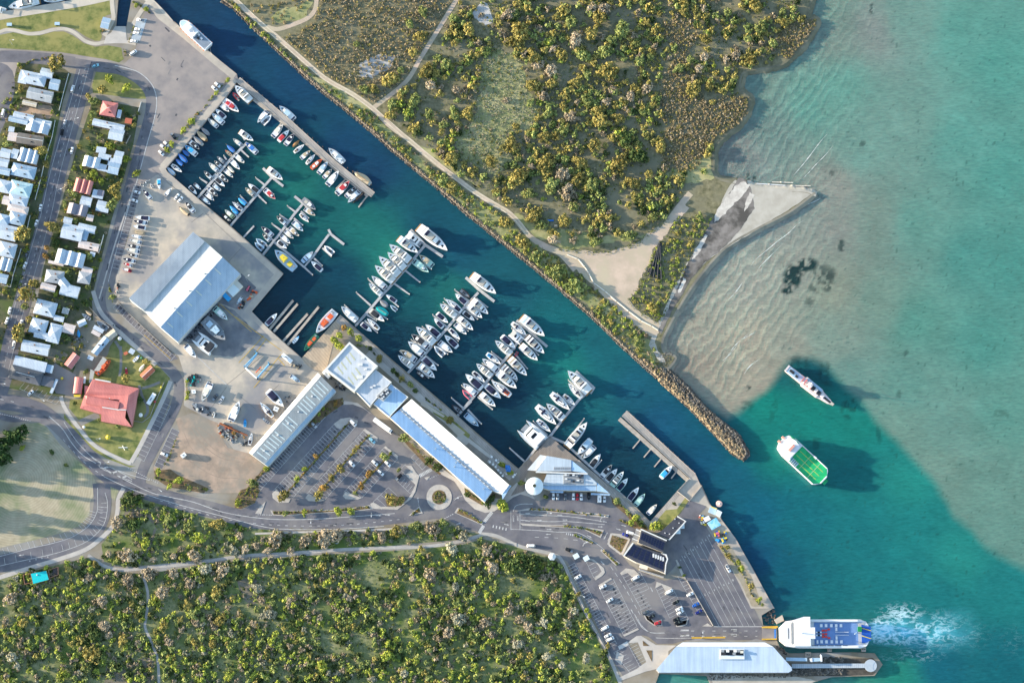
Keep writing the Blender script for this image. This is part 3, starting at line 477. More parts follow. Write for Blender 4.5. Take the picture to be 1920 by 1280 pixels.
def arrow(x, y, ang, l=5):
    c, s_ = math.cos(ang), math.sin(ang); line((x - c*l, y - s_*l), (x + c*l*.2, y + s_*l*.2), .35)
    a_, b_, d = [P(x + c*u - s_*v, y + s_*u + c*v, ZM) for u, v in ((l*.2, 1.3), (l, 0), (l*.2, -1.3))]; mk.face([a_, b_, d])
for a in [(RR,260,950,930,195,34,-75,-68),(RR,380,965,995,290,26,72,66),(RR,590,1020,1225,300,28,-70,-66),(RR,720,990,1300,345,24,68,64),(RR,900,1050,1430,460,22,-66,-64),(RR,1090,975,1500,520,17,66,62),(RR,1270,1030,1630,640,14,-66,-62),(RR,1385,1070,1535,925,4,90,80),(S,540,740,690,880,6,45,-55),(S,590,640,640,590,1,110,110),
          (B,1345,670,1120,1500,22,78,18),(C_,1130,730,1707,1260,19,55,-66),(D,1707,540,1440,1090,13,-78,-36),(Q,440,650,265,1030,9,74,36),(D,195,365,560,520,8,50,-60),(A,700,1100,650,1280,2,0,0),
          (XX,200,185,620,990,29,-78,44),(XX,455,455,690,910,14,72,-40),(XX,585,345,825,820,14,-66,38),(XX,670,300,870,650,10,88,-44),(XX,855,275,945,440,5,-88,44),(XX,855,650,900,720,2,90,-50),(XX,1010,430,1150,735,9,72,-38),(XX,1185,445,1340,750,9,-72,38),(XX,1230,320,1440,690,11,64,-30),(XX,590,1080,760,1290,7,80,-40),(XX,740,1010,850,1220,7,70,-35),(XX,390,330,300,140,5,60,-30),(S,700,520,810,640,3,60,-60)]: bays(*a)
# ferry lanes
for i in range(7):
    x0, y0 = [(1278,1041),(1285,1035),(1294,1028),(1301,1023),(1310,1016),(1316,1010),(1325,1004)][i]; line((x0, y0), (1348 + i*11.3, 1173), .19)
line((1338,1174), (1429,1174), .4)
for x, y in E(298,912,360,898,420,885,478,872):
    for k in range(8): line((x+.9*math.cos(k*.785), y+.9*math.sin(k*.785)), (x+.9*math.cos(k*.785+.785), y+.9*math.sin(k*.785+.785)), .35)
for y in (1182, 1192): poly_line([(1275,y),(1420,y)], .3, (6,14))
for x in (1282, 1376):
    for y in (1180.5, 1189.5): arrow(x, y, math.pi if y < 1185 else 0, 6)
# roads
poly_line([(166,128),(145,205),(113,322),(96,402),(70,495),(38,605),(16,695)], .2); poly_line([(160,128),(136,212),(104,325),(86,405),(60,495),(28,605),(6,695)], .25, (5,7)); poly_line([(150,130),(126,212),(94,325),(76,405),(50,495),(20,600)], .25)
poly_line([(215,123),(256,134),(282,155),(293,182),(291,215),(278,262),(256,342),(252,350)], .45); poly_line([(252,352),(218,470),(203,528)], .3)
poly_line([(0,748),(40,756)], .3, (6,14)); poly_line(D(490,640,620,760,720,910,830,1030,960,1110), .4); poly_line(D(640,700,760,880,900,1030,1010,1110,1290,1220,1500,1280), .3); poly_line(D(630,870,800,1060,950,1180,1080,1260), .3, (6,8)); poly_line(D(900,1030,1010,1105), .3)
poly_line([(195,893),(250,918),(330,944),(420,968),(500,988),(560,992),(640,991),(720,986)], .35); poly_line([(190,875),(240,902),(290,925),(360,940),(420,960),(500,972),(580,973),(660,968),(740,962)], .35); poly_line([(300,938),(420,972),(520,984),(640,984),(760,972)], .3, (5,10))
for p, q in zip(D(1020,1165,1115,1210,1205,1255), D(1085,1145,1170,1190,1265,1240)): line(p, q, .9)
poly_line(D(1010,1110,1020,1165,1320,1290), .3); poly_line(D(1010,1110,1180,1185,1320,1270), .3)
for x, y, a in [(180,862,-2.3),(272,918,.4),(262,960,3.2),(40,1040,3.0),(630,1018,0),(710,966,0),(727,965,0),(1012,975,0),(1060,974,0),(1126,987,0),(1050,965,0),(1030,992,0),(990,976,0),(990,962,0),(1028,1001,3.14),(1060,981,0),(1130,977,0),(1170,985,.3),(1160,992,.3),(1105,1005,.4),(950,983,.2),(1222,1105,1.1),(1130,1055,.8),(1185,1145,4.2),(1192,1155,1.1),(860,981,-.4)]: arrow(x, y, a)
E2 = E(975,180,976,370,962,440,920,520,850,592,700,682,500,742,300,785,100,840,-60,880); poly_line(E2, .3)
for i in range(26):
    pts = smooth_line(E2, 8); k = int(8 + i * (len(pts)-9) / 25); a_, b_ = pts[k-1], pts[k]; dx, dy = b_[0]-a_[0], b_[1]-a_[1]; d = math.hypot(dx, dy); n = (dy/d, -dx/d) if dx < 0 else (-1, 0)
    if n[1] > .3: n = (-n[0], -n[1])
    line(b_, (b_[0]+n[0]*13 - 2, b_[1]+n[1]*13 + .5), .2)
E3 = E(1050,230,1075,330,1065,460,1030,560,960,645,860,722,700,790,500,850,200,915,-60,975); poly_line(E3, .3)
for i in range(20):
    pts = smooth_line(E3, 8); k = int(8 + i * (len(pts)-9) / 19); a_, b_ = pts[k-1], pts[k]; dx, dy = b_[0]-a_[0], b_[1]-a_[1]; d = math.hypot(dx, dy); line(b_, (b_[0] - dy/d*13 + 1, b_[1] + dx/d*13), .2)
# crossings, give-way lines, lane lines at the ferry entry
def zebra(p, q, n, w, l):
    for i in range(n):
        t_ = (i + .5) / n; x, y = p[0]+(q[0]-p[0])*t_, p[1]+(q[1]-p[1])*t_; a_ = math.atan2(q[1]-p[1], q[0]-p[0]) + 1.5708; line((x - math.cos(a_)*l/2, y - math.sin(a_)*l/2), (x + math.cos(a_)*l/2, y + math.sin(a_)*l/2), w)
zebra(*S(780,705,905,635), 9, .75, 6.5); zebra(*V(335,850,255,950), 8, .8, 6); zebra(*V(250,985,205,1060), 6, .8, 6); zebra(*XX(640,1035,735,985), 9, .7, 8); zebra(*Z(5,560,100,520), 1, .1, .1); zebra(*V(330,990,490,1025), 5, .7, 5); zebra(*V(1070,1065,1150,1080), 4, .6, 4)
for q in (S(765,920,775,1005), S(1030,1130,1125,1080), S(860,740,970,690), D(0,612,310,690), Q(0,1050,300,1200), RR(230,1195,370,1200)): poly_line(q, .45, (2,2))
for x in (958, 975): line((x, 957), (x, 993), .3)
poly_line(V(620,870,900,885,1150,900,1480,950), .3); poly_line(V(620,930,900,945,1100,945,1460,975), .3); poly_line(V(520,1020,800,1035,1000,1050,1200,1060,1400,1180,1500,1280), .3); poly_line(V(760,1100,1000,1110,1250,1140), .25, (8,10)); poly_line(V(545,845,570,790,640,770,740,770), .35)
for q in (V(890,835,880,890), V(1430,890,1420,935), V(1255,1155,1245,1190), V(1490,1055,1450,1120), W(310,740,285,800), W(100,825,65,870), S(1130,945,1175,910), S(1175,910,1210,905)): line(*q, w=.3)
poly_line(XX(830,740,870,810,960,880,1100,885), .3); poly_line(Z(200,235,270,340,370,390,510,393), .3); poly_line(Z(420,450,560,455,820,452), .3); poly_line(XX(560,220,700,430,820,640,870,730), .3, (8,6))
for q in [Z(700,365,790,365), Z(700,422,795,422), Z(1265,360,1330,360), Z(1265,415,1330,415)]: line(*q, w=.9)
# slow / stop wording panels are kept as the photo shows them: pale blocks of road lettering
def lettering(txt, x, y, ang, size, name='lettering_road_markings'):
    c = bpy.data.curves.new('lettering', 'FONT'); c.body = txt; c.size = size; c.align_x = 'CENTER'; c.align_y = 'CENTER'; c.offset = .02; o = bpy.data.objects.new('lettering', c); COL.objects.link(o); bpy.context.view_layer.update()
    me = bpy.data.meshes.new_from_object(o.evaluated_get(bpy.context.evaluated_depsgraph_get())); bpy.data.objects.remove(o); me.materials.clear(); me.materials.append(m_white); q = P(x, y, .125); tag(link(name, me, None, q, ang), kind='structure')
lettering('CLEAR', 962.5, 971.5, R(-90), 1.35); lettering('KEEP', 970.5, 971.5, R(-90), 1.35)
la_ = math.atan2(-(1173-1041), 1348-1278) - math.pi/2
for i_, (x, y) in enumerate([(1276,1049),(1284,1043),(1292,1037),(1299.5,1030),(1307,1024),(1315,1017),(1323,1011),(1329.6,1003)]): lettering(str(i_+1), x, y, la_, 1.9)
for i_, (x, y) in enumerate([(1313,1119),(1322,1114),(1330,1110),(1339.4,1105),(1348,1100),(1357,1096),(1366,1091.5),(1374,1086.5)]): lettering(str(i_+1), x, y, la_, 1.9)
# yard lines
for q in [I(480,40,810,330), I(650,180,1110,520), I(930,370,680,640), I(960,400,830,560), I(1100,560,830,890), I(1080,600,1140,670), I(250,560,560,860)]: line(*q, w=.35, m=1 if q[0][0] > 400 else 0)
for q in [Z(820,450,1200,445), Z(1640,330,1790,325), Z(1640,465,1780,460)]: line(*q, w=1.0, m=1)
line(*C_(1440,1000,1707,1240), w=.3, m=1)
tag(mk.build('road_markings', [m_white, m_yellow]), kind='structure')

def shore(name, m, pts, inn, out, z0, z1):
    pts = smooth_line(pts, 6); l, r = offs(pts, 2.0); mid = pts[len(pts)//2]; sgn_ = 1 if inside(*l[len(l)//2], HL) else -1; b = MB(); A_, B_, C2 = [], [], []
    rg = random.Random(3)
    for i, p in enumerate(pts):
        dx, dy = (l[i][0]-p[0])*sgn_, (l[i][1]-p[1])*sgn_; j = rg.uniform(-1, 1.5); A_.append(P(p[0]+dx*inn, p[1]+dy*inn, z0)); B_.append(P(p[0]-dx*1.0, p[1]-dy*1.0, z0*.6)); C2.append(P(p[0]-dx*(out+j), p[1]-dy*(out+j), z1))
    for i in range(len(pts)-1): b.face([A_[i], A_[i+1], B_[i+1], B_[i]]); b.face([B_[i], B_[i+1], C2[i+1], C2[i]])
    tag(b.build(name, m), kind='structure')
m_wet = mat('wet_sand', '8d8676', '7c786b', .12, .6, detail=8, c3='6c695f', scale2=.06); m_mud = mat('shore_mud', '6f6b58', '5e5e4c', .3, .9, detail=9, c3='7d7865', scale2=.08)
shore('beach', m_wet, [(1240,690),(1254,690),(1268,672),(1260,664),(1246,659),(1243,640),(1254,614),(1282,563),(1313,518),(1361,465),(1423,428),(1481,398),(1529,362)], 3, 8, .09, -1.75)
shore('mud_beach', m_mud, [(1400,345),(1345,333),(1339,300),(1342,275),(1366,250),(1384,236),(1402,211),(1407,186),(1396,177),(1388,165),(1396,136),(1436,129),(1467,121),(1488,104),(1510,82),(1532,42),(1515,31),(1522,0),(1530,-40)], 3, 9, .06, -1.8)
shore('sand_beach', m_beach, [(1530,366),(1512,358),(1470,355),(1430,352),(1398,344)], 3, 7, .06, -1.7)
sheet('groin_ground', mat('groin_bed', '3f3c37', '57524a', .5, 1), [AA(385,905,1215,905,1215,925,1330,960,1300,985,900,1000,420,1000,330,960), AA(720,800,1210,800,1300,795,1345,850,1200,860,740,858)], .05)
# kelp-dark stains and concrete joints in the yard
jm = mat('joint', '6d6a66', rough=.95); jb = MB(); mk2 = mk; mk = jb
for q in [G(380,860,1000,1300),G(240,730,660,1080),H(880,0,1240,340),H(1240,345,1115,480),H(740,90,860,0),I(560,860,930,560),I(700,980,850,1100),I(560,880,360,1150),I(850,880,1120,620),I(930,1000,1080,860)]: line(*q, w=.22, z=.075)
mk = mk2; tag(jb.build('yard_joint_markings', jm), kind='structure')

sheet('terrace_lawn', m_grass, [U(1180,735,1350,835,1480,925,1610,1040,1590,1075,1400,925,1250,835)], .13)
sheet('terrace_ramp_pavement', m_path, [U(1125,700,1355,850,1340,866,1110,740), U(1430,915,1560,1020,1500,1060,1400,960)], .13)
sheet('terrace_deck_pavement', m_brown, [S(1275,370,1485,530,1450,570,1240,405)], .13)
strips('wheel_track_ground', mat('wheel_track', '978372', '85776a', .4, 1), [(Q(620,640,700,760,820,880,960,960,1150,1000), 1.2), (Q(650,620,740,740,860,860,1000,930,1180,970), 1.2), (Q(560,700,640,860,800,1010,1000,1090), 1.0), (Q(700,640,880,760,1040,900), 1.0), (Q(520,900,700,1040,900,1140,1100,1150), 1.2)], .066)
# repair patches, oil and tyre marks on the asphalt
rp_ = random.Random(12); pm = [mat('patch_dark', '47474b', '545457', .5, .9), mat('patch_light', '7f7c7a', '74726f', .5, .9)]; pb = MB()
CLN = [([(163,118),(137,215),(106,330),(88,410),(62,500),(30,610),(8,700)], 9), ([(180,125),(222,130),(272,160),(283,182),(268,262),(246,340),(204,492),(188,560),(215,612),(258,645),(326,700),(332,752),(296,826)], 5), ([(30,756),(100,788),(165,855),(205,893),(330,938),(460,972),(600,980),(700,975)], 7), ([(510,880),(580,800),(640,770),(690,790)], 6), ([(560,930),(640,850),(700,790)], 4), ([(900,965),(1000,985),(1100,990),(1170,1030)], 14), ([(1080,1060),(1120,1120),(1170,1210)], 6), ([(1160,1060),(1200,1120),(1230,1180)], 8), ([(1290,1010),(1340,1080),(1390,1160)], 26), ([(1240,1188),(1420,1187)], 5), ([(300,60),(360,120),(300,230)], 40)]
for ln, wd in CLN:
    for (x1, y1), (x2, y2) in zip(ln[:-1], ln[1:]):
        L_ = math.hypot(x2-x1, y2-y1); ux, uy = (x2-x1)/L_, (y2-y1)/L_
        for _ in range(max(2, int(L_ / 16))):
            t_ = rp_.random(); o_ = rp_.uniform(-wd, wd); x, y = x1+(x2-x1)*t_-uy*o_, y1+(y2-y1)*t_+ux*o_; a_, b_ = rp_.uniform(2, 13), rp_.uniform(.8, 3.2); z_ = .088 + rp_.random()*.004
            q = [(x+ux*a_*s1-uy*b_*s2, y+uy*a_*s1+ux*b_*s2) for s1, s2 in ((-.5,-.5),(.5,-.5),(.5,.5),(-.5,.5))]; pb.face([P(*p, z_) for p in q][::-1], rp_.choice([0, 0, 1]))
tag(pb.build('repair_patch_road', pm), kind='structure')
ob = MB()
for t_, x0, y0, x1, y1, n, dx, dy in [(RR,260,950,930,195,34,-75,-68),(RR,380,965,995,290,26,72,66),(RR,590,1020,1225,300,28,-70,-66),(RR,720,990,1300,345,24,68,64),(RR,900,1050,1430,460,22,-66,-64),(RR,1090,975,1500,520,17,66,62),(XX,200,185,620,990,29,-78,44),(XX,455,455,690,910,14,72,-40),(XX,585,345,825,820,14,-66,38),(XX,670,300,870,650,10,88,-44),(B,1345,670,1120,1500,22,78,18),(C_,1130,730,1707,1260,19,55,-66)]:
    for i in range(n):
        if rp_.random() < .65:
            (x, y), = t_(x0+(x1-x0)*(i+.5)/n+dx*.55, y0+(y1-y0)*(i+.5)/n+dy*.55); c_ = P(x, y, .089); r_ = rp_.uniform(.4, .9); ob.face([(c_.x+r_*rp_.uniform(.6,1.2)*math.cos(k*.9), c_.y+r_*rp_.uniform(.6,1.2)*math.sin(k*.9), .0885) for k in range(7)])
tag(ob.build('oil_stain_road', mat('oil_stain', '3f3f42', rough=.6)), kind='structure')
# ------------------------------------------------------------------ floating pontoons
m_pont = mat('pontoon_concrete', 'b0b0ae', '9b9c9c', .6, .85); m_pile = mat('pile', '6b655c', '4f4a44', .8, .9); m_cap = mat('pile_cap', 'e3e2dc', rough=.6)
m_timber = mat('jetty_timber', 'ada69b', '958e84', .5, .9); m_grey = mat('galvanised', '9aa0a3', '868c8f', .8, .5)
def slab(pts, w, z0, z1):
    b = MB(); l, r = offs(pts, w); l = [P(x, y, z1) for x, y in l]; r = [P(x, y, z1) for x, y in r]
    b.prism([(p.x, p.y) for p in l] + [(p.x, p.y) for p in r[::-1]], z0, z1); return b
def pile(parent, x, y, z1=1.6, r=.22, cap=True):
    p = P(x, y, 0); o = MB().tube((p.x, p.y, -6), (p.x, p.y, z1), r).build('pile', m_pile, parent)
    if cap: MB().tube((p.x, p.y, z1), (p.x, p.y, z1 + .35), r*1.15, .03).build('pile_cap', m_cap, o)
def pontoon(label, t, walk, w, fingers, head=None, gang=None, fw=2.2, m=None):
    m = m or m_pont; root = empty('pontoon', P(*t(*walk[:2])[0], ZW), 0, label, 'pontoon', 'floating pontoons of the marina'); inv = -root.location
    def put(o): o.location = inv; return o
    pts = t(*walk); put(slab(pts, w, ZW-.3, ZW+.5).build('walkway', m, root))
    if head: put(slab(t(*head), w*1.05, ZW-.3, ZW+.503).build('pontoon_head', m, root))
    if gang: g = t(*gang); put(slab(g, 2.2, ZW+.7, ZW+.95).build('gangway', m_grey, root))
    holder = put(link('pile_row', None, root)) if False else None
    for f in fingers:
        q = t(*f); put(slab(q, [fw*1.6, fw] if len(q) == 2 else fw, ZW-.3, ZW+.497).build('finger', m, root))
        o = MB(); e = P(*q[-1], 0); po = MB().tube((e.x, e.y, -6), (e.x, e.y, 1.3), .2).build('pile', m_pile, root); put(po); MB().tube((e.x, e.y, 1.3), (e.x, e.y, 1.7), .24, .03).build('pile_cap', m_cap, po)
    return root
pontoon('westernmost grey pontoon with short fingers, nearly every berth taken', G, (680,1040,860,830,1000,660,1190,465), 4.6, [(1130,540,1208,612),(860,800,785,870) if 0 else (790,870,720,822),(1170,440,1120,365),(985,640,960,600),(905,735,870,700),(880,780,830,820),(1090,600,1165,660),(1000,700,1060,760),(930,780,1000,850),(860,870,930,940),(790,950,850,1010)], None, (690,1035,770,940))
pontoon('slender pontoon ending in a slanted head with one big white cruiser', J, (60,770,160,650,400,370,480,280), 4.2, [(410,360,318,285),(335,455,425,540),(230,540,165,465),(430,390,500,455),(320,440,270,400),(190,600,140,540),(130,670,80,610)], (390,188,480,280,592,368), (60,770,170,640))
pontoon('pontoon with six fingers and a dark grey boat along its head', J, (385,1060,560,840,700,650,800,530), 4.4, [(720,630,635,568),(650,720,560,655),(570,810,482,745),(560,900,640,960),(620,790,750,860),(700,690,790,760),(770,620,850,690),(500,920,430,850),(440,970,380,930)], (705,470,800,545,860,600), (390,1050,520,890))
pontoon('short lone walkway stub beside the boatyard quay', J, (195,878,300,765), 3, [])
pontoon('zigzag pontoon turning a corner beside the yellow striped launch', J, (505,930,640,1040,800,1175,890,1070,975,950,1050,850), 4.2, [(800,1175,888,1256),(900,1090,985,1165),(985,985,1075,1072)], (1045,800,1070,850,1200,950), None)
pontoon('long pontoon with the tall white motor yacht across its end', LK, (250,1120,330,1030,520,810,640,680,760,540,945,315), 4.8, [(400,920,258,792),(280,1050,140,918),(520,800,375,655),(620,690,790,810),(745,570,895,690),(840,450,1010,560),(560,820,680,935),(440,960,570,1060),(360,1010,460,1075),(340,1070,470,1195),(640,660,560,600),(730,570,640,500),(830,470,740,400),(880,390,800,320)], (800,165,945,315,1120,432), (245,1130,350,1000))
pontoon('central pontoon lined with cruisers, a long white yacht at its end', MK, (340,960,480,810,640,620,760,480,900,310,1050,150), 4.8, [(960,240,815,125),(880,330,710,215),(730,490,595,375),(850,370,700,250),(640,600,490,495),(530,720,380,625),(420,850,265,740),(1030,210,1145,300),(920,300,1045,420),(830,420,950,540),(745,520,850,640),(640,660,745,770),(520,780,650,880),(430,900,555,1005)], (925,0,1050,115,1210,240), (330,960,480,800))
pontoon('pontoon with a wide boat and pink inflatable among its white boats', NK, (310,1060,420,930,600,720,700,600,800,480,900,340,1020,250), 4.8, [(1000,280,850,190),(880,400,745,290),(770,520,650,425),(700,600,555,540),(580,740,460,630),(480,860,350,760),(360,980,250,885),(1000,300,1120,460),(880,440,1010,595),(760,580,900,720),(650,700,780,860),(510,870,660,1000),(410,1000,550,1145)], (900,108,1020,210,1205,372), (310,1060,450,920))
pontoon('walkway of tall yachts running up to a square end platform', O, (480,850,600,690,780,470,915,360), 4.8, [(460,830,320,690),(590,690,440,560),(700,540,560,415),(820,420,670,280)], (745,190,930,360,890,410), None)
pontoon('walkway round the wooden wharf from the promenade to the point', O, (185,1175,330,980,480,840), 4.2, [(340,960,195,830),(230,1090,85,960)], None, None)
pontoon('straight walkway along the south wharf with fingers for small cruisers', O, (490,845,640,910,790,1050,950,1200,1070,1310,1290,1500,1460,1690), 4.6, [(640,910,740,780,828,665),(790,1050,910,905),(930,1160,1002,1080),(1080,1290,1130,1230)], None, None)
for lb, a in [('grey twin floating dock beside the boat ramp wall', [(985,310,1225,15),(1030,330,1270,50)]), ('long floating dock with a ragged edge next to the small blue dinghy', [(1110,440,1370,150),(1170,460,1480,80)])]:
    r = empty('floating_dock', P(*I(*a[0])[0], ZW), 0, lb, 'floating dock', 'floating docks by the boatyard')
    for k, q in enumerate(a): o = slab(I(*q), 4.3, ZW-.2, ZW+.55 + .003*k).build('dock_deck', m_timber, r); o.location = -r.location
    for q in a: e = P(*I(*q)[1], 0); o = MB().tube((e.x, e.y, -6), (e.x, e.y, 1.5), .25).build('pile', m_pile, r); o.location = -r.location
# timber jetty along the channel and the pier at the ferry end
def jetty(label, line, w, low, lw, fingers, t):
    r = empty('jetty', P(*line[0], 0), 0, label, 'jetty'); inv = -r.location
    def put(o): o.location = inv; return o
    put(slab(line, w, -.5, .1).build('deck', m_board, r)); l, rr = offs(line, w)
    for e in (l, rr):
        put(slab(e, .9, .1, .3).build('edge_beam', m_kerb, r))
    if low: put(slab(low, lw, ZW-.3, ZW+.5).build('lower_walkway', m_timber, r))
    for f in fingers: put(slab(t(*f), 2.4, ZW-.3, ZW+.497).build('finger', m_timber, r))
    n = int(math.hypot(line[-1][0]-line[0][0], line[-1][1]-line[0][1]) / 12)
    for k in range(n):
        q = [a + (b_-a)*(k+.5)/n for a, b_ in zip(line[0], line[-1])]; e = P(q[0] + 4, q[1] - 6 if w < 12 else q[1] - 7, 0); put(MB().tube((e.x, e.y, -6), (e.x, e.y, .9), .25).build('pile', m_pile, r))
    return r
jetty('long straight timber jetty along the channel, boats on both sides', PP(140,50,640,470,1100,890,1490,1200), 10.5, PP(150,130,640,520,1060,900,1440,1215), 6, [(570,490,485,590),(1230,1030,1120,1140),(1440,1200,1345,1325),(90,200,150,260)], PP)
jetty('broad concrete pier with short mooring fingers opposite the breakwater', [O(1230,610,1707,1010)[0], (1300,893)], 13, [O(1180,665,1390,850)[0], O(1390,850,1707,1110)[0], (1290,900)], 7.5, [(1390,870,1315,960),(1500,960,1425,1050),(1600,1060,1530,1145),(1760,1180,1700,1260) ], O)

# ------------------------------------------------------------------ boats, built at 10 m length, bow to +x
BM = {}
def bm_(k, *a, **kw): return mat('boat_' + k, *a, **kw)
GW = bm_('white', 'e6e6e3', 'dcdcd8', 1.2, .35, rnd=.05); CREAM = bm_('cream', 'cfc9ba', rough=.5); TEAK = bm_('teak', '9a7a55', '86683f', 3, .7); GLASS = bm_('glass', '10161d', rough=.12, spec=.6); NAVY = bm_('navy', '1b2140', '141a33', 2, .8)
COLR = {'w': GW, 'k': CREAM, 't': TEAK, 'n': NAVY, 'b': bm_('blue', '2a63a8', '3372b5', 2, .8), 'c': bm_('sky', '2b8fc9', '3a9fd4', 2, .8), 'p': bm_('pale_blue', 'a9c0cf', '98b2c4', 2, .6), 'g': bm_('grey', '8b9094', '7c8185', 2, .6), 'd': bm_('dark', '24272c', '30343a', 2, .7), 'o': bm_('orange', 'd2643a', 'c4572f', 2, .6), 'r': bm_('red', 'b8383e', 'a83036', 2, .6), 'y': bm_('yellow', 'd9c23f', 'cbb436', 2, .6),
        'e': bm_('teal', '12a2a0', '0f9493', 2, .7), 'v': bm_('green', '3c8a6a', '347a5d', 2, .6), 'a': bm_('beige', 'b9a88c', 'a7967b', 2, .7), 'm': bm_('pale_green', 'b5d6c8', 'a8cabc', 2, .5), 'l': bm_('lime', 'c4cfa0', 'b6c192', 2, .6), 'x': bm_('pink', 'cf6d7c', 'c05e70', 2, .6), 's': bm_('sole', 'b7b2a6', 'a7a296', 2, .8)}
def hull(B=3.2, h=1.15, bow=.55, stern=.85, L=10, kz=-.5, full=2.2):
    """outline stations: (x, half beam, sheer)"""
    st = []
    for i in range(11):
        u = i / 10; x = -L/2 + L*u
        hb = B/2 * (stern + (1-stern)*math.sin(min(u/.4, 1)*1.57)) if u < .4 else B/2 * (1 - ((u-.4)/.6)**full)
        st.append((x, max(hb, .03), h + bow * u**2.2))
    return st
def hull_mesh(st, kz=-.5, lip=.12):
    rings = []
    for i, (x, b, z) in enumerate(st):
        u = i / 10; xo = x - (.35 * (1 - 1) if u < 1 else 0); bb = b * (.8 - .25*u); rake = -.5 if u == 1 else 0; k = min(lip, b*.6)
        rings.append([(x + rake, 0, kz + .3*u**3), (x + rake*.5, bb, kz + .3 + .25*u), (x, b, z), (x, b-k, z+.02), (x, b-k, z-.12), (x, -b+k, z-.12), (x, -b+k, z+.02), (x, -b, z), (x + rake*.5, -bb, kz + .3 + .25*u)])
    m = MB(); m.loft(rings); return m
def deckpoly(st, a, b_, inset=.14, dz=-.03, n=0):
    """deck sheet between stations a..b_ (fractions)"""
    m = MB(); q = []
    for i in range(9):
        u = a + (b_-a)*i/8; k = u*10; j = min(int(k), 9); f = k - j; x, b, z = [p + (s-p)*f for p, s in zip(st[j], st[j+1])]; q.append((x, max(b - inset, .01), z + dz))
    for p, s in zip(q[:-1], q[1:]): m.face([(p[0], -p[1], p[2]), (s[0], -s[1], s[2]), (s[0], s[1], s[2]), (p[0], p[1], p[2])])
    return m
def cabin(x0, x1, w0, w1, z0, z1, rake=.6, back=.1, inn=.15):
    r = []
    m = MB(); v = [(x0, -w0), (x1, -w1), (x1, w1), (x0, w0)]; t_ = [(x0+back, -w0+inn), (x1-rake, -w1+inn), (x1-rake, w1-inn), (x0+back, w0-inn)]
    return m.loft([[(x, y, z0) for x, y in v], [(x, y, z1) for x, y in t_]])
def band(x0, x1, w0, w1, z0, z1, rake, back, inn, g=.02):
    """glazing: a wrap 2-3 cm proud of a cabin's upper half"""
    f0, f1 = .35, .88; zz = [z0 + (z1-z0)*f for f in (f0, f1)]; m = MB(); rg = []
    for f, z in zip((f0, f1), zz):
        rg.append([(x0 + back*f + .25, -w0 + inn*f - g, z), (x1 - rake*f + g*2, -w1 + inn*f - g, z), (x1 - rake*f + g*2, w1 - inn*f + g, z), (x0 + back*f + .25, w0 - inn*f + g, z)])
    return m.loft(rg, cap=False, closed=False)
def outboard(y=0, x=-5.2): return MB().box(x-.35, x+.25, y-.25, y+.25, .4, 1.5, tx=.06, ty=.05)
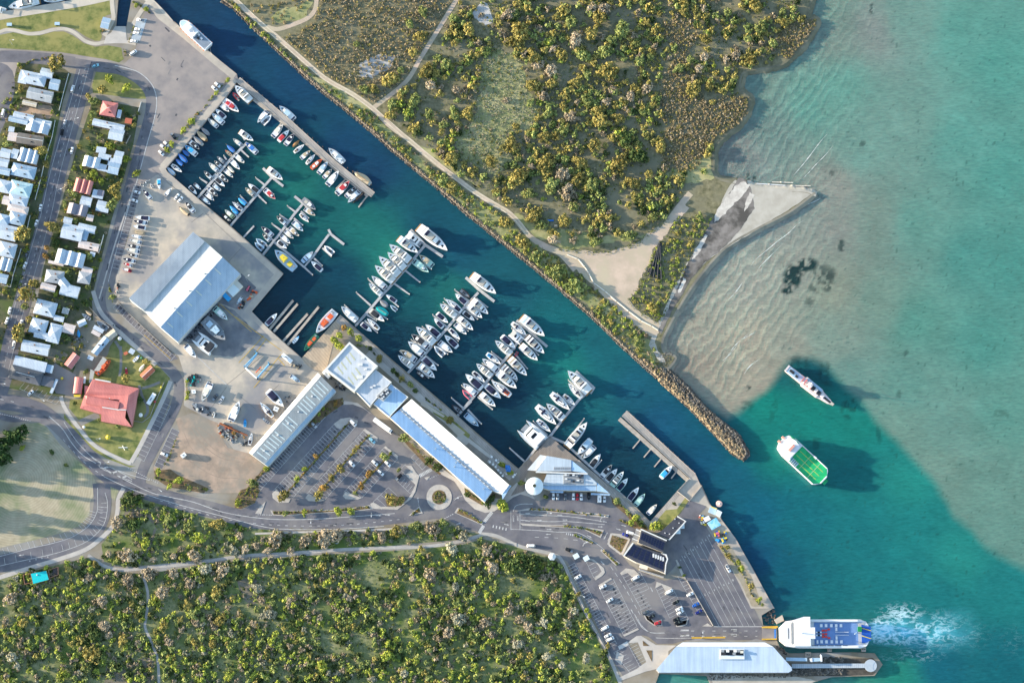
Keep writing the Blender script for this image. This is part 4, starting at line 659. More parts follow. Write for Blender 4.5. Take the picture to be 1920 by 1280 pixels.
def boat_parts(kind, c):
    """list of (name, mesh, [(subname, mesh)]) ; c: colour letters"""
    key = (kind, c)
    if key in BM: return BM[key]
    h0 = COLR[c[0]]; ac = COLR[c[1]] if len(c) > 1 else GW; a2 = COLR[c[2]] if len(c) > 2 else NAVY; out = []
    def add(n, b, m, sub=(), parent=None):
        out.append((n, b.mesh(n, m), [(sn, sb.mesh(sn, sm)) for sn, sb, sm in sub]))
    if kind == 'm':
        st = hull(3.3); add('hull', hull_mesh(st), h0); add('foredeck', deckpoly(st, .52, .99), ac); add('cockpit_sole', deckpoly(st, .0, .34, .2, -.35), COLR['s'])
        add('cabin', cabin(-1.4, 3.0, 1.25, .75, 1.1, 2.05, .9, .0, .2), GW, [('windscreen', band(-1.4, 3.0, 1.25, .75, 1.1, 2.05, .9, 0, .2), GLASS)])
        add('hardtop', MB().box(-2.0, .9, -1.12, 1.12, 2.6, 2.72, tx=.05, ty=.05), ac if len(c) > 1 else GW); add('cockpit_seat', MB().box(-4.6, -3.9, -1.1, 1.1, .8, 1.25), a2); add('hatch', MB().box(2.9, 3.5, -.28, .28, 1.45, 1.56), GLASS); add('engine', outboard(), COLR['d'])
    elif kind == 'f':
        st = hull(3.15, 1.3, .6, .88, full=2.5); add('hull', hull_mesh(st), h0); add('foredeck', deckpoly(st, .5, .99), GW); add('cockpit_sole', deckpoly(st, .0, .22, .18, -.3), TEAK); add('side_deck', deckpoly(st, .22, .5, .14, -.05), GW)
        add('saloon', cabin(-2.9, 2.6, 1.25, .85, 1.25, 2.3, 1.3, 0, .15), GW, [('windscreen', band(-2.9, 2.6, 1.25, .85, 1.25, 2.3, 1.3, 0, .15), GLASS)])
        add('flybridge', cabin(-3.6, .9, 1.2, .8, 2.32, 2.75, .5, -.1, -.08), ac, [('flybridge_floor', MB().box(-3.2, .2, -.95, .95, 2.75, 2.77), COLR['s']), ('helm_screen', MB().box(.15, .4, -.8, .8, 2.78, 3.15, tx=.08, ty=.1), GLASS), ('flybridge_seat', MB().box(-2.6, -1.6, -.8, .8, 2.77, 3.1), a2)])
        add('radar_arch', MB().box(-2.7, -2.3, -1.15, -1.0, 2.3, 3.9).box(-2.7, -2.3, 1.0, 1.15, 2.3, 3.9).box(-2.8, -2.2, -1.17, 1.17, 3.9, 4.05), GW); add('swim_platform', MB().box(-5.5, -5.0, -1.3, 1.3, .25, .4), TEAK); add('hatch', MB().box(2.9, 3.5, -.3, .3, 1.62, 1.72), GLASS); add('bow_rail', MB().tube((2.5, 1.0, 2.2), (4.8, .1, 2.4), .03).tube((2.5, -1.0, 2.2), (4.8, -.1, 2.4), .03), m_grey)
    elif kind == 's':
        st = hull(3.3, 1.1, .4, .9); add('hull', hull_mesh(st), h0); add('foredeck', deckpoly(st, .5, .99), GW)
        add('cockpit_cover', cabin(-4.3, .1, 1.3, 1.25, 1.05, 1.75, .5, .5, .3), ac); add('windscreen', cabin(-.2, 1.5, 1.25, .95, 1.15, 1.7, 1.2, 0, .2), GLASS); add('cuddy_cabin', cabin(.9, 3.4, 1.0, .5, 1.2, 1.55, .7, .1, .2), GW); add('swim_platform', MB().box(-5.5, -5, -1.2, 1.2, .3, .42), GW); add('hatch', MB().box(2.0, 2.5, -.25, .25, 1.55, 1.63), GLASS)
    elif kind == 'y':
        st = hull(3.0, 1.1, .45, .62, full=1.9); add('hull', hull_mesh(st), h0); add('deck', deckpoly(st, 0, .99), GW); add('cockpit', MB().box(-4.2, -1.6, -.75, .75, .75, 1.2), COLR['s'] if len(c) < 2 else ac, [('wheel', MB().tube((-3.4, 0, 1.2), (-3.3, 0, 1.9), .35, .35, 10), COLR['d'])])
        add('coach_roof', cabin(-1.6, 2.6, .95, .5, 1.1, 1.6, .8, .1, .2), GW, [('window', band(-1.6, 2.6, .95, .5, 1.1, 1.6, .8, .1, .2), GLASS)]); add('spray_hood', cabin(-2.0, -1.0, .95, .9, 1.4, 2.1, .5, .1, .15), a2)
        add('mast', MB().tube((.9, 0, 1.5), (.9, 0, 13), .09, .06), m_grey, [('spreader', MB().tube((.9, -1.0, 8), (.9, 1.0, 8), .04), m_grey)]); add('boom', MB().tube((.8, 0, 2.6), (-3.6, 0, 2.8), .17), a2); add('hatch', MB().box(2.8, 3.3, -.25, .25, 1.3, 1.38), GLASS)
    elif kind == 'c':
        st = hull(3.2, .95, .5, .5, full=1.9); add('hull', hull_mesh(st), h0); k = MB(); rg = []
        for i in range(1, 10): x, b, z = st[i]; rg.append([(x, -b-.02, z), (x, -b*.5, z+.42), (x, 0, z+.6), (x, b*.5, z+.42), (x, b+.02, z)])
        k.loft(rg, closed=False); add('cover', k, ac); add('boom', MB().tube((2.5, 0, 1.9), (-3.8, 0, 1.8), .1), TEAK); add('mast', MB().tube((2.4, 0, 1), (2.4, 0, 7), .09, .06), TEAK); add('rudder', MB().box(-5.5, -4.9, -.06, .06, -.2, 1.0), COLR['t']); add('bowsprit', MB().tube((4.6, 0, 1.4), (6.0, 0, 1.6), .08, .05), TEAK)
    elif kind == 'd':
        st = hull(4.0, .9, .3, .95, full=2.6); add('hull', hull_mesh(st, -.3), COLR['g']); pts = [(x, b, z) for x, b, z in st]; path = [(p[0], -p[1]+.3, p[2]) for p in pts] + [(p[0], p[1]-.3, p[2]) for p in pts[::-1]]; tb = MB()
        for p, q in zip(path[:-1], path[1:]): tb.tube(p, q, .5, n=7)
        add('tube', tb, h0); add('floor', deckpoly(st, .02, .8, .7, -.3), ac); add('console', MB().box(-1.2, .1, -.6, .6, .7, 1.9, tx=.2, ty=.1), COLR['d'] if len(c) < 3 else a2); add('seat', MB().box(-2.6, -1.8, -.8, .8, .7, 1.3), COLR['d']); add('engine', outboard(), COLR['d'])
    elif kind == 'k':
        for sgn, nm in ((-1, 'hull'), (1, 'hull')):
            st = hull(1.5, 1.3, .4, .8); mm = hull_mesh(st); mm.v = [(x, y + sgn*1.9, z) for x, y, z in mm.v]; add(nm, mm, h0)
        add('bridge_deck', MB().box(-4.6, 2.6, -2.2, 2.2, .9, 1.45), GW); add('saloon', cabin(-2.6, 2.0, 1.9, 1.5, 1.4, 2.4, 1.3, 0, .2), GW, [('windscreen', band(-2.6, 2.0, 1.9, 1.5, 1.4, 2.4, 1.3, 0, .2), GLASS)]); add('hardtop', MB().box(-4.4, -1.8, -1.9, 1.9, 3.0, 3.12), ac); add('trampoline', MB().box(2.6, 4.2, -1.2, 1.2, 1.2, 1.24), COLR['g']); add('cockpit_seat', MB().box(-4.4, -3.7, -1.4, 1.4, 1.45, 1.8), a2); add('skylight', MB().box(-1.6, -.4, -.9, .9, 2.41, 2.46), GLASS)
    elif kind == 'w':
        st = hull(3.3, 1.3, .7, .8, full=2.6); add('hull', hull_mesh(st, lip=.2), h0); add('deck', deckpoly(st, .02, .97, .22, -.2), ac)
        add('wheelhouse', cabin(-.6, 2.0, 1.05, .8, 1.2, 2.8, .3, .0, .12), a2 if len(c) > 2 else GW, [('window', band(-.6, 2.0, 1.05, .8, 1.2, 2.8, .3, 0, .12), GLASS)]); add('engine_box', MB().box(-3.4, -1.6, -.8, .8, 1.1, 1.6, tx=.06, ty=.06), a2 if len(c) > 2 else COLR['s']); add('mast', MB().tube((.4, 0, 2.8), (.4, 0, 5.5), .07), m_grey); add('fish_bin', MB().box(-4.5, -3.8, -.9, .1, 1.1, 1.5), COLR['g']); add('anchor_winch', MB().box(3.1, 3.6, -.3, .3, 1.5, 1.9), COLR['d'])
    elif kind == 'o':      # open boat with thwarts
        st = hull(3.3, 1.0, .5, .75); add('hull', hull_mesh(st, lip=.18), h0); add('floor', deckpoly(st, .03, .75, .3, -.55), ac)
        for x in (-3, -.8, 1.4): add('thwart', MB().box(x-.3, x+.3, -1.25, 1.25, .95, 1.05), a2)
        add('foredeck', deckpoly(st, .75, .99, .15), ac)
    BM[key] = out; return out
KINDN = {'m': ('motor_cruiser', 'motor boat'), 'f': ('flybridge_cruiser', 'motor yacht'), 's': ('sports_cruiser', 'motor boat'), 'y': ('sailing_yacht', 'sailing boat'), 'c': ('couta_boat', 'wooden boat'), 'd': ('inflatable_dinghy', 'dinghy'), 'k': ('catamaran', 'catamaran'), 'w': ('work_boat', 'work boat'), 'o': ('open_boat', 'rowing boat')}
CN = {'w': 'white', 'k': 'cream', 't': 'wooden', 'n': 'navy', 'b': 'blue', 'c': 'bright blue', 'p': 'pale blue', 'g': 'grey', 'd': 'dark', 'o': 'orange', 'r': 'red', 'y': 'yellow', 'e': 'teal', 'v': 'green', 'a': 'beige', 'm': 'pale green', 'l': 'lime', 'x': 'pink', 's': 'tan'}
def look(kind, c):
    a_ = CN[c[0]]; b_ = CN[c[1]] if len(c) > 1 and c[1] != c[0] else ''
    return {'m': a_ + ' cruiser' + (f' with {b_} top' if b_ else ''), 'f': a_ + ' flybridge cruiser' + (f' with {b_} top' if b_ else ''), 's': a_ + f' sports boat with {b_ or "white"} cover', 'y': a_ + ' sailing yacht' + (f' with {b_} cockpit' if b_ else ''), 'c': f'{a_} couta boat under {b_ or a_} cover', 'd': a_ + ' inflatable dinghy', 'k': a_ + ' catamaran', 'w': a_ + ' work boat' + (f' with {b_} deck' if b_ else ''), 'o': a_ + ' rowing boat' + (f' with {b_} inside' if b_ else '')}[kind]
PROTO = {}
def add_boat(kind, c, t, bx, by, sx_, sy_, label, group, z=None, beam=1.0, stand=False):
    (bx, by), (sx_, sy_) = t(bx, by, sx_, sy_); zz = ZW if z is None else z; bo, s_ = P(bx, by, zz + .9), P(sx_, sy_, zz + .9); d = bo - s_; L = d.length; c_ = (bo + s_) / 2; k = L / 9.9
    loc = (c_.x, c_.y, zz); rz = math.atan2(d.y, d.x); kb = k * beam * 1.13
    root = empty(KINDN[kind][0], loc, rz, label, KINDN[kind][1], group, (k, kb, max(k, .6)*.95))
    if (kind, c) in PROTO:
        for ch in PROTO[kind, c]:
            n = ch.copy(); COL.objects.link(n); n.parent = root
            for g_ in ch.children: q = g_.copy(); COL.objects.link(q); q.parent = n
    else:
        PROTO[kind, c] = []
        for nm, me, sub in boat_parts(kind, c):
            o = link(nm, me, root); PROTO[kind, c].append(o)
            for sn, sm in sub: link(sn, sm, o)
    if stand:
        root.location.z = zz + .6*k
        for sx2 in (-2.5, 2):
            st = MB().box(sx2-.15, sx2+.15, -1.5, 1.5, -.6/.95, -.45).tube((sx2, 1.5, -.6), (sx2, 1.2, .5), .07).tube((sx2, -1.5, -.6), (sx2, -1.2, .5), .07); o = link('cradle', PROTO.setdefault(('cradle', sx2), st.mesh('cradle', m_grey)), root)
    return root
LABS = {}
def fleet(t, where, group, rows, z=None, stand=False):
    for i, q in enumerate(rows):
        kind, c, bx, by, sx_, sy_ = q[:6]; beam = q[6] if len(q) > 6 else 1.0
        add_boat(kind, c, t, bx, by, sx_, sy_, f'{look(kind, c)}, {ordn(i)} {where}' if len(rows) > 1 else f'{look(kind, c)} {where}', group, z, beam, stand)
g0 = 'boats moored in the marina'
fleet(F, 'south-east along the quay by the hardstand corner', g0, [('f','wk',1072,862,1222,1012,1.1),('d','rg',1050,930,1100,985),('w','wwr',1108,1122,962,1005),('m','ww',1012,1118,920,1042)])
fleet(G, "down the west quay from the hardstand", g0, [('s','wn',872,130,968,215),('m','wp',840,178,955,275),('m','wk',800,228,895,310),('c','gg',728,315,812,388),('c','ta',684,350,788,445),('c','kg',648,400,748,490),('m','wd',714,532,608,448),('m','wc',568,495,686,590),('c','gb',538,535,612,598),('c','bb',494,572,590,660),('c','db',472,628,552,695),('y','wk',540,762,436,688),('c','ap',388,712,470,792)])
fleet(G, "shoreward on the westernmost pontoon's west side", g0, [('f','ww',1255,452,1118,358),('m','wk',1050,428,1135,492),('c','gb',985,488,1068,562),('o','ao',970,540,1035,598),('m','gg',890,605,968,672),('m','wd',862,645,932,710),('m','wk',808,670,898,752),('m','wd',760,750,835,825),('m','gp',730,935,662,875),('s','wd',688,982,615,905)])
fleet(G, "shoreward on the westernmost pontoon's east side", g0, [('m','wb',1178,468,1290,572),('m','wk',1162,672,1072,590),('m','ww',1118,735,1028,642),('c','gk',1060,772,998,700),('m','wk',1052,815,968,740),('m','wd',1000,862,908,782),('s','wd',968,905,876,822),('m','wp',925,950,852,888),('m','wd',898,1002,802,918),('m','ww',860,1045,778,975),('m','gp',825,1085,735,1010)])
fleet(J, "round the second pontoon from its head", g0, [('f','ww',588,308,440,195),('s','wd',240,345,345,428),('m','ka',212,385,300,462),('c','dc',138,482,225,558),('y','dg',80,525,182,608),('c','cc',55,562,138,642),('m','lw',8,605,95,682),('w','dg',-20,645,65,722),('m','wr',515,498,405,402)])
fleet(J, "shoreward on the third pontoon's east side", g0, [('w','gw',916,606,788,498),('m','wa',912,662,805,592),('y','wa',848,728,758,645),('m','wp',792,818,688,725),('m','wa',748,868,650,782),('m','wk',695,892,608,815),('m','ww',662,942,572,860),('s','wd',628,992,540,918)])
fleet(J, "shoreward on the third pontoon's west side", g0, [('m','wd',528,668,622,752),('m','wn',375,775,485,865),('m','wd',385,840,455,915),('d','pw',325,898,412,958),('d','pb',312,935,388,1002)])
fleet(J, "round the zigzag pontoon from the quay", g0, [('w','pwy',512,1015,708,1198),('o','pg',892,1022,782,1125),('s','wn',870,1118,975,1208),('d','ww',1008,968,1092,1042)])
fleet(PP, "along the timber jetty's channel side from shore", g0, [('m','wp',555,318,702,450,.95),('w','wdw',1048,742,1198,880,.9),('c','ka',1300,975,1465,1095,1.1)])
fleet(PP, "along the timber jetty's marina side from shore", g0, [('m','ww',335,482,430,368),('d','wd',470,408,385,492),('m','wk',590,502,488,622),('s','wr',652,555,548,660),('m','wn',702,592,612,702),('c','tt',755,655,688,718),('y','wa',802,700,700,778),('m','wa',862,762,768,838),('y','wk',910,800,822,892),('w','oow',978,850,872,938),('m','wp',1038,872,945,988),('m','wa',1080,945,995,1032),('m','ww',1148,965,1035,1105),('m','wr',1258,1065,1128,1195),('m','wd',1318,1125,1218,1222),('m','ww',1240,1280,1352,1168),('c','dd',1300,1275,1398,1180)])
fleet(LK, "shoreward on the teal-tarp pontoon's north side", g0, [('f','ww',1168,378,885,150,.82),('k','ww',915,322,765,208,.8),('f','wp',872,400,682,255),('f','ww',590,318,788,475),('f','ww',572,395,738,552),('f','ww',486,438,678,618),('f','wk',446,528,625,682),('m','ww',412,630,550,748),('f','wk',384,702,505,812),('w','wgw',108,935,258,1075,.9)])
fleet(LK, "shoreward on the teal-tarp pontoon's south side", g0, [('m','ma',885,418,1022,528),('m','mm',982,592,832,478),('s','wn',552,812,652,882),('c','gg',490,865,568,928,1.5),('c','ee',448,935,572,1012,1.3),('s','kd',538,1082,402,975),('y','wa',365,1052,482,1158),('s','wn',412,1182,308,1102),('d','pp',600,920,660,970)])
fleet(MK, "shoreward on the middle long pontoon's north side", g0, [('f','ww',1228,168,990,-15,.9),('d','dd',965,202,872,128),('s','wn',818,162,928,262),('y','wn',722,218,878,342),('f','wk',668,268,822,392),('s','wn',748,455,640,362),('s','wn',606,408,692,498),('s','wn',522,472,658,588),('f','ww',430,500,608,660),('m','wd',384,572,548,702),('m','ww',348,642,502,775),('m','wa',270,728,425,832),('f','wk',248,782,388,895)])
fleet(MK, "shoreward on the middle long pontoon's south side", g0, [('f','ww',1148,368,988,228),('f','ww',1088,408,950,280),('s','wd',1012,432,905,348),('f','ww',998,528,852,402),('m','ww',932,570,818,465),('y','wn',866,622,765,515),('s','wn',712,578,835,692),('m','ww',792,752,660,648),('d','ww',612,688,705,780),('s','wn',636,932,498,808),('f','ww',616,1006,462,878),('w','dg',528,1018,440,940)])
fleet(NK, "shoreward on the pink-dinghy pontoon's north side", g0, [('f','wp',1178,272,955,85,.95),('y','wk',998,258,852,135),('k','wk',960,330,842,232),('s','wn',888,390,755,272),('f','wk',686,315,842,448),('y','wc',742,548,600,442),('m','ww',556,495,712,615),('f','wk',498,545,645,672),('y','wd',582,728,462,625),('s','wn',388,648,545,785),('m','ww',362,740,498,852),('d','xg',362,808,438,882),('d','dg',255,955,350,1035)])
fleet(NK, "shoreward on the pink-dinghy pontoon's south side", g0, [('f','wn',1175,442,1002,280),('f','ww',1110,512,942,362),('d','rd',885,468,910,422),('f','wa',1002,662,832,495),('f','wn',912,708,762,568),('f','ww',898,792,712,630),('y','ko',648,715,838,862),('s','wn',742,890,598,762),('f','ww',688,972,542,842),('m','pp',520,1168,388,1048)])
fleet(O, "shoreward along the tall yachts' walkway", g0, [('f','ww',664,192,872,398),('y','wk',668,312,802,455),('y','wa',738,532,622,428),('y','ww',682,578,498,415),('f','wn',452,518,622,668),('y','ww',548,725,352,540),('y','ww',492,798,360,678),('k','ww',205,735,405,915,1.15)])
fleet(O, "along the south wharf from the wooden point", g0, [('f','wn',856,708,660,940,.85),('s','wp',762,1022,892,880),('m','ww',820,1062,932,940),('s','wd',992,1018,892,1148)])
fleet(W, "down the straight south wharf after the gap", g0, [('m','wd',358,62,252,185),('s','wd',412,98,308,220),('f','md',476,128,358,272),('s','mn',518,192,416,312),('s','wn',628,284,526,412),('m','mm',690,348,592,465),('m','wk',808,455,716,552)])
fleet(W, 'with bright blue cover at the pier finger', g0, [('s','wc',962,68,852,182)])
fleet(I, 'in the inner dock by the boatyard', g0, [('s','wn',1064,148,958,258),('o','pc',1284,372,1222,440),('w','woo',1458,345,1645,130,.95),('w','voo',1335,522,1468,365,.85)])
fleet(A, "at the promenade of the upper harbour", g0, [('f','ww',95,85,385,5),('f','ww',-110,90,55,120,1.3),('m','ww',440,15,640,-25)])
# the survey ship at the quay and others are built below; boats standing ashore
gy_ = 'boats standing ashore in the yard'
fleet(H, "down the yard row by the bays", gy_, [('s','wn',182,40,318,52),('m','wn',162,78,300,102),('s','wn',158,128,280,148),('c','aa',165,182,272,198),('m','ww',140,222,245,245),('m','wk',122,265,242,298),('m','wd',100,320,228,348),('m','wk',88,360,222,388),('m','wd',105,412,208,430),('m','wn',55,455,182,485),('m','wr',55,498,150,528),('m','rw',48,552,138,578)], .05, True)
fleet(G, 'stored near the corner of the basin', gy_, [('m','wn',150,938,232,1032),('s','wc',315,935,308,832),('m','ww',438,922,372,992),('m','wd',575,1058,662,1162),('c','da',512,1110,612,1192),('d','ww',225,880,245,915)], .05, True)
fleet(I, "out from the big boat shed", gy_, [('m','mw',572,215,440,95),('w','ggp',552,422,342,212,1.1),('k','wd',248,378,428,520,1.0),('m','ww',255,592,150,468),('m','wk',318,1028,400,845),('m','ww',690,1028,602,1222),('s','wn',1132,1082,978,928),('y','ta',892,1035,1022,1182),('m','wp',1295,835,1198,768),('o','gp',918,1192,988,1248),('o','cb',745,1198,742,1278)], .05, True)
fleet(Q, 'beside the scrap pile at the grey shed', gy_, [('y','wd',1240,700,1215,820)], .05, True)
fleet(H, 'on the dark apron by the blue and white annex', gy_, [('m','wp',1195,908,1245,838)], .05, True)
gm = 'boats shown in the museum yard'
fleet(D, 'on the museum grass', gm, [('o','wb',1395,30,1332,92),('c','kk',1448,115,1392,188),('o','rw',1258,148,1266,214)], .05)
fleet(C_, 'in the museum work yard', gm, [('o','gs',815,785,902,848),('c','da',850,755,920,805),('d','gd',972,865,1075,945),('c','cc',780,945,790,1022)], .05)
# ------------------------------------------------------------------ buildings
RC = {'W': ('c0c9d1', 'adbac6'), 'B': ('a3b7c8', '91a8bc'), 'G': ('a9adb0', '989da1'), 'T': ('b5cfd2', 'a5c2c8'), 'D': ('55585c', '484b50'), 'R': ('cb7c74', 'bd6f68'), 'N': ('7d756c', '6d665e'), 'K': ('c6baa4', 'b5aa96'), 'P': ('d6c8c0', 'c7b9b1'), 'M': ('8b858d', '79747d'), 'O': ('c06a4c', 'ac5f45'), 'C': ('2f7fc4', '2a72b3')}
M_WALL = {'w': mat('weatherboard', 'cfc9bd', 'bdb7ab', .8, .8, rnd=.1), 'b': mat('brick_wall', '8f6a56', '7d5c4b', 2, .9), 'g': mat('grey_wall', '8f9092', '828385', .6, .8), 's': mat('shed_wall', 'b4b9bb', 'a5aaac', .6, .6)}
M_WIN = mat('window_glass', '1a2229', rough=.15, spec=.6); M_DOOR = mat('door_paint', '6d5a4a', rough=.7); M_GUT = mat('gutter', 'c8c9c8', rough=.5)
def roofmat(c, ang):
    a = round(math.degrees(ang) / 15) * 15
    return corrug(f'roof_{c}_{a}', RC[c][0], RC[c][1], R(a), .95, c3={'R': 'c67f77', 'D': '63646a'}.get(c))
def block(root, t, cx, cy, l, w, ang, eave, rise, typ, rc, wc='w', z0=0, ov=.45, win=True, parts=('wall', 'roof')):
    (cx, cy), = t(cx, cy); k = 1 / t.k / 3; l *= k; w *= k * 1.015; c = P(cx, cy, z0 + eave); a = -R(ang); ca, sa = math.cos(a), math.sin(a)
    def tr(m):
        m.v = [(c.x + x*ca - y*sa - root.location.x, c.y + x*sa + y*ca - root.location.y, z + z0) for x, y, z in m.v]; return m
    L_, W_ = l/2, w/2; wl = tr(MB().box(-L_+ov, L_-ov, -W_+ov, W_-ov, -z0 if z0 == 0 else 0, eave)).build(parts[0], M_WALL[wc], root)
    m = MB(); e = eave; th = .18
    def slope(pts): m.face(pts); m.face([(x, y, z - th) for x, y, z in pts[::-1]]); n = len(pts); [m.face([pts[i], (pts[i][0], pts[i][1], pts[i][2]-th), (pts[(i+1)%n][0], pts[(i+1)%n][1], pts[(i+1)%n][2]-th), pts[(i+1)%n]]) for i in range(n)]
    if typ == 'g':
        slope([(-L_, -W_, e), (L_, -W_, e), (L_, 0, e+rise), (-L_, 0, e+rise)]); slope([(L_, W_, e), (-L_, W_, e), (-L_, 0, e+rise), (L_, 0, e+rise)])
        tr(MB().face([(-L_+ov, -W_+ov, e), (-L_+ov, W_-ov, e), (-L_+ov, 0, e+rise*.9)]).face([(L_-ov, W_-ov, e), (L_-ov, -W_+ov, e), (L_-ov, 0, e+rise*.9)])).build('gable', M_WALL[wc], root)
    elif typ == 'h':
        h = min(W_, L_*.9); slope([(-L_, -W_, e), (L_, -W_, e), (L_-h, 0, e+rise), (-L_+h, 0, e+rise)]); slope([(L_, W_, e), (-L_, W_, e), (-L_+h, 0, e+rise), (L_-h, 0, e+rise)])
        slope([(-L_, W_, e), (-L_, -W_, e), (-L_+h, 0, e+rise)]); slope([(L_, -W_, e), (L_, W_, e), (L_-h, 0, e+rise)])
    elif typ[0] == 'm':
        n = int(typ[1:]); s = l / n
        for i in range(n):
            x0 = -L_ + i*s; slope([(x0, W_, e), (x0, -W_, e), (x0+s/2, -W_, e+rise), (x0+s/2, W_, e+rise)]); slope([(x0+s, -W_, e), (x0+s, W_, e), (x0+s/2, W_, e+rise), (x0+s/2, -W_, e+rise)])
    elif typ == 'f':
        m.box(-L_, L_, -W_, W_, e, e+.15)
    elif typ == 's':     # single slope, high on -y side
        slope([(-L_, -W_, e+rise), (L_, -W_, e+rise), (L_, W_, e), (-L_, W_, e)])
    elif typ == 'v':     # barrel
        n = 8
        for i in range(n):
            b0, b1 = math.pi*i/n, math.pi*(i+1)/n; slope([(-L_, -W_*math.cos(b0), e+rise*math.sin(b0)), (L_, -W_*math.cos(b0), e+rise*math.sin(b0)), (L_, -W_*math.cos(b1), e+rise*math.sin(b1)), (-L_, -W_*math.cos(b1), e+rise*math.sin(b1))])
    ra = a if typ[0] == 'm' else a + math.pi/2
    rf = tr(m).build(parts[1], roofmat(rc, ra + math.pi/2), root)
    if typ in 'gh' and l > 5: tr(MB().box(-L_ + (min(W_, L_*.9) if typ == 'h' else 0), L_ - (min(W_, L_*.9) if typ == 'h' else 0), -.14, .14, e+rise-.05, e+rise+.08)).build('ridge_cap', M_GUT, rf)
    if win and l > 6:
        for x in (-L_*.5, L_*.35):
            tr(MB().box(x-.7, x+.7, -W_+ov-.06, -W_+ov+.1, .9, 2.1)).build('window', M_WIN, root)
        tr(MB().box(-.45, .45, -W_+ov-.05, -W_+ov+.1, 0, 2.0)).build('door', M_DOOR, root)
    return tr, L_, W_
def house(label, t, blocks, name='house', cat='house', extra=None, group='houses of the seaside streets'):
    b0 = blocks[0]; q = P(*t(b0[0], b0[1])[0], 0); root = empty(name, (q.x, q.y, 0), 0, label, cat, group)
    for i, b in enumerate(blocks):
        tr, L_, W_ = block(root, t, *b)
        if i == 0 and len(b) > 5 and b[7] in 'gh' and b[2] > 150:
            rg = random.Random(label); x = rg.uniform(-.4, .4)*L_; ch = tr(MB().box(x-.35, x+.35, W_*.3, W_*.3+.6, b[5], b[5]+b[6]+.9)).build('chimney', M_WALL['b'], root)
            tr(MB().box(L_*.1, L_*.1+1.6, -W_*.6, -W_*.6+1.0, b[5]+b[6]*.42, b[5]+b[6]*.42+.35, tx=.1, ty=.1)).build('skylight', M_WIN, root)
    if extra: extra(root)
    return root
g = 3.2
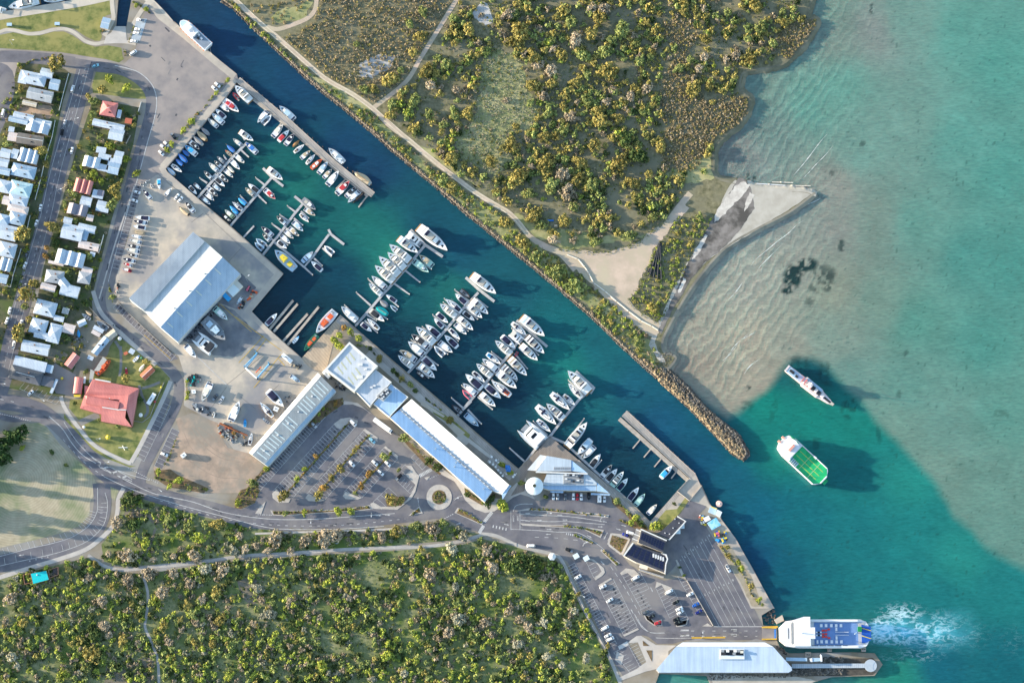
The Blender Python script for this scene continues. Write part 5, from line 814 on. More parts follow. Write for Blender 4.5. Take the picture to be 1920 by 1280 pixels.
HS = [
 ('big white house with stepped roofs, northernmost in the western row', A, [(330,785,270,130,12,g,2,'h','W'),(468,735,130,100,12,g,1.8,'g','W'),(545,845,100,115,12,g,1.5,'g','B'),(235,770,90,140,12,g,1.2,'g','W')]),
 ('grey white gabled house south of the northernmost white house', A, [(400,950,262,120,13,g,2,'g','G')]),
 ('long beige roofed shed beside the bare building plot', A, [(295,1035,150,52,13,2.6,.6,'g','K')], 'shed', 'shed'),
 ('white house with blue gables just south of the bare building plot', A, [(235,1165,210,70,13,g,1.4,'g','W'),(430,1235,170,80,13,g,1.6,'g','W')]),
 ('white house with two cross gables north of the brown roofed house', B, [(380,95,235,125,13,g,1.8,'m2','W'),(185,30,200,60,13,g,1.4,'g','B'),(115,120,60,55,10,2.6,.6,'g','W')]),
 ('brown grey roofed house with a small pale annex at its west end', B, [(300,222,270,110,9,g,1.8,'g','N'),(128,195,100,90,9,2.8,.8,'g','P')]),
 ('white house whose roof has four sawtooth gables', B, [(285,388,200,140,13,g,1.6,'m3','W'),(150,365,70,100,13,g,1.2,'g','W'),(55,360,110,95,13,g,1.4,'g','W')]),
 ('pale hipped house with a blue sheen between gabled and teal roofs', B, [(235,537,250,130,13,g,2.2,'h','B'),(38,455,100,85,13,g,1.2,'g','W'),(45,540,120,75,13,g,1.4,'g','B')]),
 ('house with a pale teal hipped roof and a white west wing', B, [(205,715,225,150,13,g,2.2,'h','T'),(42,690,150,130,13,g,1.8,'h','W')]),
 ('white and pinkish house with cross hipped roofs', B, [(180,830,200,110,13,g,2,'h','W'),(180,915,210,80,13,g,1.6,'h','P'),(65,830,80,90,13,g,1.2,'g','P')]),
 ('pale hipped house north of the round street tree', B, [(170,1010,165,135,13,g,2.2,'h','B'),(40,1020,110,100,13,g,1.6,'h','B')]),
 ('long white gabled house beside the round street tree', B, [(70,1150,210,150,13,g,2.2,'g','W')]),
 ('white hipped house south of the round street tree', C_, [(70,150,180,150,13,g,2.2,'h','W')]),
 ('white twin gabled house beside the grey parked car', C_, [(55,300,120,130,13,g,1.8,'m2','W')]),
 ('small white house at the fenced corner near the western edge', C_, [(32,440,90,95,13,g,1.6,'g','B')]),
 ('cottage with a red hipped roof and white rear porch', A, [(1088,1090,165,150,10,g,2.2,'h','R'),(1192,1140,40,85,10,2.7,.4,'f','W')]),
 ('small red and white striped garden shed east of the red cottage', A, [(1285,1210,70,55,10,2.3,.6,'g','O')], 'shed', 'shed'),
 ('long white house bent round a small lawn', B, [(1085,78,330,72,13,g,1.4,'g','W'),(1165,170,150,125,13,g,1.8,'g','W')]),
 ('rambling white house round a dark square courtyard', B, [(1012,328,100,62,8,2.8,.6,'f','W'),(915,450,170,110,13,g,1.8,'m2','W'),(1045,395,130,60,13,g,.8,'f','W'),(1105,470,60,130,13,g,.8,'f','W'),(1055,510,160,70,13,g,.8,'f','W'),(1185,400,90,130,13,g,1.5,'g','W'),(1140,510,110,120,13,g,1.6,'g','B')]),
 ('red and white striped cottage with three roof gables', B, [(832,692,180,140,13,g,1.7,'m3','R'),(770,660,40,110,13,2.9,.5,'f','P')]),
 ('small grey topped shed behind the striped cottage', B, [(980,770,115,85,13,2.8,.6,'f','W'),(1005,755,65,60,13,2.95,.3,'f','M')], 'shed', 'shed'),
 ('mauve roofed house with a pale gabled garage', B, [(775,925,200,110,13,g,1.8,'m2','M'),(860,842,115,100,13,2.8,.9,'g','W'),(900,1005,70,65,13,2.6,.4,'f','P')]),
 ('white gabled garage beside the tall hedge trees', B, [(1030,892,130,110,13,2.8,1.1,'g','W')], 'garage', 'garage'),
 ('broad white house with a stepped eastern wing and sky blue sheen', B, [(725,1150,220,155,13,g,2,'g','W'),(868,1110,180,78,13,g,1,'g','W'),(835,1180,90,95,13,g,.8,'f','B'),(680,1030,90,60,13,2.7,.8,'g','W')]),
 ('long pale garage south of the broad white house', C_, [(888,112,210,78,13,2.8,1,'g','P'),(925,195,55,45,13,2.3,.3,'f','W')], 'garage', 'garage'),
 ('white house with three bright blue sided gables', C_, [(702,238,290,145,13,g,1.8,'m3','W'),(560,285,160,30,13,2.6,.3,'f','P')]),
 ('grey white house with a rounded blue white wing at the tall tree', C_, [(545,420,185,130,8,g,1.8,'h','G'),(640,490,110,90,50,g,1.4,'g','W'),(700,560,190,120,15,g,1.5,'v','W'),(482,525,155,70,15,g,1,'g','P')]),
 ('pale garage pair at the bend of the harbour road', C_, [(845,430,130,120,10,2.8,1,'h','G'),(870,360,110,70,15,2.7,.5,'f','P')], 'garage', 'garage'),
 ('white pyramid roofed house beside a striped pergola', C_, [(455,735,215,150,14,g,2.2,'h','W'),(590,838,100,55,14,2.7,.6,'g','W')]),
 ('large white house with twin hipped wings round a narrow court', C_, [(385,915,170,150,14,g,2.2,'h','W'),(545,985,130,190,14,g,2.2,'h','W'),(440,1010,200,70,14,g,1.2,'g','W')]),
 ('pinkish double garage behind the twin hipped house', C_, [(688,940,120,95,14,2.8,.7,'g','P')], 'garage', 'garage'),
 ('long white gabled house by the work yard', C_, [(355,1130,280,115,12,g,2,'g','W')]),
 ('white shop roof between the gabled house and dark hall', D, [(300,120,330,105,13,3.6,.8,'f','W'),(490,165,80,80,13,3,.4,'f','B')], 'shop', 'shop'),
 ('dark grey ribbed roofed hall on the street corner', D, [(258,228,330,135,15,4.2,1.6,'h','D','g'),(465,290,150,100,13,3.6,.6,'f','D','g'),(540,340,28,150,22,3.4,.3,'f','W','g')], 'hall', 'hall'),
 ('small white shed in the museum work yard', C_, [(820,880,85,62,-25,2.5,.6,'g','W')], 'shed', 'shed'),
 ('white container sheds side by side in the work yard', C_, [(985,945,110,42,28,2.6,.2,'f','W','s'),(960,985,95,40,28,2.5,.2,'f','P','s')], 'shed', 'shed'),
 ('long pale workshop with a dark lean-to on its southern side', C_, [(1005,1110,205,72,-53,3.2,1,'g','B','s')], 'workshop', 'workshop'),
 ('beige roofed shed at the northern end of the workshop', C_, [(1112,1000,110,75,-40,2.8,.5,'g','K')], 'shed', 'shed'),
 ('small white lean-to at the southern end of the workshop', C_, [(905,1230,60,40,25,2.4,.3,'f','W')], 'shed', 'shed'),
 ('long red roofed shed behind the dark hall', D, [(722,85,150,88,-55,3,1.2,'g','R')], 'shed', 'shed'),
 ('red roofed boat shed in the museum garden', D, [(1475,205,145,75,-45,2.9,1.2,'g','O')], 'shed', 'shed'),
 ('small white shelter roof at the boat ramp', A, [(1055,232,85,115,14,2.7,.5,'g','B')], 'shelter', 'shelter'),
 ('white roofed hut on the museum corner lawn', C_, [(1318,1165,55,50,30,2.2,.3,'f','W'),(1258,1185,40,30,-30,1.8,.3,'f','O')], 'hut', 'hut'),
]
for h in HS: house(*h)
m_pal = mat('paling', '7d7264', '6b6155', 1.5, .9)
for h in HS[:32]:
    lb, t_, bl = h[:3]; x, y, l, w_ = bl[0][:4]; a_ = R(bl[0][4]); d_ = w_*.5 + 14; e_ = l*.62; q = t_(x - e_*math.cos(a_) - d_*math.sin(a_), y - e_*math.sin(a_) + d_*math.cos(a_), x + e_*math.cos(a_) - d_*math.sin(a_), y + e_*math.sin(a_) + d_*math.cos(a_)); p0, p1 = P(*q[0], 0), P(*q[1], 0); d = p1 - p0; nm_ = ' '.join(lb.split()[:11])
    r = empty('paling_fence', p0, math.atan2(d.y, d.x), 'paling fence south of the ' + nm_, 'fence', 'side fences between the houses'); MB().box(0, d.length, -.06, .06, 0, 1.75).build('panel', m_pal, r); pb_ = MB()
    for k in range(int(d.length/3)+1): MB().box(k*3-.07, k*3+.07, -.13, -.061, 0, 1.85).build('post', M_DOOR, r)
b = MB()
def pergola():
    r = empty('pergola', P(*C_(662,770)[0], 0), -R(14), 'red and white striped pergola behind the pyramid roofed house', 'pergola'); s = MB()
    for i in range(8): s.box(-2+i*.55, -2+i*.55+.3, -2, 2, 2.5, 2.6)
    s.build('slat_roof', [MATS['roof_P_-15'] if 'roof_P_-15' in MATS else M_GUT], r); f = MB()
    for x in (-2, 2):
        for y in (-1.9, 1.9): MB().box(x-.08, x+.08, y-.08, y+.08, 0, 2.5).build('post', M_DOOR, r)
pergola()
# big marina shed: a high plain skillion, then a long gable behind it
def quad_prism(root, name, pts, zs, m, z0=0, sub=None):
    """footprint corners (photo px) with a height each; roof sheet on top of walls"""
    w = [P(x, y, z) for (x, y), z in zip(pts, zs)]; loc = root.location; b = MB(); b.prism([(p.x - loc.x, p.y - loc.y) for p in w], z0, list(zs), 1, 0); return b.build(name, m, sub or root)
def wang(p, q): a_, b_ = P(*p), P(*q); return math.atan2(b_.y-a_.y, b_.x-a_.x)
sh = empty('marina_shed', P(345,535,0), 0, 'huge grey metal boat shed with a white lit roof band in the boatyard', 'shed')
p1, p2, p3, p4 = H(115,850,757,185,875,280,265,970); r1, r2 = H(432,1137,1052,438); q3, q4 = H(1230,605,604,1285)
ang = wang(p1, p2)
ms1 = corrug('shed_roof_grey', 'a6adb2', '979ea4', ang, 1.0, c3='b0b6ba'); ms2 = corrug('shed_roof_sunlit_tint', 'c9ccca', 'bcc1c2', ang, 1.0, c3='c2c3bf'); ms3 = corrug('shed_roof_shade_tint', '93a9bb', '879eb1', ang, 1.0, c3='9cb0bf')  # gable slopes coloured apart: sunlight painted pale, sky-lit shade painted blue
quad_prism(sh, 'high_roof_wing', [p1, p2, p3, p4], [10.6, 10.6, 9.6, 9.6], [ms1, M_WALL['s']])
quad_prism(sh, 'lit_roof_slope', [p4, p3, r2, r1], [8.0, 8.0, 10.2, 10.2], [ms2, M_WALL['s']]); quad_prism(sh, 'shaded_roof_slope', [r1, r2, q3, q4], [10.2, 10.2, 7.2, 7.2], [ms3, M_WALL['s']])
for i in range(6):
    t0 = (i + .55) / 6.5; a_ = [r1[k] + (r2[k]-r1[k])*t0 for k in (0, 1)]; b_ = [q4[k] + (q3[k]-q4[k])*t0 for k in (0, 1)]; e1 = P(a_[0]+(b_[0]-a_[0])*.08, a_[1]+(b_[1]-a_[1])*.08, 10.05); e2 = P(a_[0]+(b_[0]-a_[0])*.42, a_[1]+(b_[1]-a_[1])*.42, 9.02); d = Vector((math.cos(ang), math.sin(ang), 0))*.3; l_ = sh.location
    MB().face([e1-d-l_, e2-d-l_, e2+d-l_, e1+d-l_]).build('roof_light', mat('roof_light', 'b9c0b2', rough=.4), sh)
for t0 in (.25, .5, .75):
    e = P(p4[0]+(r1[0]-p4[0])*.9 + (p3[0]-p4[0])*t0, p4[1]+(r1[1]-p4[1])*.9+(p3[1]-p4[1])*t0, 10.3) - sh.location; MB().tube((e.x, e.y, 9.8), (e.x, e.y, 10.7), .4, .3).build('roof_vent', m_grey, sh)
an = empty('annex', P(*H(1150,775)[0], 0), -R(-45), 'low annex with blue, white and beige roof panels beside the boat shed', 'annex')
for nm, x0, x1, mm in (('blue_roof', -6.8, -4.1, COLR['c']), ('grey_roof', -4.09, -2.6, COLR['g']), ('white_roof', -2.59, 3.4, mat('annex_white', 'd5e0e0', rough=.5)), ('beige_roof', 3.41, 6.6, COLR['k'])): MB().box(x0, x1, -3.3, 3.3, 0, 3 + (x0+7)*.01).build(nm, mm, an)
# long grey storage shed with pale edges
st = empty('storage_shed', P(545,790,0), 0, 'long grey storage shed with pale translucent roof strips by the car park', 'shed')
n_, e_, s_, w_ = (596,699), (630,733), (502,874), (467,848); sa = wang(s_, e_); nn = lambda a_, b_, t_: (a_[0]+(b_[0]-a_[0])*t_, a_[1]+(b_[1]-a_[1])*t_)
ms4 = corrug('storage_roof', '8f979a', '838b8e', sa + math.pi/2, .9, c3='959a98')
i1, i2, i3, i4 = nn(n_, e_, .16), nn(n_, e_, .84), nn(w_, s_, .84), nn(w_, s_, .16)
quad_prism(st, 'main_roof', [i1, i2, i3, i4], [6.2, 6.0, 6.0, 6.2], [ms4, M_WALL['s']]); quad_prism(st, 'north_skirt_roof', [n_, i1, i4, w_], [4.6, 6.19, 6.19, 4.6], [mat('sunlit_white_sheet', 'd2d3d2', 'c4c6c6', .5, .5), M_WALL['w']]); quad_prism(st, 'south_skirt_roof', [i2, e_, s_, i3], [5.99, 4.6, 4.6, 5.99], [ms3, M_WALL['s']])  # skirts carry painted light: sunlit white to the north, shade blue to the south
ml_ = mat('translucent_sheet', 'b9c6c6', 'adbcbd', .6, .35)
for t0 in (.05,.09,.13,.17, .24,.28,.32,.36, .5,.54,.58, .69,.73,.77,.81,.85,.9,.95):
    a_, b_ = nn(i4, i1, 1-t0), nn(i3, i2, 1-t0); u = (nn(a_, b_, .12), nn(a_, b_, .9)); e1, e2 = P(*u[0], 6.23), P(*u[1], 6.1); d = Vector((math.cos(sa), math.sin(sa), 0))*.38; l_ = st.location
    MB().face([e1-d-l_, e2-d-l_, e2+d-l_, e1+d-l_]).build('translucent_strip', ml_, st)
for t0 in (.1,.3,.45,.6,.8): e = P(*nn(nn(i4, i1, t0), nn(i3, i2, t0), .4), 6.2) - st.location; MB().box(e.x-.5, e.x+.5, e.y-.5, e.y+.5, 6.0, 6.6).build('roof_vent', M_GUT, st)
# terrace block with skylights, then the long butterfly roof along the promenade
mk_w = lambda k, a_: corrug('civic_roof_' + k, {'p': 'c3c8cc', 'b': '9fb9d2', 'w': 'd4d6d6', 'l': 'a9c4dc'}[k], {'p': 'b8bec3', 'b': '94b0ca', 'w': 'cbcfd1', 'l': '9ebcd6'}[k], a_, .8)
mp_ = empty('promenade_hall', P(*U(560,450)[0], 0), 0, 'stepped white flat roofed hall with skylights between deck and long roof', 'hall'); ua = wang(*U(155,385,450,610))
white_p = mat('white_parapet', 'd6d5d0', 'c8c8c5', .6, .6)
A1 = U(155,385,400,110,685,350,450,612); B1 = U(462,605,662,388,822,512,605,752); C1 = U(640,730,815,530,988,660,800,862)
def walled(root, q, z, m, name, par=.9, wdt=.06):
    quad_prism(root, name, q, [z]*4, [m, M_WALL['w']]); c = (sum(p[0] for p in q)/4, sum(p[1] for p in q)/4)
    for i in range(4):
        a_, b_ = q[i], q[(i+1) % 4]; ia, ib = nn(a_, c, wdt), nn(b_, c, wdt); quad_prism(root, 'parapet', [a_, b_, ib, ia], [z+par]*4, [white_p, white_p], z0=z-.3)
walled(mp_, A1, 7.2, mk_w('p', ua), 'upper_roof', .7, .1); walled(mp_, B1, 6.3, mk_w('p', ua), 'middle_roof', .3, .03); walled(mp_, C1, 5.6, mk_w('l', ua), 'lower_roof', .35, .04)
skm = mat('skylight_sheet', 'b8b99a', 'abac90', .5, .4)
for (x, y) in [(430,255),(392,295),(345,350),(310,395),(490,410),(450,455),(415,500)]:
    e1, e2 = [P(*q, 7.25) - mp_.location for q in U(x-28, y-38, x+28, y+38)]; d = Vector((math.cos(ua+1.57), math.sin(ua+1.57), 0))*.45; MB().face([e1-d, e2-d, e2+d, e1+d]).build('skylight', skm, mp_)
for (x, y, s_z) in [(540,275,1),(515,340,1.2),(565,385,.8),(510,465,1.6),(650,550,.8),(620,565,.8)]:
    e = P(*U(x, y)[0], 6.5) - mp_.location; MB().box(e.x-s_z, e.x+s_z, e.y-s_z*.7, e.y+s_z*.7, 6, 7.9 if y < 480 else 6.9).build('roof_unit', M_GUT, mp_)
q = U(672,655,770,560,830,605,740,700); quad_prism(mp_, 'plant_screen', q, [7.2]*4, [COLR['g'], white_p], z0=5.5)
for i in range(6):
    for j in range(2): e = P(*nn(nn(q[0], q[1], .12+.15*i), nn(q[3], q[2], .12+.15*i), .3+.4*j), 7.2) - mp_.location; MB().box(e.x-.45, e.x+.45, e.y-.45, e.y+.45, 7.1, 8.0).build('fan_unit', M_GUT if (i+j) % 3 else COLR['d'], mp_)
lr = empty('promenade_arcade', P(845,840,0), 0, 'very long butterfly roofed building, slopes tinted shade blue and sunlit white, along the promenade', 'arcade'); la = wang(*S(500,120,1440,960))
sw1, ne1 = S(488,122,485,122)[0], U(1022,682)[0]; sw2, ne2 = S(1432,962)[0], S(1702,800)[0]; v1, v2 = nn(sw1, ne1, .46), S(1512,850)[0]; s2e = S(1605,888,1678,792)
quad_prism(lr, 'shade_tint_roof_slope', [sw1, v1, v2, sw2], [7.0, 5.0, 5.0, 7.0], [corrug('arcade_shade_tint', 'a3c2de', '98b9d8', la+1.57, .8, c3='a9c6e0'), M_WALL['w']])  # blue is the slope's sky-lit shade, put into the roof colour
quad_prism(lr, 'sunlit_tint_roof_slope', [v1, ne1, s2e[1], s2e[0], v2], [5.0, 7.6, 7.6, 5.0, 5.0], [corrug('arcade_sunlit_tint', 'd9dad8', 'd0d3d4', la+1.57, .8), M_WALL['w']])  # white stands for full sun on this slope, put into its colour
quad_prism(lr, 'end_canopy', [s2e[0], s2e[1], ne2, S(1612,938)[0]], [5.2]*4, [mk_w('l', la), M_WALL['w']], z0=4.6)
ql = [nn(v1, v2, .0), nn(v1, v2, 1)]; l1, l2 = offs(ql, 2.4); quad_prism(lr, 'valley_gutter', [l1[0], l1[1], l2[1], l2[0]], [5.6]*4, [COLR['g'], COLR['g']], z0=5)
for i in range(24): e = P(*nn(v1, v2, (i+.7)/25), 5.9) - lr.location; MB().box(e.x-.5, e.x+.5, e.y-.3, e.y+.3, 5.5, 5.9).build('valley_vent', M_GUT, lr)
for x, y, hh in [(945,432,1.6),(1148,568,1),(1135,612,1.2),(1425,830,1)]: e = P(*S(x, y)[0], 6) - lr.location; MB().tube((e.x, e.y, 5.5), (e.x, e.y, 6+hh), .35).build('flue', m_grey, lr)
# restaurant with its round tower
rs = empty('waterfront_restaurant', P(*V(1080,500)[0], 0), 0, 'blue white angular restaurant with rooftop machinery on the wooden point', 'restaurant')
def poly_roof(root, name, t, pts, z, m, z0=0, wall=None):
    q = t(*pts); return quad_prism(root, name, q, [z]*len(q), [m, wall or M_WALL['w']], z0=z0)
poly_roof(rs, 'flap_roof', V, (815,278,880,292,772,440,685,430), 4.2, mk_w('w', .5), 3.6); poly_roof(rs, 'north_roof', V, (882,288,1125,330,1125,440,775,443), 5.6, corrug('rest_roof', 'b6c2cb', 'abb8c2', 0, .9)); poly_roof(rs, 'corner_roof', V, (1127,332,1290,462,1127,440), 5.4, mk_w('l', 0))
poly_roof(rs, 'south_roof', V, (880,470,1285,470,1380,560,1380,580,870,580,840,570), 5.0, corrug('rest_roof2', 'b9c3ca', 'aeb9c1', 1.57, .9)); poly_roof(rs, 'east_roof', V, (1287,472,1505,660,1382,640,1382,560), 4.8, mk_w('l', 0)); poly_roof(rs, 'verandah_roof', V, (850,582,1378,582,1378,640,900,628,845,610), 4.0, mk_w('b', 1.57))
poly_roof(rs, 'parapet', V, (772,443,1290,462,1288,474,770,455), 6.3, white_p, 4.5, white_p); poly_roof(rs, 'plant_well', V, (1048,468,1252,468,1252,572,1048,572), 5.2, COLR['g'], 4.9)
for i, (x, y) in enumerate([(1070,480),(1095,482),(1120,480),(1148,482),(1180,492),(1215,505),(1075,520),(1110,540),(1150,545),(1195,535),(1235,545),(1235,485)]): e = P(*V(x, y)[0], 5.6) - rs.location; MB().box(e.x-.7, e.x+.7, e.y-.5, e.y+.5, 5.1, 6.2).build('air_unit', [M_GUT, COLR['g'], COLR['d']][i % 3], rs)
for i in range(8): e = P(*V(960+i*22, 415)[0], 5.7) - rs.location; MB().box(e.x-.5, e.x+.5, e.y-.8, e.y+.8, 5.5, 5.8).build('louvre', COLR['g'], rs)
poly_roof(rs, 'carport_roof', V, (915,640,1048,640,1045,660,918,655), 3.2, mk_w('b', 0), 3.0); poly_roof(rs, 'carport_roof', V, (1325,660,1515,668,1510,685,1322,678), 3.2, mk_w('b', 0), 3.0)
tw = empty('observation_tower', P(1002,910.6,0), 0, 'round white lookout tower with an open conical roof beside the restaurant', 'tower'); tp = P(1002, 910.6, 10) - tw.location
MB().prism(circ(4.0, 24, tp.x, tp.y), 0, 9.4).build('shaft', M_WALL['w'], tw); cr = MB(); o1 = circ(5.5, 32, tp.x, tp.y); o2 = circ(1.1, 32, tp.x, tp.y); cr.loft([[(x, y, 9.2) for x, y in o1], [(x, y, 9.5) for x, y in o1], [(x, y, 11.2) for x, y in o2]], cap=False); cr.build('cone_roof', mat('tower_roof', 'd5dcdd', 'c9d2d4', .5, .5), tw)
MB().prism(circ(1.05, 16, tp.x, tp.y), 9.4, 10.6).build('lantern', mat('tower_lantern', '8d8763', '777257', 1, .8), tw); MB().loft([[(x, y, z) for x, y in circ(4.6, 24, tp.x, tp.y)] for z in (7.8, 8.9)], cap=False).build('window_band', M_WIN, tw)
# terminal with its long tapering roof
tm = empty('ferry_terminal', P(1360,1232,0), 0, 'long pale ferry terminal with tapering ribbed roof beside the car ferry', 'terminal'); tr_m = corrug('terminal_roof', 'b4c4d4', 'aabccd', 0, .9, c3='b9c8d6'); tr_w = mat('terminal_band', 'd4d9dd', 'c9d0d5', .5, .5)
quad_prism(tm, 'main_roof', [(1267,1212),(1450,1212),(1484,1250),(1485,1256),(1479,1260),(1236,1260),(1231,1254)], [7.6,7.6,6.6,6.5,6.4,6.4,6.5], [tr_m, M_WALL['g']]); quad_prism(tm, 'north_band_roof', [(1280,1203.5),(1434,1203.5),(1450,1211.7),(1267,1211.7)], [6.9,6.9,7.55,7.55], [tr_w, M_WALL['g']])
poly_roof(tm, 'entrance_canopy', Z, (720,498,860,462,930,462,1090,500), 4.6, mat('canopy_grey', '8d8a86', '827f7c', .5, .7), 4.2); poly_roof(tm, 'entrance_canopy', Z, (1380,500,1550,462,1655,490,1650,500), 4.6, MATS['canopy_grey'], 4.2)
poly_roof(tm, 'plant_well', Z, (1142,578,1415,578,1415,690,1142,690), 7.9, tr_w, 6.5); poly_roof(tm, 'plant_floor', Z, (1150,585,1405,585,1405,648,1150,648), 7.95, COLR['d'], 7.8)
for x, y, c in [(1170,600,'g'),(1225,600,'w'),(1310,600,'w'),(1350,600,'g'),(1385,610,'k'),(1190,630,'d'),(1300,630,'g')]: e = P(*Z(x, y)[0], 8) - tm.location; MB().box(e.x-.9, e.x+.9, e.y-.7, e.y+.7, 7.9, 8.9).build('air_unit', COLR[c], tm)
for i in range(14): e1, e2 = P(1250+i*16.5, 1259.5, 5), P(1256+i*16.5, 1259.5, 5); MB().box(e1.x-tm.location.x, e2.x-tm.location.x, e1.y-tm.location.y-.12, e1.y-tm.location.y+.3, 3.4, 5.6).build('window', M_WIN, tm)
# offices with solar panels
SOL = mat('solar_panel', '171d35', '1d2440', .6, .25, spec=.5); SR = mat('dark_roof', '3b3d44', '454750', .4, .7)
so_ = empty('solar_office', P(*W(700,970)[0], 0), 0, 'dark roofed office covered in solar panels by the lower car park', 'office'); wa = wang(*W(475,965,895,1140))
def panels(root, t, q, z, nx, ny):
    q = t(*q)
    for j in range(ny):
        b = MB()
        for i in range(nx):
            u0, u1, w0, w1 = (i+.08)/nx, (i+.94)/nx, (j+.1)/ny, (j+.86)/ny; f = lambda u, w_: P(*nn(nn(q[0], q[1], u), nn(q[3], q[2], u), w_), z) - root.location
            b.prism([(p.x, p.y) for p in (f(u0,w0), f(u1,w0), f(u1,w1), f(u0,w1))], z+.05, z+.14)
        b.build('solar_array', SOL, root)
poly_roof(so_, 'main_roof', W, (478,965,572,842,690,895,905,955,918,1020,892,1142,690,1060,600,1032), 5.2, SR); poly_roof(so_, 'edge_parapet', W, (850,940,905,952,922,1000,905,1050,893,1150,885,1140,895,1040,908,1000,895,965), 5.9, white_p, 5); panels(so_, W, (505,955,575,860,890,985,880,1115), 5.22, 5, 7)
panels(so_, W, (650,950,740,910,890,990,870,1090), 5.26, 3, 4) if False else None
poly_roof(so_, 'porch_roof', W, (640,1045,720,1075,712,1110,630,1085), 3.6, mat('porch', 'd9cdb9', rough=.7), 3.3); poly_roof(so_, 'ramp_wall', W, (635,1095,880,1175,875,1185,632,1110), 2.6, M_WALL['g'], 0); poly_roof(so_, 'edge_fascia', W, (470,965,565,836,578,842,482,972), 5.5, white_p, 4.6)
for i in range(5): e = P(*W(775+i*24, 965+i*9)[0], 5.5) - so_.location; MB().box(e.x-.5, e.x+.5, e.y-1.2, e.y+1.2, 5.1, 6.1).build('air_unit', M_GUT, so_)
s2 = empty('solar_hall', P(*W(760,780)[0], 0), 0, 'solar panelled hall between the dark terrace block and the office', 'hall'); poly_roof(s2, 'main_roof', W, (655,702,905,812,868,932,622,838), 5.6, SR); panels(s2, W, (640,800,660,735,890,835,865,915), 5.62, 4, 9); poly_roof(s2, 'edge_fascia', W, (648,695,910,810,905,820,645,706), 5.95, white_p, 5); poly_roof(s2, 'lattice_porch', W, (605,690,660,715,610,835,558,815), 4.2, MATS['canopy_grey'], 3.9)
for k in range(3): poly_roof(s2, 'porch_beam', W, (600-k*18,700+k*45, 655-k*18,722+k*45, 653-k*18,730+k*45, 598-k*18,708+k*45), 4.35, white_p, 4.1)
s3 = empty('wharf_office', P(*W(940,700)[0], 0), 0, 'long dark flat roofed block beside the grassy pier end', 'office'); poly_roof(s3, 'main_roof', W, (1012,572,1098,622,935,805,800,745,862,712), 4.6, SR); poly_roof(s3, 'edge_parapet', W, (1012,566,1104,622,935,812,925,805,1090,622,1015,580), 5.1, white_p, 4); 
for x, y in [(1058,668),(1018,722)]: e = P(*W(x, y)[0], 3) - s3.location; MB().box(e.x-1.6, e.x+1.6, e.y-1.6, e.y+1.6, 2.4, 3.2).build('canopy', mat('canopy_white', 'c9d6da', rough=.5), s3)
for x, y in [(960,600),(1000,640),(940,690),(905,750),(860,740)]: e = P(*W(x+30, y)[0], 4.7) - s3.location; MB().box(e.x-.3, e.x+.3, e.y-.3, e.y+.3, 4.5, 5.0).build('roof_vent', M_GUT, s3)
# maritime museum
mu = empty('museum', P(*D(1110,480)[0], 0), 0, 'large red roofed museum with hips and a barrel vault on its lawn', 'museum')
def plain(root, t, pts, zs, c, ang_, nm='roof', z0=0): return quad_prism(root, nm, t(*pts), zs, [roofmat(c, ang_), M_WALL['b']], z0=z0)
plain(mu, D, (928,268,1390,362,1285,430,880,385,845,430), [3.6,3.6,6.2,6.0,3.6], 'R', -.2); plain(mu, D, (1390,362,1322,745,1262,570,1278,500,1285,430), [3.6,3.4,5.4,5.6,6.2], 'R', 1.3); plain(mu, D, (845,430,880,385,1285,430,1278,500,1262,572,1190,574,1190,480,880,440), [3.6,6.0,6.2,5.6,5.4,5.3,5.3,4.6], 'R', -.2); plain(mu, D, (800,560,845,430,880,440,880,520), [3.4,3.6,4.6,4.4], 'R', 1.3); plain(mu, D, (800,560,880,520,1190,575,1010,620), [3.4,4.4,4.6,3.5], 'R', -.2); plain(mu, D, (1012,600,1010,690,1318,747,1250,655), [4.2,3.4,3.4,4.6], 'R', -.2); plain(mu, D, (1012,600,1250,655,1262,570,1020,548), [4.2,4.6,5.4,5.3], 'R', -.2)
block(mu, D, 1030, 505, 330, 90, 11, 4.4, 1.6, 'v', 'R', 'b', 0, .3, False, ('vault_wall', 'vault_roof')); plain(mu, D, (845,335,925,345,915,400,845,420), [3.4]*4, 'R', -.2)
MB().box(-.2, .2, -.2, .2, 5.6, 6.6).build('vent', M_GUT, mu)
for pts in ((1022,545,1190,572,1188,580,1020,553), (1190,570,1262,572,1260,580,1190,578), (952,264,1105,292,1103,302,950,274)): poly_roof(mu, 'white_gutter', D, pts, 5.75 if pts[0] < 1250 else 5, white_p, 4)
ma = empty('museum_annex', P(*D(782,335)[0], 0), 0, 'barrel vaulted red annex with yellow end panel beside the museum', 'annex'); block(ma, D, 782, 335, 165, 85, 95, 3.4, 1.6, 'v', 'R', 'b', 0, .2, False); poly_roof(ma, 'yellow_panel', D, (735,425,808,425,800,448,742,448), 2.8, COLR['y'], 0); poly_roof(ma, 'white_porch', D, (838,242,860,245,852,312,832,312), 2.9, white_p, 2.5)
ls = empty('lifeboat_shelter', P(*D(1005,118)[0], 0), 0, 'open pale shelter roof beside the orange lifeboat', 'shelter'); poly_roof(ls, 'roof', D, (1030,45,1068,75,990,190,940,185), 3.4, mat('grey_sheet', 'a8a69e', '9b9a93', .6, .7), 3.2); poly_roof(ls, 'walkway_roof', D, (905,170,945,190,922,310,888,305), 2.8, MATS['grey_sheet'], 2.6)
for x, y in ((1030,60),(1055,80),(990,180),(950,178)): e = P(*D(x, y)[0], 0) - ls.location; MB().tube((e.x, e.y, 0), (e.x, e.y, 3.2), .12).build('post', m_grey, ls)
add_boat('w', 'ooo', D, 1108, 82, 968, 222, 'orange and white historic lifeboat beside the pale museum shelter', 'boats shown in the museum yard', .3, .95)
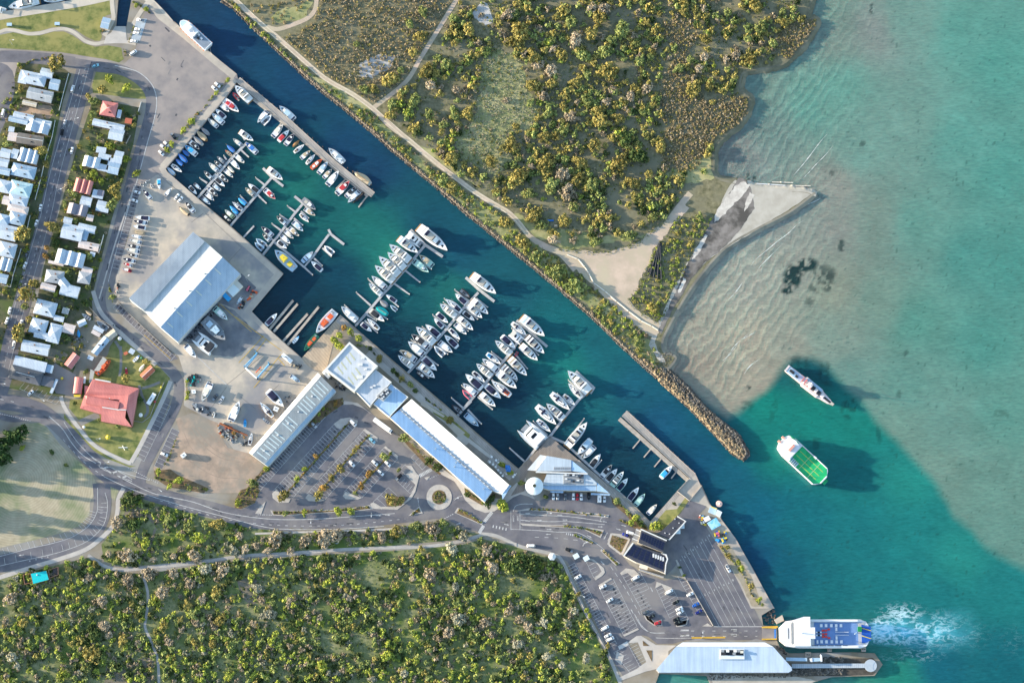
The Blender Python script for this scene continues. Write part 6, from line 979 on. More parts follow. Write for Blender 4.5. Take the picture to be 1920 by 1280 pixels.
# small pavilions
tb = empty('toilet_block', P(*E(400,1070)[0], 0), 0, 'toilet block with bright turquoise roof and two walled yards by the oval', 'toilet block'); poly_roof(tb, 'roof', E, (308,1040,462,1010,487,1098,332,1140), 3.2, mat('turquoise_roof', '10b5b8', '14adb2', 1, .5), 0, M_WALL['b'])
for pts in ((230,1050,305,1035,325,1128,245,1145), (485,1000,580,970,582,1050,490,1085)):
    q = E(*pts); poly_roof(tb, 'yard_floor', E, pts, .12, mat('yard_floor', '6b6462', rough=.9), 0)
    for i in range(4): a_, b_ = q[i], q[(i+1)%4]; c = (sum(p[0] for p in q)/4, sum(p[1] for p in q)/4); quad_prism(tb, 'yard_wall', [a_, b_, nn(b_, c, .07), nn(a_, c, .07)], [2.0 + .004*i]*4, [mat('yard_wall', 'b08268', '9f7560', 1, .9)]*2)
MB().box(-1.6, -1.0, .3, 1.2, 3.1, 3.6).build('roof_vent', M_GUT, tb)
kq = P(1035, 1044, 0); ki = empty('kiosk', kq, 0, 'white six sided kiosk where the bush path meets the car park', 'kiosk'); MB().prism(circ(1.9, 6), 0, 2.6).build('wall', M_WALL['w'], ki); MB().loft([[(x, y, 2.6) for x, y in circ(2.5, 6)], [(x, y, 3.6) for x, y in circ(.1, 6)]]).build('roof', white_p, ki)
for lb, (x, y) in (('pale blue ticket booth at the top of the lower car park', (1099,1047)), ('smaller pale booth beside the brown garden bed', (1080,1043))):
    r = empty('ticket_booth', P(x, y, 0), R(30), lb, 'booth', 'ticket booths'); MB().box(-1.2, 1.2, -1, 1, 0, 2.5).build('wall', M_WALL['w'], r); MB().box(-1.7, 1.7, -1.5, 1.5, 2.5, 2.7).build('roof', MATS['canopy_white'], r); MB().box(-.7, .7, -1.03, -.9, 1, 2).build('window', M_WIN, r)
# ------------------------------------------------------------------ cars
PAINT = {'w': mat('paint_white', 'dcdddd', rough=.25, spec=.5), 's': mat('paint_silver', 'a2a6aa', rough=.25, spec=.5), 'g': mat('paint_grey', '5d6268', rough=.25), 'd': mat('paint_black', '17191c', rough=.2), 'r': mat('paint_red', 'b02a33', rough=.25), 'b': mat('paint_blue', '2b5fae', rough=.25), 'n': mat('paint_navy', '1f2a72', rough=.25), 't': mat('paint_teal', '7fb3c4', rough=.25)}
CW = {'w': 'white', 's': 'silver', 'g': 'grey', 'd': 'black', 'r': 'red', 'b': 'blue', 'n': 'navy blue', 't': 'pale teal'}
TYRE = mat('tyre', '1a1a1b', rough=.9); LAMP = mat('headlight', 'd8dde0', rough=.15)
CM = {}
def car_mesh(kind):
    if kind in CM: return CM[kind]
    def rr(L, Wd, r, n=3):
        q = []
        for sx, sy, a0 in ((1,1,0),(-1,1,90),(-1,-1,180),(1,-1,270)):
            for k in range(n+1): a = R(a0 + 90*k/n); q.append((sx*(L/2-r) + r*math.cos(a), sy*(Wd/2-r) + r*math.sin(a)))
        return q
    L, Wd = {'c': (4.5, 1.85), 'v': (5.2, 2.0), 'u': (5.2, 1.95)}[kind]; hb = {'c': .9, 'v': 1.05, 'u': 1.0}[kind]
    b = MB(); b.loft([[(x, y, .3) for x, y in rr(L, Wd, .5)], [(x*1.0, y, hb-.15) for x, y in rr(L, Wd, .55)], [(x*.97, y*.93, hb) for x, y in rr(L, Wd, .55)]])
    hr = {'c': 1.48, 'v': 2.1, 'u': 1.75}[kind]; x0, x1 = {'c': (-1.9, .95), 'v': (-2.45, 1.75), 'u': (-.7, 1.05)}[kind]
    gl = cabin(x0, x1, Wd*.44, Wd*.42, hb-.02, hr, .75 if kind != 'v' else .5, .35, .18)
    rf = MB().box(x0+.42, x1-(.8 if kind != 'v' else .55), -Wd*.35, Wd*.35, hr-.01, hr+.05, tx=.05, ty=.05); ex = None
    if kind == 'u': ex = MB().box(-2.45, -.85, -.8, .8, .97, 1.06).box(-2.5, -.8, -.92, -.84, .97, 1.25).box(-2.5, -.8, .84, .92, .97, 1.25)
    CM[kind] = [('body', b.mesh('body', PAINT['w'], True), 1), ('window', gl.mesh('window', GLASS), 0), ('roof', rf.mesh('roof', PAINT['w']), 1)] + ([('tray', ex.mesh('tray', COLR['g']), 0)] if ex else [])
    wm = MB().tube((0, -.12, .33), (0, .12, .33), .33, n=12).mesh('wheel', TYRE); lm = MB().box(-.06, .06, -.16, .16, .62, .78).mesh('headlight', LAMP)
    CM[kind] += [('wheel', wm, 0, (sx*L*.31, sy*(Wd/2-.1), 0)) for sx in (-1, 1) for sy in (-1, 1)] + [('headlight', lm, 0, (L/2-.02, sy*Wd*.33, 0)) for sy in (-1, 1)]
    return CM[kind]
CARC = {}
def car(kind, c, t, x1, y1, x2, y2, label, group='cars parked around the harbour', z=.06, L=None):
    (x1, y1), (x2, y2) = t(x1, y1, x2, y2); a, b_ = P(x1, y1, z+.7), P(x2, y2, z+.7); d = b_ - a; m = (a + b_)/2; nm = {'c': 'car', 'v': 'van', 'u': 'pickup_truck'}[kind]
    r = empty(nm, (m.x, m.y, z+.02), math.atan2(d.y, d.x), label, nm.replace('_', ' '), group)
    for p in car_mesh(kind):
        me = p[1]
        if p[2] and c != 'w':
            k = (me.name, c)
            if k not in CARC: CARC[k] = me.copy(); CARC[k].materials[0] = PAINT[c]
            me = CARC[k]
        o = link(p[0], me, r, p[3] if len(p) > 3 else (0, 0, 0))
def cars(t, where, rows):
    cnt = {}
    for q in rows: cnt[q[0], q[1]] = cnt.get((q[0], q[1]), 0) + 1
    seen = {}
    for q in rows:
        k = (q[0], q[1]); i = seen.get(k, 0); seen[k] = i + 1; nm = {'c': 'car', 'v': 'van', 'u': 'pickup'}[q[0]]
        car(q[0], q[1], t, *q[2:6], (f'{CW[q[1]]} {nm}, {ordn(i)} such {where}' if cnt[k] > 1 else f'{CW[q[1]]} {nm} {where}'))
cars(A, 'down the pale bays beside the boat ramp', [('u','w',1445,212,1372,195),('c','w',1412,302,1348,288),('c','w',1400,338,1338,325),('c','w',1378,418,1302,408),('v','w',1295,555,1368,505)])
cars(A, 'on the roads near the northern houses', [('c','t',920,668,990,648),('v','w',708,950,742,835),('c','s',640,1265,655,1198)])
cars(A, 'on the road at the western edge', [('v','w',18,1180,42,1082)])
cars(B, 'going south along the straight street', [('c','d',615,180,625,115),('c','w',710,365,728,298),('c','w',398,940,412,868),('c','w',352,1092,375,1025)])
cars(B, 'in the upper bays of the harbour road', [('c','w',1338,738,1405,758),('c','w',1312,820,1382,845)]); cars(B, 'beside the shrubs on the quay corner', [('c','w',1640,242,1690,292),('c','w',1608,278,1655,315),('c','w',1585,332,1640,382)])
cars(F, 'at the north end of the quay hedge', [('c','w',865,822,925,878),('c','w',835,858,895,912)]); cars(G, 'on the yard by the basin corner', [('c','w',468,1035,510,982),('c','w',498,1065,548,1005),('u','d',430,375,475,430)])
cars(C_, 'along the lower end of the straight street', [('c','g',262,215,280,170),('c','w',238,332,262,280),('c','w',90,798,108,718),('c','w',60,890,82,828),('c','w',205,912,222,855),('u','w',130,1142,148,1060)])
cars(D, 'in the angled bays below the dark hall', [('c','w',275,435,338,380)]); cars(Q, 'in the bays beside the gravel lot', [('c','w',332,902,398,928)]); cars(I, 'parked between boats in the yard', [('u','g',410,1030,478,940),('u','w',470,1072,545,948)])
cars(RR, 'in the main car park, counted from the grey shed', [('c','s',765,275,822,332),('c','t',1348,430,1405,482),('c','w',1145,658,1200,718),('c','w',1372,652,1432,708),('c','w',1500,658,1562,718),('c','w',1432,752,1490,805),('v','w',1150,248,1215,312),('u','d',1612,850,1668,795)])
cars(V, 'in the row south of the restaurant', [('c','w',948,655,948,728),('c','s',990,658,990,725),('c','g',1067,655,1067,722),('c','w',1148,655,1148,732),('c','r',1187,665,1187,728),('c','w',1226,662,1226,732),('c','d',1300,658,1300,722),('c','w',1458,685,1458,748)])
cars(V, 'on the ferry approach road', [('v','w',760,1188,688,1188),('u','d',1140,1250,1072,1215),('c','n',1707,1095,1632,1065)]); cars(W, 'between the booth and the ferry lanes', [('v','w',580,750,510,728),('u','w',1500,1055,1542,1132)])
cars(XX, 'going down the lower car park', [('c','w',202,345,265,308),('c','w',450,440,518,405),('c','w',518,580,585,538),('v','w',770,358,845,315),('v','w',1100,498,1185,452),('c','d',1185,595,1245,560),('c','w',1212,662,1282,628),('c','w',1225,700,1288,658),('c','w',1322,515,1388,482),('c','b',1382,620,1442,588),('c','n',1408,695,1475,655),('v','w',465,858,540,815),('c','w',495,930,570,892),('v','w',512,968,595,925),('c','g',875,695,935,665),('c','d',945,738,1000,705),('c','r',1005,795,1062,772),('c','d',1180,765,1255,730),('c','d',1205,795,1262,768)])
def trailer(t, x1, y1, x2, y2, w_, h, label, nm='trailer', m=None):
    (x1, y1), (x2, y2) = t(x1, y1, x2, y2); a, b_ = P(x1, y1, h), P(x2, y2, h); d = b_ - a; c = (a+b_)/2; L = d.length; r = empty(nm, (c.x, c.y, .07), math.atan2(d.y, d.x), label, nm.replace('_', ' '))
    MB().box(-L/2, L/2-(1.8 if nm == 'truck' else 0), -w_/2, w_/2, .5, h, tx=.05, ty=.05).build('box_body', m or GW, r)
    for sx in (-.35, .3):
        for sy in (-1, 1): MB().tube((L*sx, sy*w_*.45-.15, .35), (L*sx, sy*w_*.45+.15, .35), .42, n=12).build('wheel', TYRE, r)
    if nm == 'truck': MB().box(L/2-1.75, L/2, -w_/2+.1, w_/2-.1, .5, h-.7, tx=.1, ty=.1).build('cab', GW, r); MB().box(L/2-.6, L/2+.03, -w_/2+.25, w_/2-.25, 1.5, h-.65).build('windscreen', GLASS, r)
    else: MB().box(L/2, L/2+1, -.08, .08, .45, .55).build('tow_bar', m_grey, r); MB().box(-L*.2, L*.1, -.4, .4, h, h+.12).build('roof_hatch', m_grey, r)
trailer(RR, 1392, 238, 1575, 372, 2.6, 3.6, 'long white truck parked beside the promenade hall', 'truck'); trailer(V, 1408, 752, 1408, 682, 2.4, 2.5, 'white caravan at the east end of the restaurant car row', 'caravan'); trailer(I, 1115, 555, 1210, 630, 2.6, 2.7, 'white box trailer at the head of the long dock', 'trailer'); trailer(D, 1478, 518, 1545, 412, 2.5, 2.4, 'white rounded caravan on the museum lawn', 'caravan')
trailer(Q, 532, 938, 575, 905, 2.4, 3.0, 'lone white box trailer on the gravel lot', 'trailer'); trailer(U, 140, 400, 200, 465, 2.4, 2.6, 'white container between grey shed and promenade hall', 'container'); trailer(Q, 635, 290, 675, 285, 2.4, 2.3, 'white crate on the yard verge by the bend', 'crate'); trailer(I, 1030, 1090, 1075, 1110, 3, 2.2, 'white and black cabin between yard boats', 'cabin')

# ------------------------------------------------------------------ the three big vessels and the survey ship
def vessel(name, label, cat, p, q, ):
    a, b_ = P(*p, ZW+4), P(*q, ZW+4); d = a - b_; c = (a+b_)/2; return empty(name, (c.x, c.y, ZW), math.atan2(d.y, d.x), label, cat), d.length
# car ferry at the berth: bow to the ramp (west)
fr, L = vessel('car_ferry', 'big white car ferry with blue vehicle deck churning away at the ramp', 'ferry', (1455,1188), (1632,1188)); h = L/2; W2 = 8.6
dk_b = mat('ferry_deck', '6f8ebb', '6484b2', .3, .7); dk_w = mat('ferry_white', 'd9dadb', 'd0d1d3', .4, .45)
def fx(px): return (1543.5 - px) * L / 177
hb = MB(); out = [(h*.93, -4), (h*.80, -7.6), (h*.5, -W2), (-h*.78, -W2), (-h*.9, -7.4), (-h*.95, -5.2), (-h*.95, 5.2), (-h*.9, 7.4), (-h*.78, W2), (h*.5, W2), (h*.80, 7.6), (h*.93, 4)]
hb.loft([[(x*.97, y*.86, -.6) for x, y in out], [(x, y, 2.2) for x, y in out], [(x, y, 6.5) for x, y in out]]); hb.build('hull', dk_w, fr)
MB().prism([(h*.2, -6.9), (h*.2, 6.9), (-h*.82, 6.9), (-h*.82, -6.9)], 6.4, 6.62).build('vehicle_deck', dk_b, fr); MB().box(fx(1620), fx(1608), -6.5, 6.5, 6.55, 6.65).build('aft_deck', mat('ferry_grey', 'a9aaae', rough=.7), fr)
MB().prism([(-h*.80, -5.6), (-h*.9, -4.6), (-h*1.0, -4.4), (-h*1.0, 3.6), (-h*.9, 5.4), (-h*.80, 5.8)], 6.4, 6.9).build('stern_ramp', mat('ramp_blue', '1f55a8', '1b4d9c', .6, .6), fr)
for y, y2 in ((-3.4, -1.8), (1.2, 3.0)): MB().tube((-h*.8, y, 7.0), (-h*.995, y2, 7.0), .22).build('ramp_arm', COLR['y'], fr)
MB().box(-h*.8, -h*.72, -4.2, -1.2, 6.4, 7.9).build('green_cover', mat('ferry_green', '1d7a45', rough=.6), fr)
MB().prism([(h*.88, -4.6), (h*.88, 4.6), (fx(1487), 6.2), (fx(1487), -6.2)], 6.4, 8.4).build('bow_house', dk_w, fr); MB().prism([(fx(1487), -8), (fx(1487), 8), (fx(1517), 8.0), (fx(1517), 3.4), (fx(1525.5), 3.4), (fx(1525.5), -3.4), (fx(1517), -3.4), (fx(1517), -9.8), (fx(1505), -9.8)], 6.4, 11.6).build('bridge_house', dk_w, fr)
MB().prism([(fx(1482), -6.6), (fx(1482), 6.6), (fx(1492), 6.9), (fx(1494), 4), (fx(1494), -4), (fx(1492), -6.9)], 8.4, 10.9).build('bridge_front', COLR['g'], fr); MB().box(fx(1483)-.05, fx(1481.6), -6, 6, 9.6, 10.6).build('bridge_window', GLASS, fr); MB().box(fx(1477), fx(1476.2), -3.2, 3.2, 8.4, 8.5).build('deck_seam', COLR['d'], fr)
for y0, y1 in ((-W2, -7.2), (7.2, W2)): MB().box(-h*.72, fx(1518), y0+.05, y1, 6.5, 7.9).build('side_casing', dk_w, fr)
for i in range(26):
    if i % 5 != 2: x = fx(1513 + i*2.9); MB().box(x-.4, x+.4, 7.16, 7.5, 7.92, 7.98).build('side_vent', COLR['d'], fr)
for i, px in enumerate((1539, 1548, 1558, 1567, 1576)):
    for y in (4.9, -4.9): MB().box(fx(px)-.75, fx(px)+.75, y-.95, y+.95, 6.6, 7.3).build('deck_seat', dk_w, fr)
for px, y in ((1530,1.0),(1534,1.0),(1538,1.0),(1530,-.8),(1534,-.8),(1538,-.8)): MB().box(fx(px)-.5, fx(px)+.5, y-.45, y+.45, 6.6, 7.3).build('deck_seat', COLR['d'] if px == 1534 else dk_w, fr)
for px, y in ((1542,1.9),(1542,-1.9),(1547.5,1.9),(1547.5,.2),(1547.5,-1.9),(1553,2.6),(1553,-2.6),(1542,.4)): MB().box(fx(px)-.7, fx(px)+.7, y-.55, y+.55, 6.6, 7.2).build('red_seat', mat('seat_red', 'd4483f', rough=.6), fr)
for y in (-.9, .9): MB().box(fx(1590), fx(1565), y-.12, y+.12, 6.62, 7.5).build('deck_rail', dk_w, fr)
for px, y, rz in ((1531,5,0),(1567,2.6,0),(1567,-2.6,0)): MB().box(fx(px)-.5, fx(px)+.5, y-1, y+1, 6.62, 7.9).build('locker', dk_w, fr)
MB().tube((fx(1606), -.6, 6.6), (fx(1600), .4, 9.4), .2).build('crane_arm', GW, fr); MB().tube((fx(1500), 0, 11.6), (fx(1500), 0, 17), .3, .12).build('mast', GW, fr)
for y in (5.6, -5.8): MB().tube((fx(1605), y, 7.6), (fx(1622), y*1.15, 7.6), .18).build('handrail', m_grey, fr)
# moored ferry with the green deck
gf, L = vessel('moored_ferry', 'moored white ferry with a bright green open vehicle deck', 'ferry', (1463,825), (1546,902)); h = L/2; W2 = 7.0; gd = mat('green_deck', '12a362', '2fb070', .12, .6, c3='0f9659', scale2=.3)
o_ = [(h*.98, -2.5), (h*.9, -5.6), (h*.66, -W2), (-h*.78, -W2), (-h*.86, -5.6), (-h*.97, -2.4), (-h*.97, 2.4), (-h*.86, 5.6), (-h*.78, W2), (h*.66, W2), (h*.9, 5.6), (h*.98, 2.5)]
MB().loft([[(x*.97, y*.85, -.6) for x, y in o_], [(x, y, 5.6) for x, y in o_]]).build('hull', dk_w, gf); MB().prism([(h*.33, -6.3), (h*.33, 6.3), (-h*.78, 6.3), (-h*.92, 3.6), (-h*.92, -3.6), (-h*.78, -6.3)], 5.5, 5.68).build('vehicle_deck', gd, gf)
MB().prism([(h*.88, -4.4), (h*.88, 3.8), (h*.56, 6.2), (h*.34, 5.4), (h*.34, -4.2), (h*.6, -5.6)], 5.5, 9.0).build('bridge_house', dk_w, gf, ); MB().prism([(h*.86, -6.0), (h*.7, -6.7), (h*.45, -6.4), (h*.62, -5)], 5.5, 5.75).build('bow_deck', gd, gf); MB().box(h*.86, h*.885, -3.6, 3.2, 7.6, 8.5).build('bridge_window', GLASS, gf)
for i in range(5): MB().box(h*(.30-.07*i), h*(.335-.07*i), 3.4, 6.0, 5.7, 8.4-.3*i).build('stair_deck', COLR['p'], gf)
for y in (-3.2, 0.2, 3.2): MB().box(-h*.75, h*.27, y-.1, y+.1, 5.69, 5.72).build('lane_line', COLR['y'], gf)
for x in (-.5, -.1): MB().box(h*x-.1, h*x+.1, -6, 6, 5.695, 5.725).build('deck_seam', COLR['l'], gf)
MB().box(-h*.96, -h*.92, -2.6, 2.6, 5.55, 6.6).build('stern_house', dk_w, gf); MB().box(-h*1.08, -h*.97, -1.8, 1.6, 3, 4.2).build('stern_ramp', gd, gf)
for x, y in ((.55,6.9),(.1,7.05),(-.3,7.05)): MB().tube((h*x, y, 6), (h*x, y+.9, 8.4), .2).build('davit', COLR['g'], gf)
MB().box(-h*.3, -h*.18, -7.0, -6.0, 5.6, 6.8).build('locker', dk_w, gf); MB().tube((h*.6, -2, 9), (h*.6, -2, 15), .22, .1).build('mast', GW, gf); MB().box(h*.5, h*.58, -2.6, 2.2, 9, 10.2).build('funnel', mat('rust_trim', 'c98f80', rough=.7), gf)
for y in (-6.6, 6.6): MB().box(-h*.76, h*.3, y-.15, y+.15, 5.6, 6.6).build('bulwark', dk_w, gf)
for y in (-2, 1.4): MB().box(h*.94, h*1.04, y-.5, y+.5, 4, 7).build('bow_post', mat('rust_trim'  , 'c98f80'), gf)
# slender patrol ship
ps, L = vessel('patrol_ship', 'slender pale patrol ship with red edged decks anchored over shallows', 'ship', (1562,758), (1475,689)); h = L/2; pk = mat('ship_pale', 'd5cbc8', 'cbbfbc', .6, .6); rd = mat('ship_red', 'c05a5a', rough=.7)
o_ = [(h, 0), (h*.86, 1.3), (h*.5, 2.6), (h*.4, 3.4), (-h*.25, 3.6), (-h*.3, 2.6), (-h, 2.3)]; o_ = o_ + [(x, -y) for x, y in o_[::-1] if y]
MB().loft([[(x*.96, y*.75, -.6) for x, y in o_], [(x, y, 3.6) for x, y in o_]]).build('hull', pk, ps); MB().box(-h*.92, -h*.34, -1.9, 1.9, 3.6, 3.8).build('aft_deck', COLR['p'], ps); MB().box(-h*.86, -h*.68, -.8, .8, 3.8, 4.5).build('hatch', COLR['d'], ps); MB().box(-h*.6, -h*.5, -1.2, .2, 3.8, 4.6).build('hatch', COLR['d'], ps)
MB().prism([(-h*.25, 1.6), (h*.42, 1.4), (h*.42, 3.2), (-h*.2, 3.4)], 3.6, 4.6).build('side_deck', COLR['p'], ps); MB().prism([(-h*.25, -3.4), (h*.4, -3.2), (h*.42, -1.4), (-h*.25, -1.6)], 3.6, 4.6).build('side_deck', pk, ps)
for x0, x1, z1, m_ in ((-.3,-.12,6.5,pk),(-.12,.08,8.5,pk),(.1,.2,6,COLR['d']),(.2,.32,5.6,pk),(.34,.44,5.2,COLR['d']),(.46,.6,4.6,pk)): MB().box(h*x0, h*x1, -1.3, 1.3, 3.6, z1, tx=.2, ty=.2).build('deckhouse', m_, ps)
for x in (-.31,-.2,-.08,.06): MB().box(h*x-.18, h*x+.18, -1.6, 1.7, 4.4, 7+.3*(x > 0)).build('red_frame', rd, ps)
MB().tube((0, 0, 8), (0, 0, 16), .3, .12).build('mast', pk, ps); MB().tube((-h*.2, 0, 6), (-h*.2, 0, 13), .25, .1).build('mast', rd, ps); MB().box(-h*1.0, -h*.94, -2.2, 2.2, 3.6, 4.0).build('transom_rail', pk, ps); MB().box(h*.62, h*.9, -.7, .7, 3.6, 3.75).build('foredeck', COLR['d'], ps); MB().box(h*.9, h*1.02, -.8, .8, 3.5, 4.0).build('bow_platform', COLR['s'], ps)
# survey ship at the north quay
sv, L = vessel('survey_ship', 'white survey ship with orange fenders tied to the north quay', 'ship', F(522,205)[0], F(808,470)[0]); h = L/2; B2 = 3.6
o_ = [(h, 0), (h*.93, 1.8), (h*.78, 3.0), (h*.5, B2), (-h*.96, B2), (-h, 3)]; o_ = o_ + [(x, -y) for x, y in o_[::-1] if y]
MB().loft([[(x*.96, y*.8, -.6) for x, y in o_], [(x, y, 3.2) for x, y in o_]]).build('hull', dk_w, sv); MB().box(-h*.95, -h*.12, -2.9, 2.9, 3.2, 3.35).build('aft_deck', mat('ship_grey', '7b8794', '6f7b88', .5, .7), sv); MB().prism([(h*.62, -2.2), (h*.62, 2.2), (-h*.1, 2.9), (-h*.1, -2.9)], 3.2, 6.2).build('deckhouse', dk_w, sv); MB().box(h*.2, h*.5, -1.9, 1.9, 6.2, 8.2, tx=.3, ty=.2).build('wheelhouse', dk_w, sv); MB().box(h*.44, h*.475, -1.6, 1.6, 7.1, 7.9).build('window', GLASS, sv)
MB().prism([(h*.97, 0), (h*.88, 1.6), (h*.68, 2.2), (h*.68, -2.2), (h*.88, -1.6)], 3.2, 3.4).build('foredeck', COLR['p'], sv)
for x, y in ((-.3,.6),(-.42,-.8),(-.2,-1.4)): MB().box(h*x-.7, h*x+.7, y-.6, y+.6, 3.35, 4.4).build('winch', COLR['d'] if y > 0 else dk_w, sv)
for i in range(9):
    for s_ in (-1, 1): x = -h*.9 + i*h*.2; MB().tube((x-.5, s_*(B2+.1), 2.6), (x+.5, s_*(B2+.1), 2.6), .3).build('fender', mat('fender_orange', 'b5683f', rough=.8), sv)
MB().tube((0, 0, 6), (0, 0, 13), .25, .1).build('mast', GW, sv); MB().box(-h*.98, -h*.95, -2.8, 2.8, 3.2, 4.3).build('stern_rail', dk_w, sv); MB().box(-h*.14, -h*.05, -1.8, 1.8, 6.2, 7.2).build('funnel', COLR['w'] if 'w' in COLR else dk_w, sv)
MB().tube((h*.9, 3, 3.2), (h*.99, 6.0, 2), .05).build('mooring_line', COLR['k'], sv); MB().tube((-h*.98, -1, 3.2), (-h*1.35, 2.5, 2), .05).build('mooring_line', COLR['k'], sv)
# berth structures near the ferry
def plat(label, pts, z, m, name='dolphin', cat='dolphin', group=None, z0=-6): q = P(*pts[0], 0); r = empty(name, (q.x, q.y, 0), 0, label, cat, group); quad_prism(r, 'deck', pts, [z]*len(pts), [m, M_WALLC], z0=z0); return r
r = plat('concrete mooring dolphin north of the ferry bow', AA(192,365,280,312,302,375,222,412), 1.2, m_quay)
for lb, q in (('first concrete dolphin south of the ferry, with dark bollards', (540,730,602,730,602,790,540,790)), ('second concrete dolphin south of the ferry amidships', (792,682,838,682,838,725,792,725)), ('third concrete dolphin near the ferry stern', (1172,672,1222,672,1222,725,1172,725))):
    r = plat(lb, AA(*q), 1.0, m_quay, group='dolphins south of the ferry'); p_ = P(*AA((q[0]+q[2])/2, (q[1]+q[5])/2)[0], 1) - r.location
    for dx in (-.6, .6): MB().tube((p_.x+dx, p_.y, 1), (p_.x+dx, p_.y, 1.8), .3).build('bollard', COLR['d'], r)
lk = empty('link_span', P(1442,1187,0), 0, 'ferry link span ramp with yellow sides', 'ramp'); quad_prism(lk, 'ramp_deck', [(1429,1176),(1457,1177),(1457,1196),(1429,1198)], [.3]*4, [m_asph2, M_WALLC], z0=-.3); quad_prism(lk, 'yellow_side', [(1429,1174),(1456,1175),(1456,1177.5),(1429,1176.5)], [.9]*4, [m_yellow]*2, z0=-.3); quad_prism(lk, 'yellow_side', [(1429,1196.5),(1456,1196),(1456,1198.5),(1429,1199)], [.9]*4, [m_yellow]*2, z0=-.3); quad_prism(lk, 'blue_flap', [(1452,1178),(1455,1178),(1455,1196),(1452,1196)], [.6]*4, [COLR['b']]*2, z0=.2)
wk_ = empty('pier_walkway', P(1550,1247,0), 0, 'long pale boarded walkway ending in a round lookout on the rocks', 'walkway'); quad_prism(wk_, 'walkway_deck', AA(388,862,1220,858,1220,908,388,912), [1.2]*4, [corrug('walk_boards', 'b2bac0', 'a8b0b6', 0, 1.2), M_WALLC], z0=.6); c_ = P(*AA(1275,882)[0], 1.25) - wk_.location; MB().prism(circ(3.75, 28, c_.x, c_.y), .6, 1.25).build('round_lookout', mat('lookout', 'aab3ba', 'a0aab1', .5, .8), wk_); MB().loft([[(x, y, 2.25) for x, y in circ(3.72, 28, c_.x, c_.y)], [(x, y, 2.33) for x, y in circ(3.72, 28, c_.x, c_.y)]], cap=False).build('handrail', m_grey, wk_)
gw_ = empty('passenger_gangway', P(1500,1235,0), 0, 'covered blue passenger gangway between terminal and ferry', 'gangway'); quad_prism(gw_, 'bridge', AA(322,790,560,795,560,832,322,828), [4.2]*4, [COLR['p']]*2, z0=3.2); quad_prism(gw_, 'end_cabin', AA(590,802,618,795,620,840,600,832), [4.6]*4, [dk_w]*2, z0=0); quad_prism(gw_, 'bridge', AA(620,795,722,795,722,830,620,838), [4.4]*4, [COLR['p']]*2, z0=3.4); quad_prism(gw_, 'gate_frame', AA(712,755,728,770,732,835,716,835), [4.8]*4, [dk_w]*2, z0=0)

# ------------------------------------------------------------------ boat lift, yard gear, street furniture
tl = empty('travel_lift', P(*I(860,670)[0], 0), 0, 'blue and white boat hoist frame straddling the yard', 'boat hoist'); m_bl = mat('hoist_blue', '5f93b5', '5387aa', .8, .5)
def bar(root, t, a_, b_, z, r_, m, nm): (p, q) = t(*a_, *b_); p, q = P(*p, z), P(*q, z); l_ = root.location; MB().tube(p-l_, q-l_, r_).build(nm, m, root)
bar(tl, I, (745,672), (868,540), 7, .45, m_bl, 'side_beam'); bar(tl, I, (868,790), (985,655), 7, .45, m_bl, 'side_beam'); bar(tl, I, (748,688), (862,795), 7.2, .5, GW, 'cross_beam'); bar(tl, I, (745,700), (862,560), 1.2, .35, m_bl, 'lower_beam'); bar(tl, I, (855,800), (990,640), 1.2, .35, m_bl, 'lower_beam')
for x, y in ((745,690),(858,548),(860,800),(985,655)): p = P(*I(x, y)[0], 0) - tl.location; q = P(*I(x, y)[0], 7) - tl.location; MB().tube((p.x, p.y, .6), (p.x, p.y, 7), .35).build('leg', m_bl, tl); MB().tube((p.x-.3, p.y-.35, .7), (p.x+.3, p.y+.35, .7), .7, n=12).build('wheel', TYRE, tl)
bar(tl, I, (850,740), (905,680), 3, .3, COLR['o'], 'sling')
def gear(name, cat, label, t, items, group=None):
    """heap of yard stuff: items (x, y, l, w, h, angle, colour)"""
    q = P(*t(items[0][0], items[0][1])[0], 0); r = empty(name, (q.x, q.y, .05), 0, label, cat, group)
    for x, y, l, w_, h_, a, c in items:
        p = P(*t(x, y)[0], h_) - r.location; ca, sa = math.cos(-R(a)), math.sin(-R(a)); b = MB().box(-l/2, l/2, -w_/2, w_/2, 0, h_, tx=.06, ty=.06).box(-l*.42, l*.42, -w_*.36, w_*.36, h_+.01, h_+.16); b.v = [(p.x + x_*ca - y_*sa, p.y + x_*sa + y_*ca, z) for x_, y_, z in b.v]; b.build({'crate_stack': 'crate'}.get(name, 'piece'), COLR[c], r)
rg = random.Random(3)
def heap(name, cat, label, t, poly, n, cols, s=(.6, 2.2), hh=(.4, 1.4)):
    pts = t(*poly); xs = [p[0] for p in pts]; ys = [p[1] for p in pts]; it = []
    while len(it) < n:
        x, y = rg.uniform(min(xs), max(xs)), rg.uniform(min(ys), max(ys))
        if inside(x, y, pts): it.append(((x-t.x0)*t.k, (y-t.y0)*t.k, rg.uniform(*s), rg.uniform(*s)*.6, rg.uniform(*hh), rg.uniform(0, 180), rg.choice(cols)))
    gear(name, cat, label, t, it)
heap('crate_stack', 'crates', 'heap of dark and green bins on the verge at the road bend', I, (160,790,250,750,310,800,240,880,180,860), 34, 'ddddvgeg')
heap('scrap_pile', 'scrap', 'scrap pile of rusty and pale yard junk beside the gravel lot', Q, (900,610,960,600,1100,680,1200,740,1200,830,1060,790,960,770,900,680), 70, 'dggtkoadsg', (.5, 2.4), (.3, 1.6))
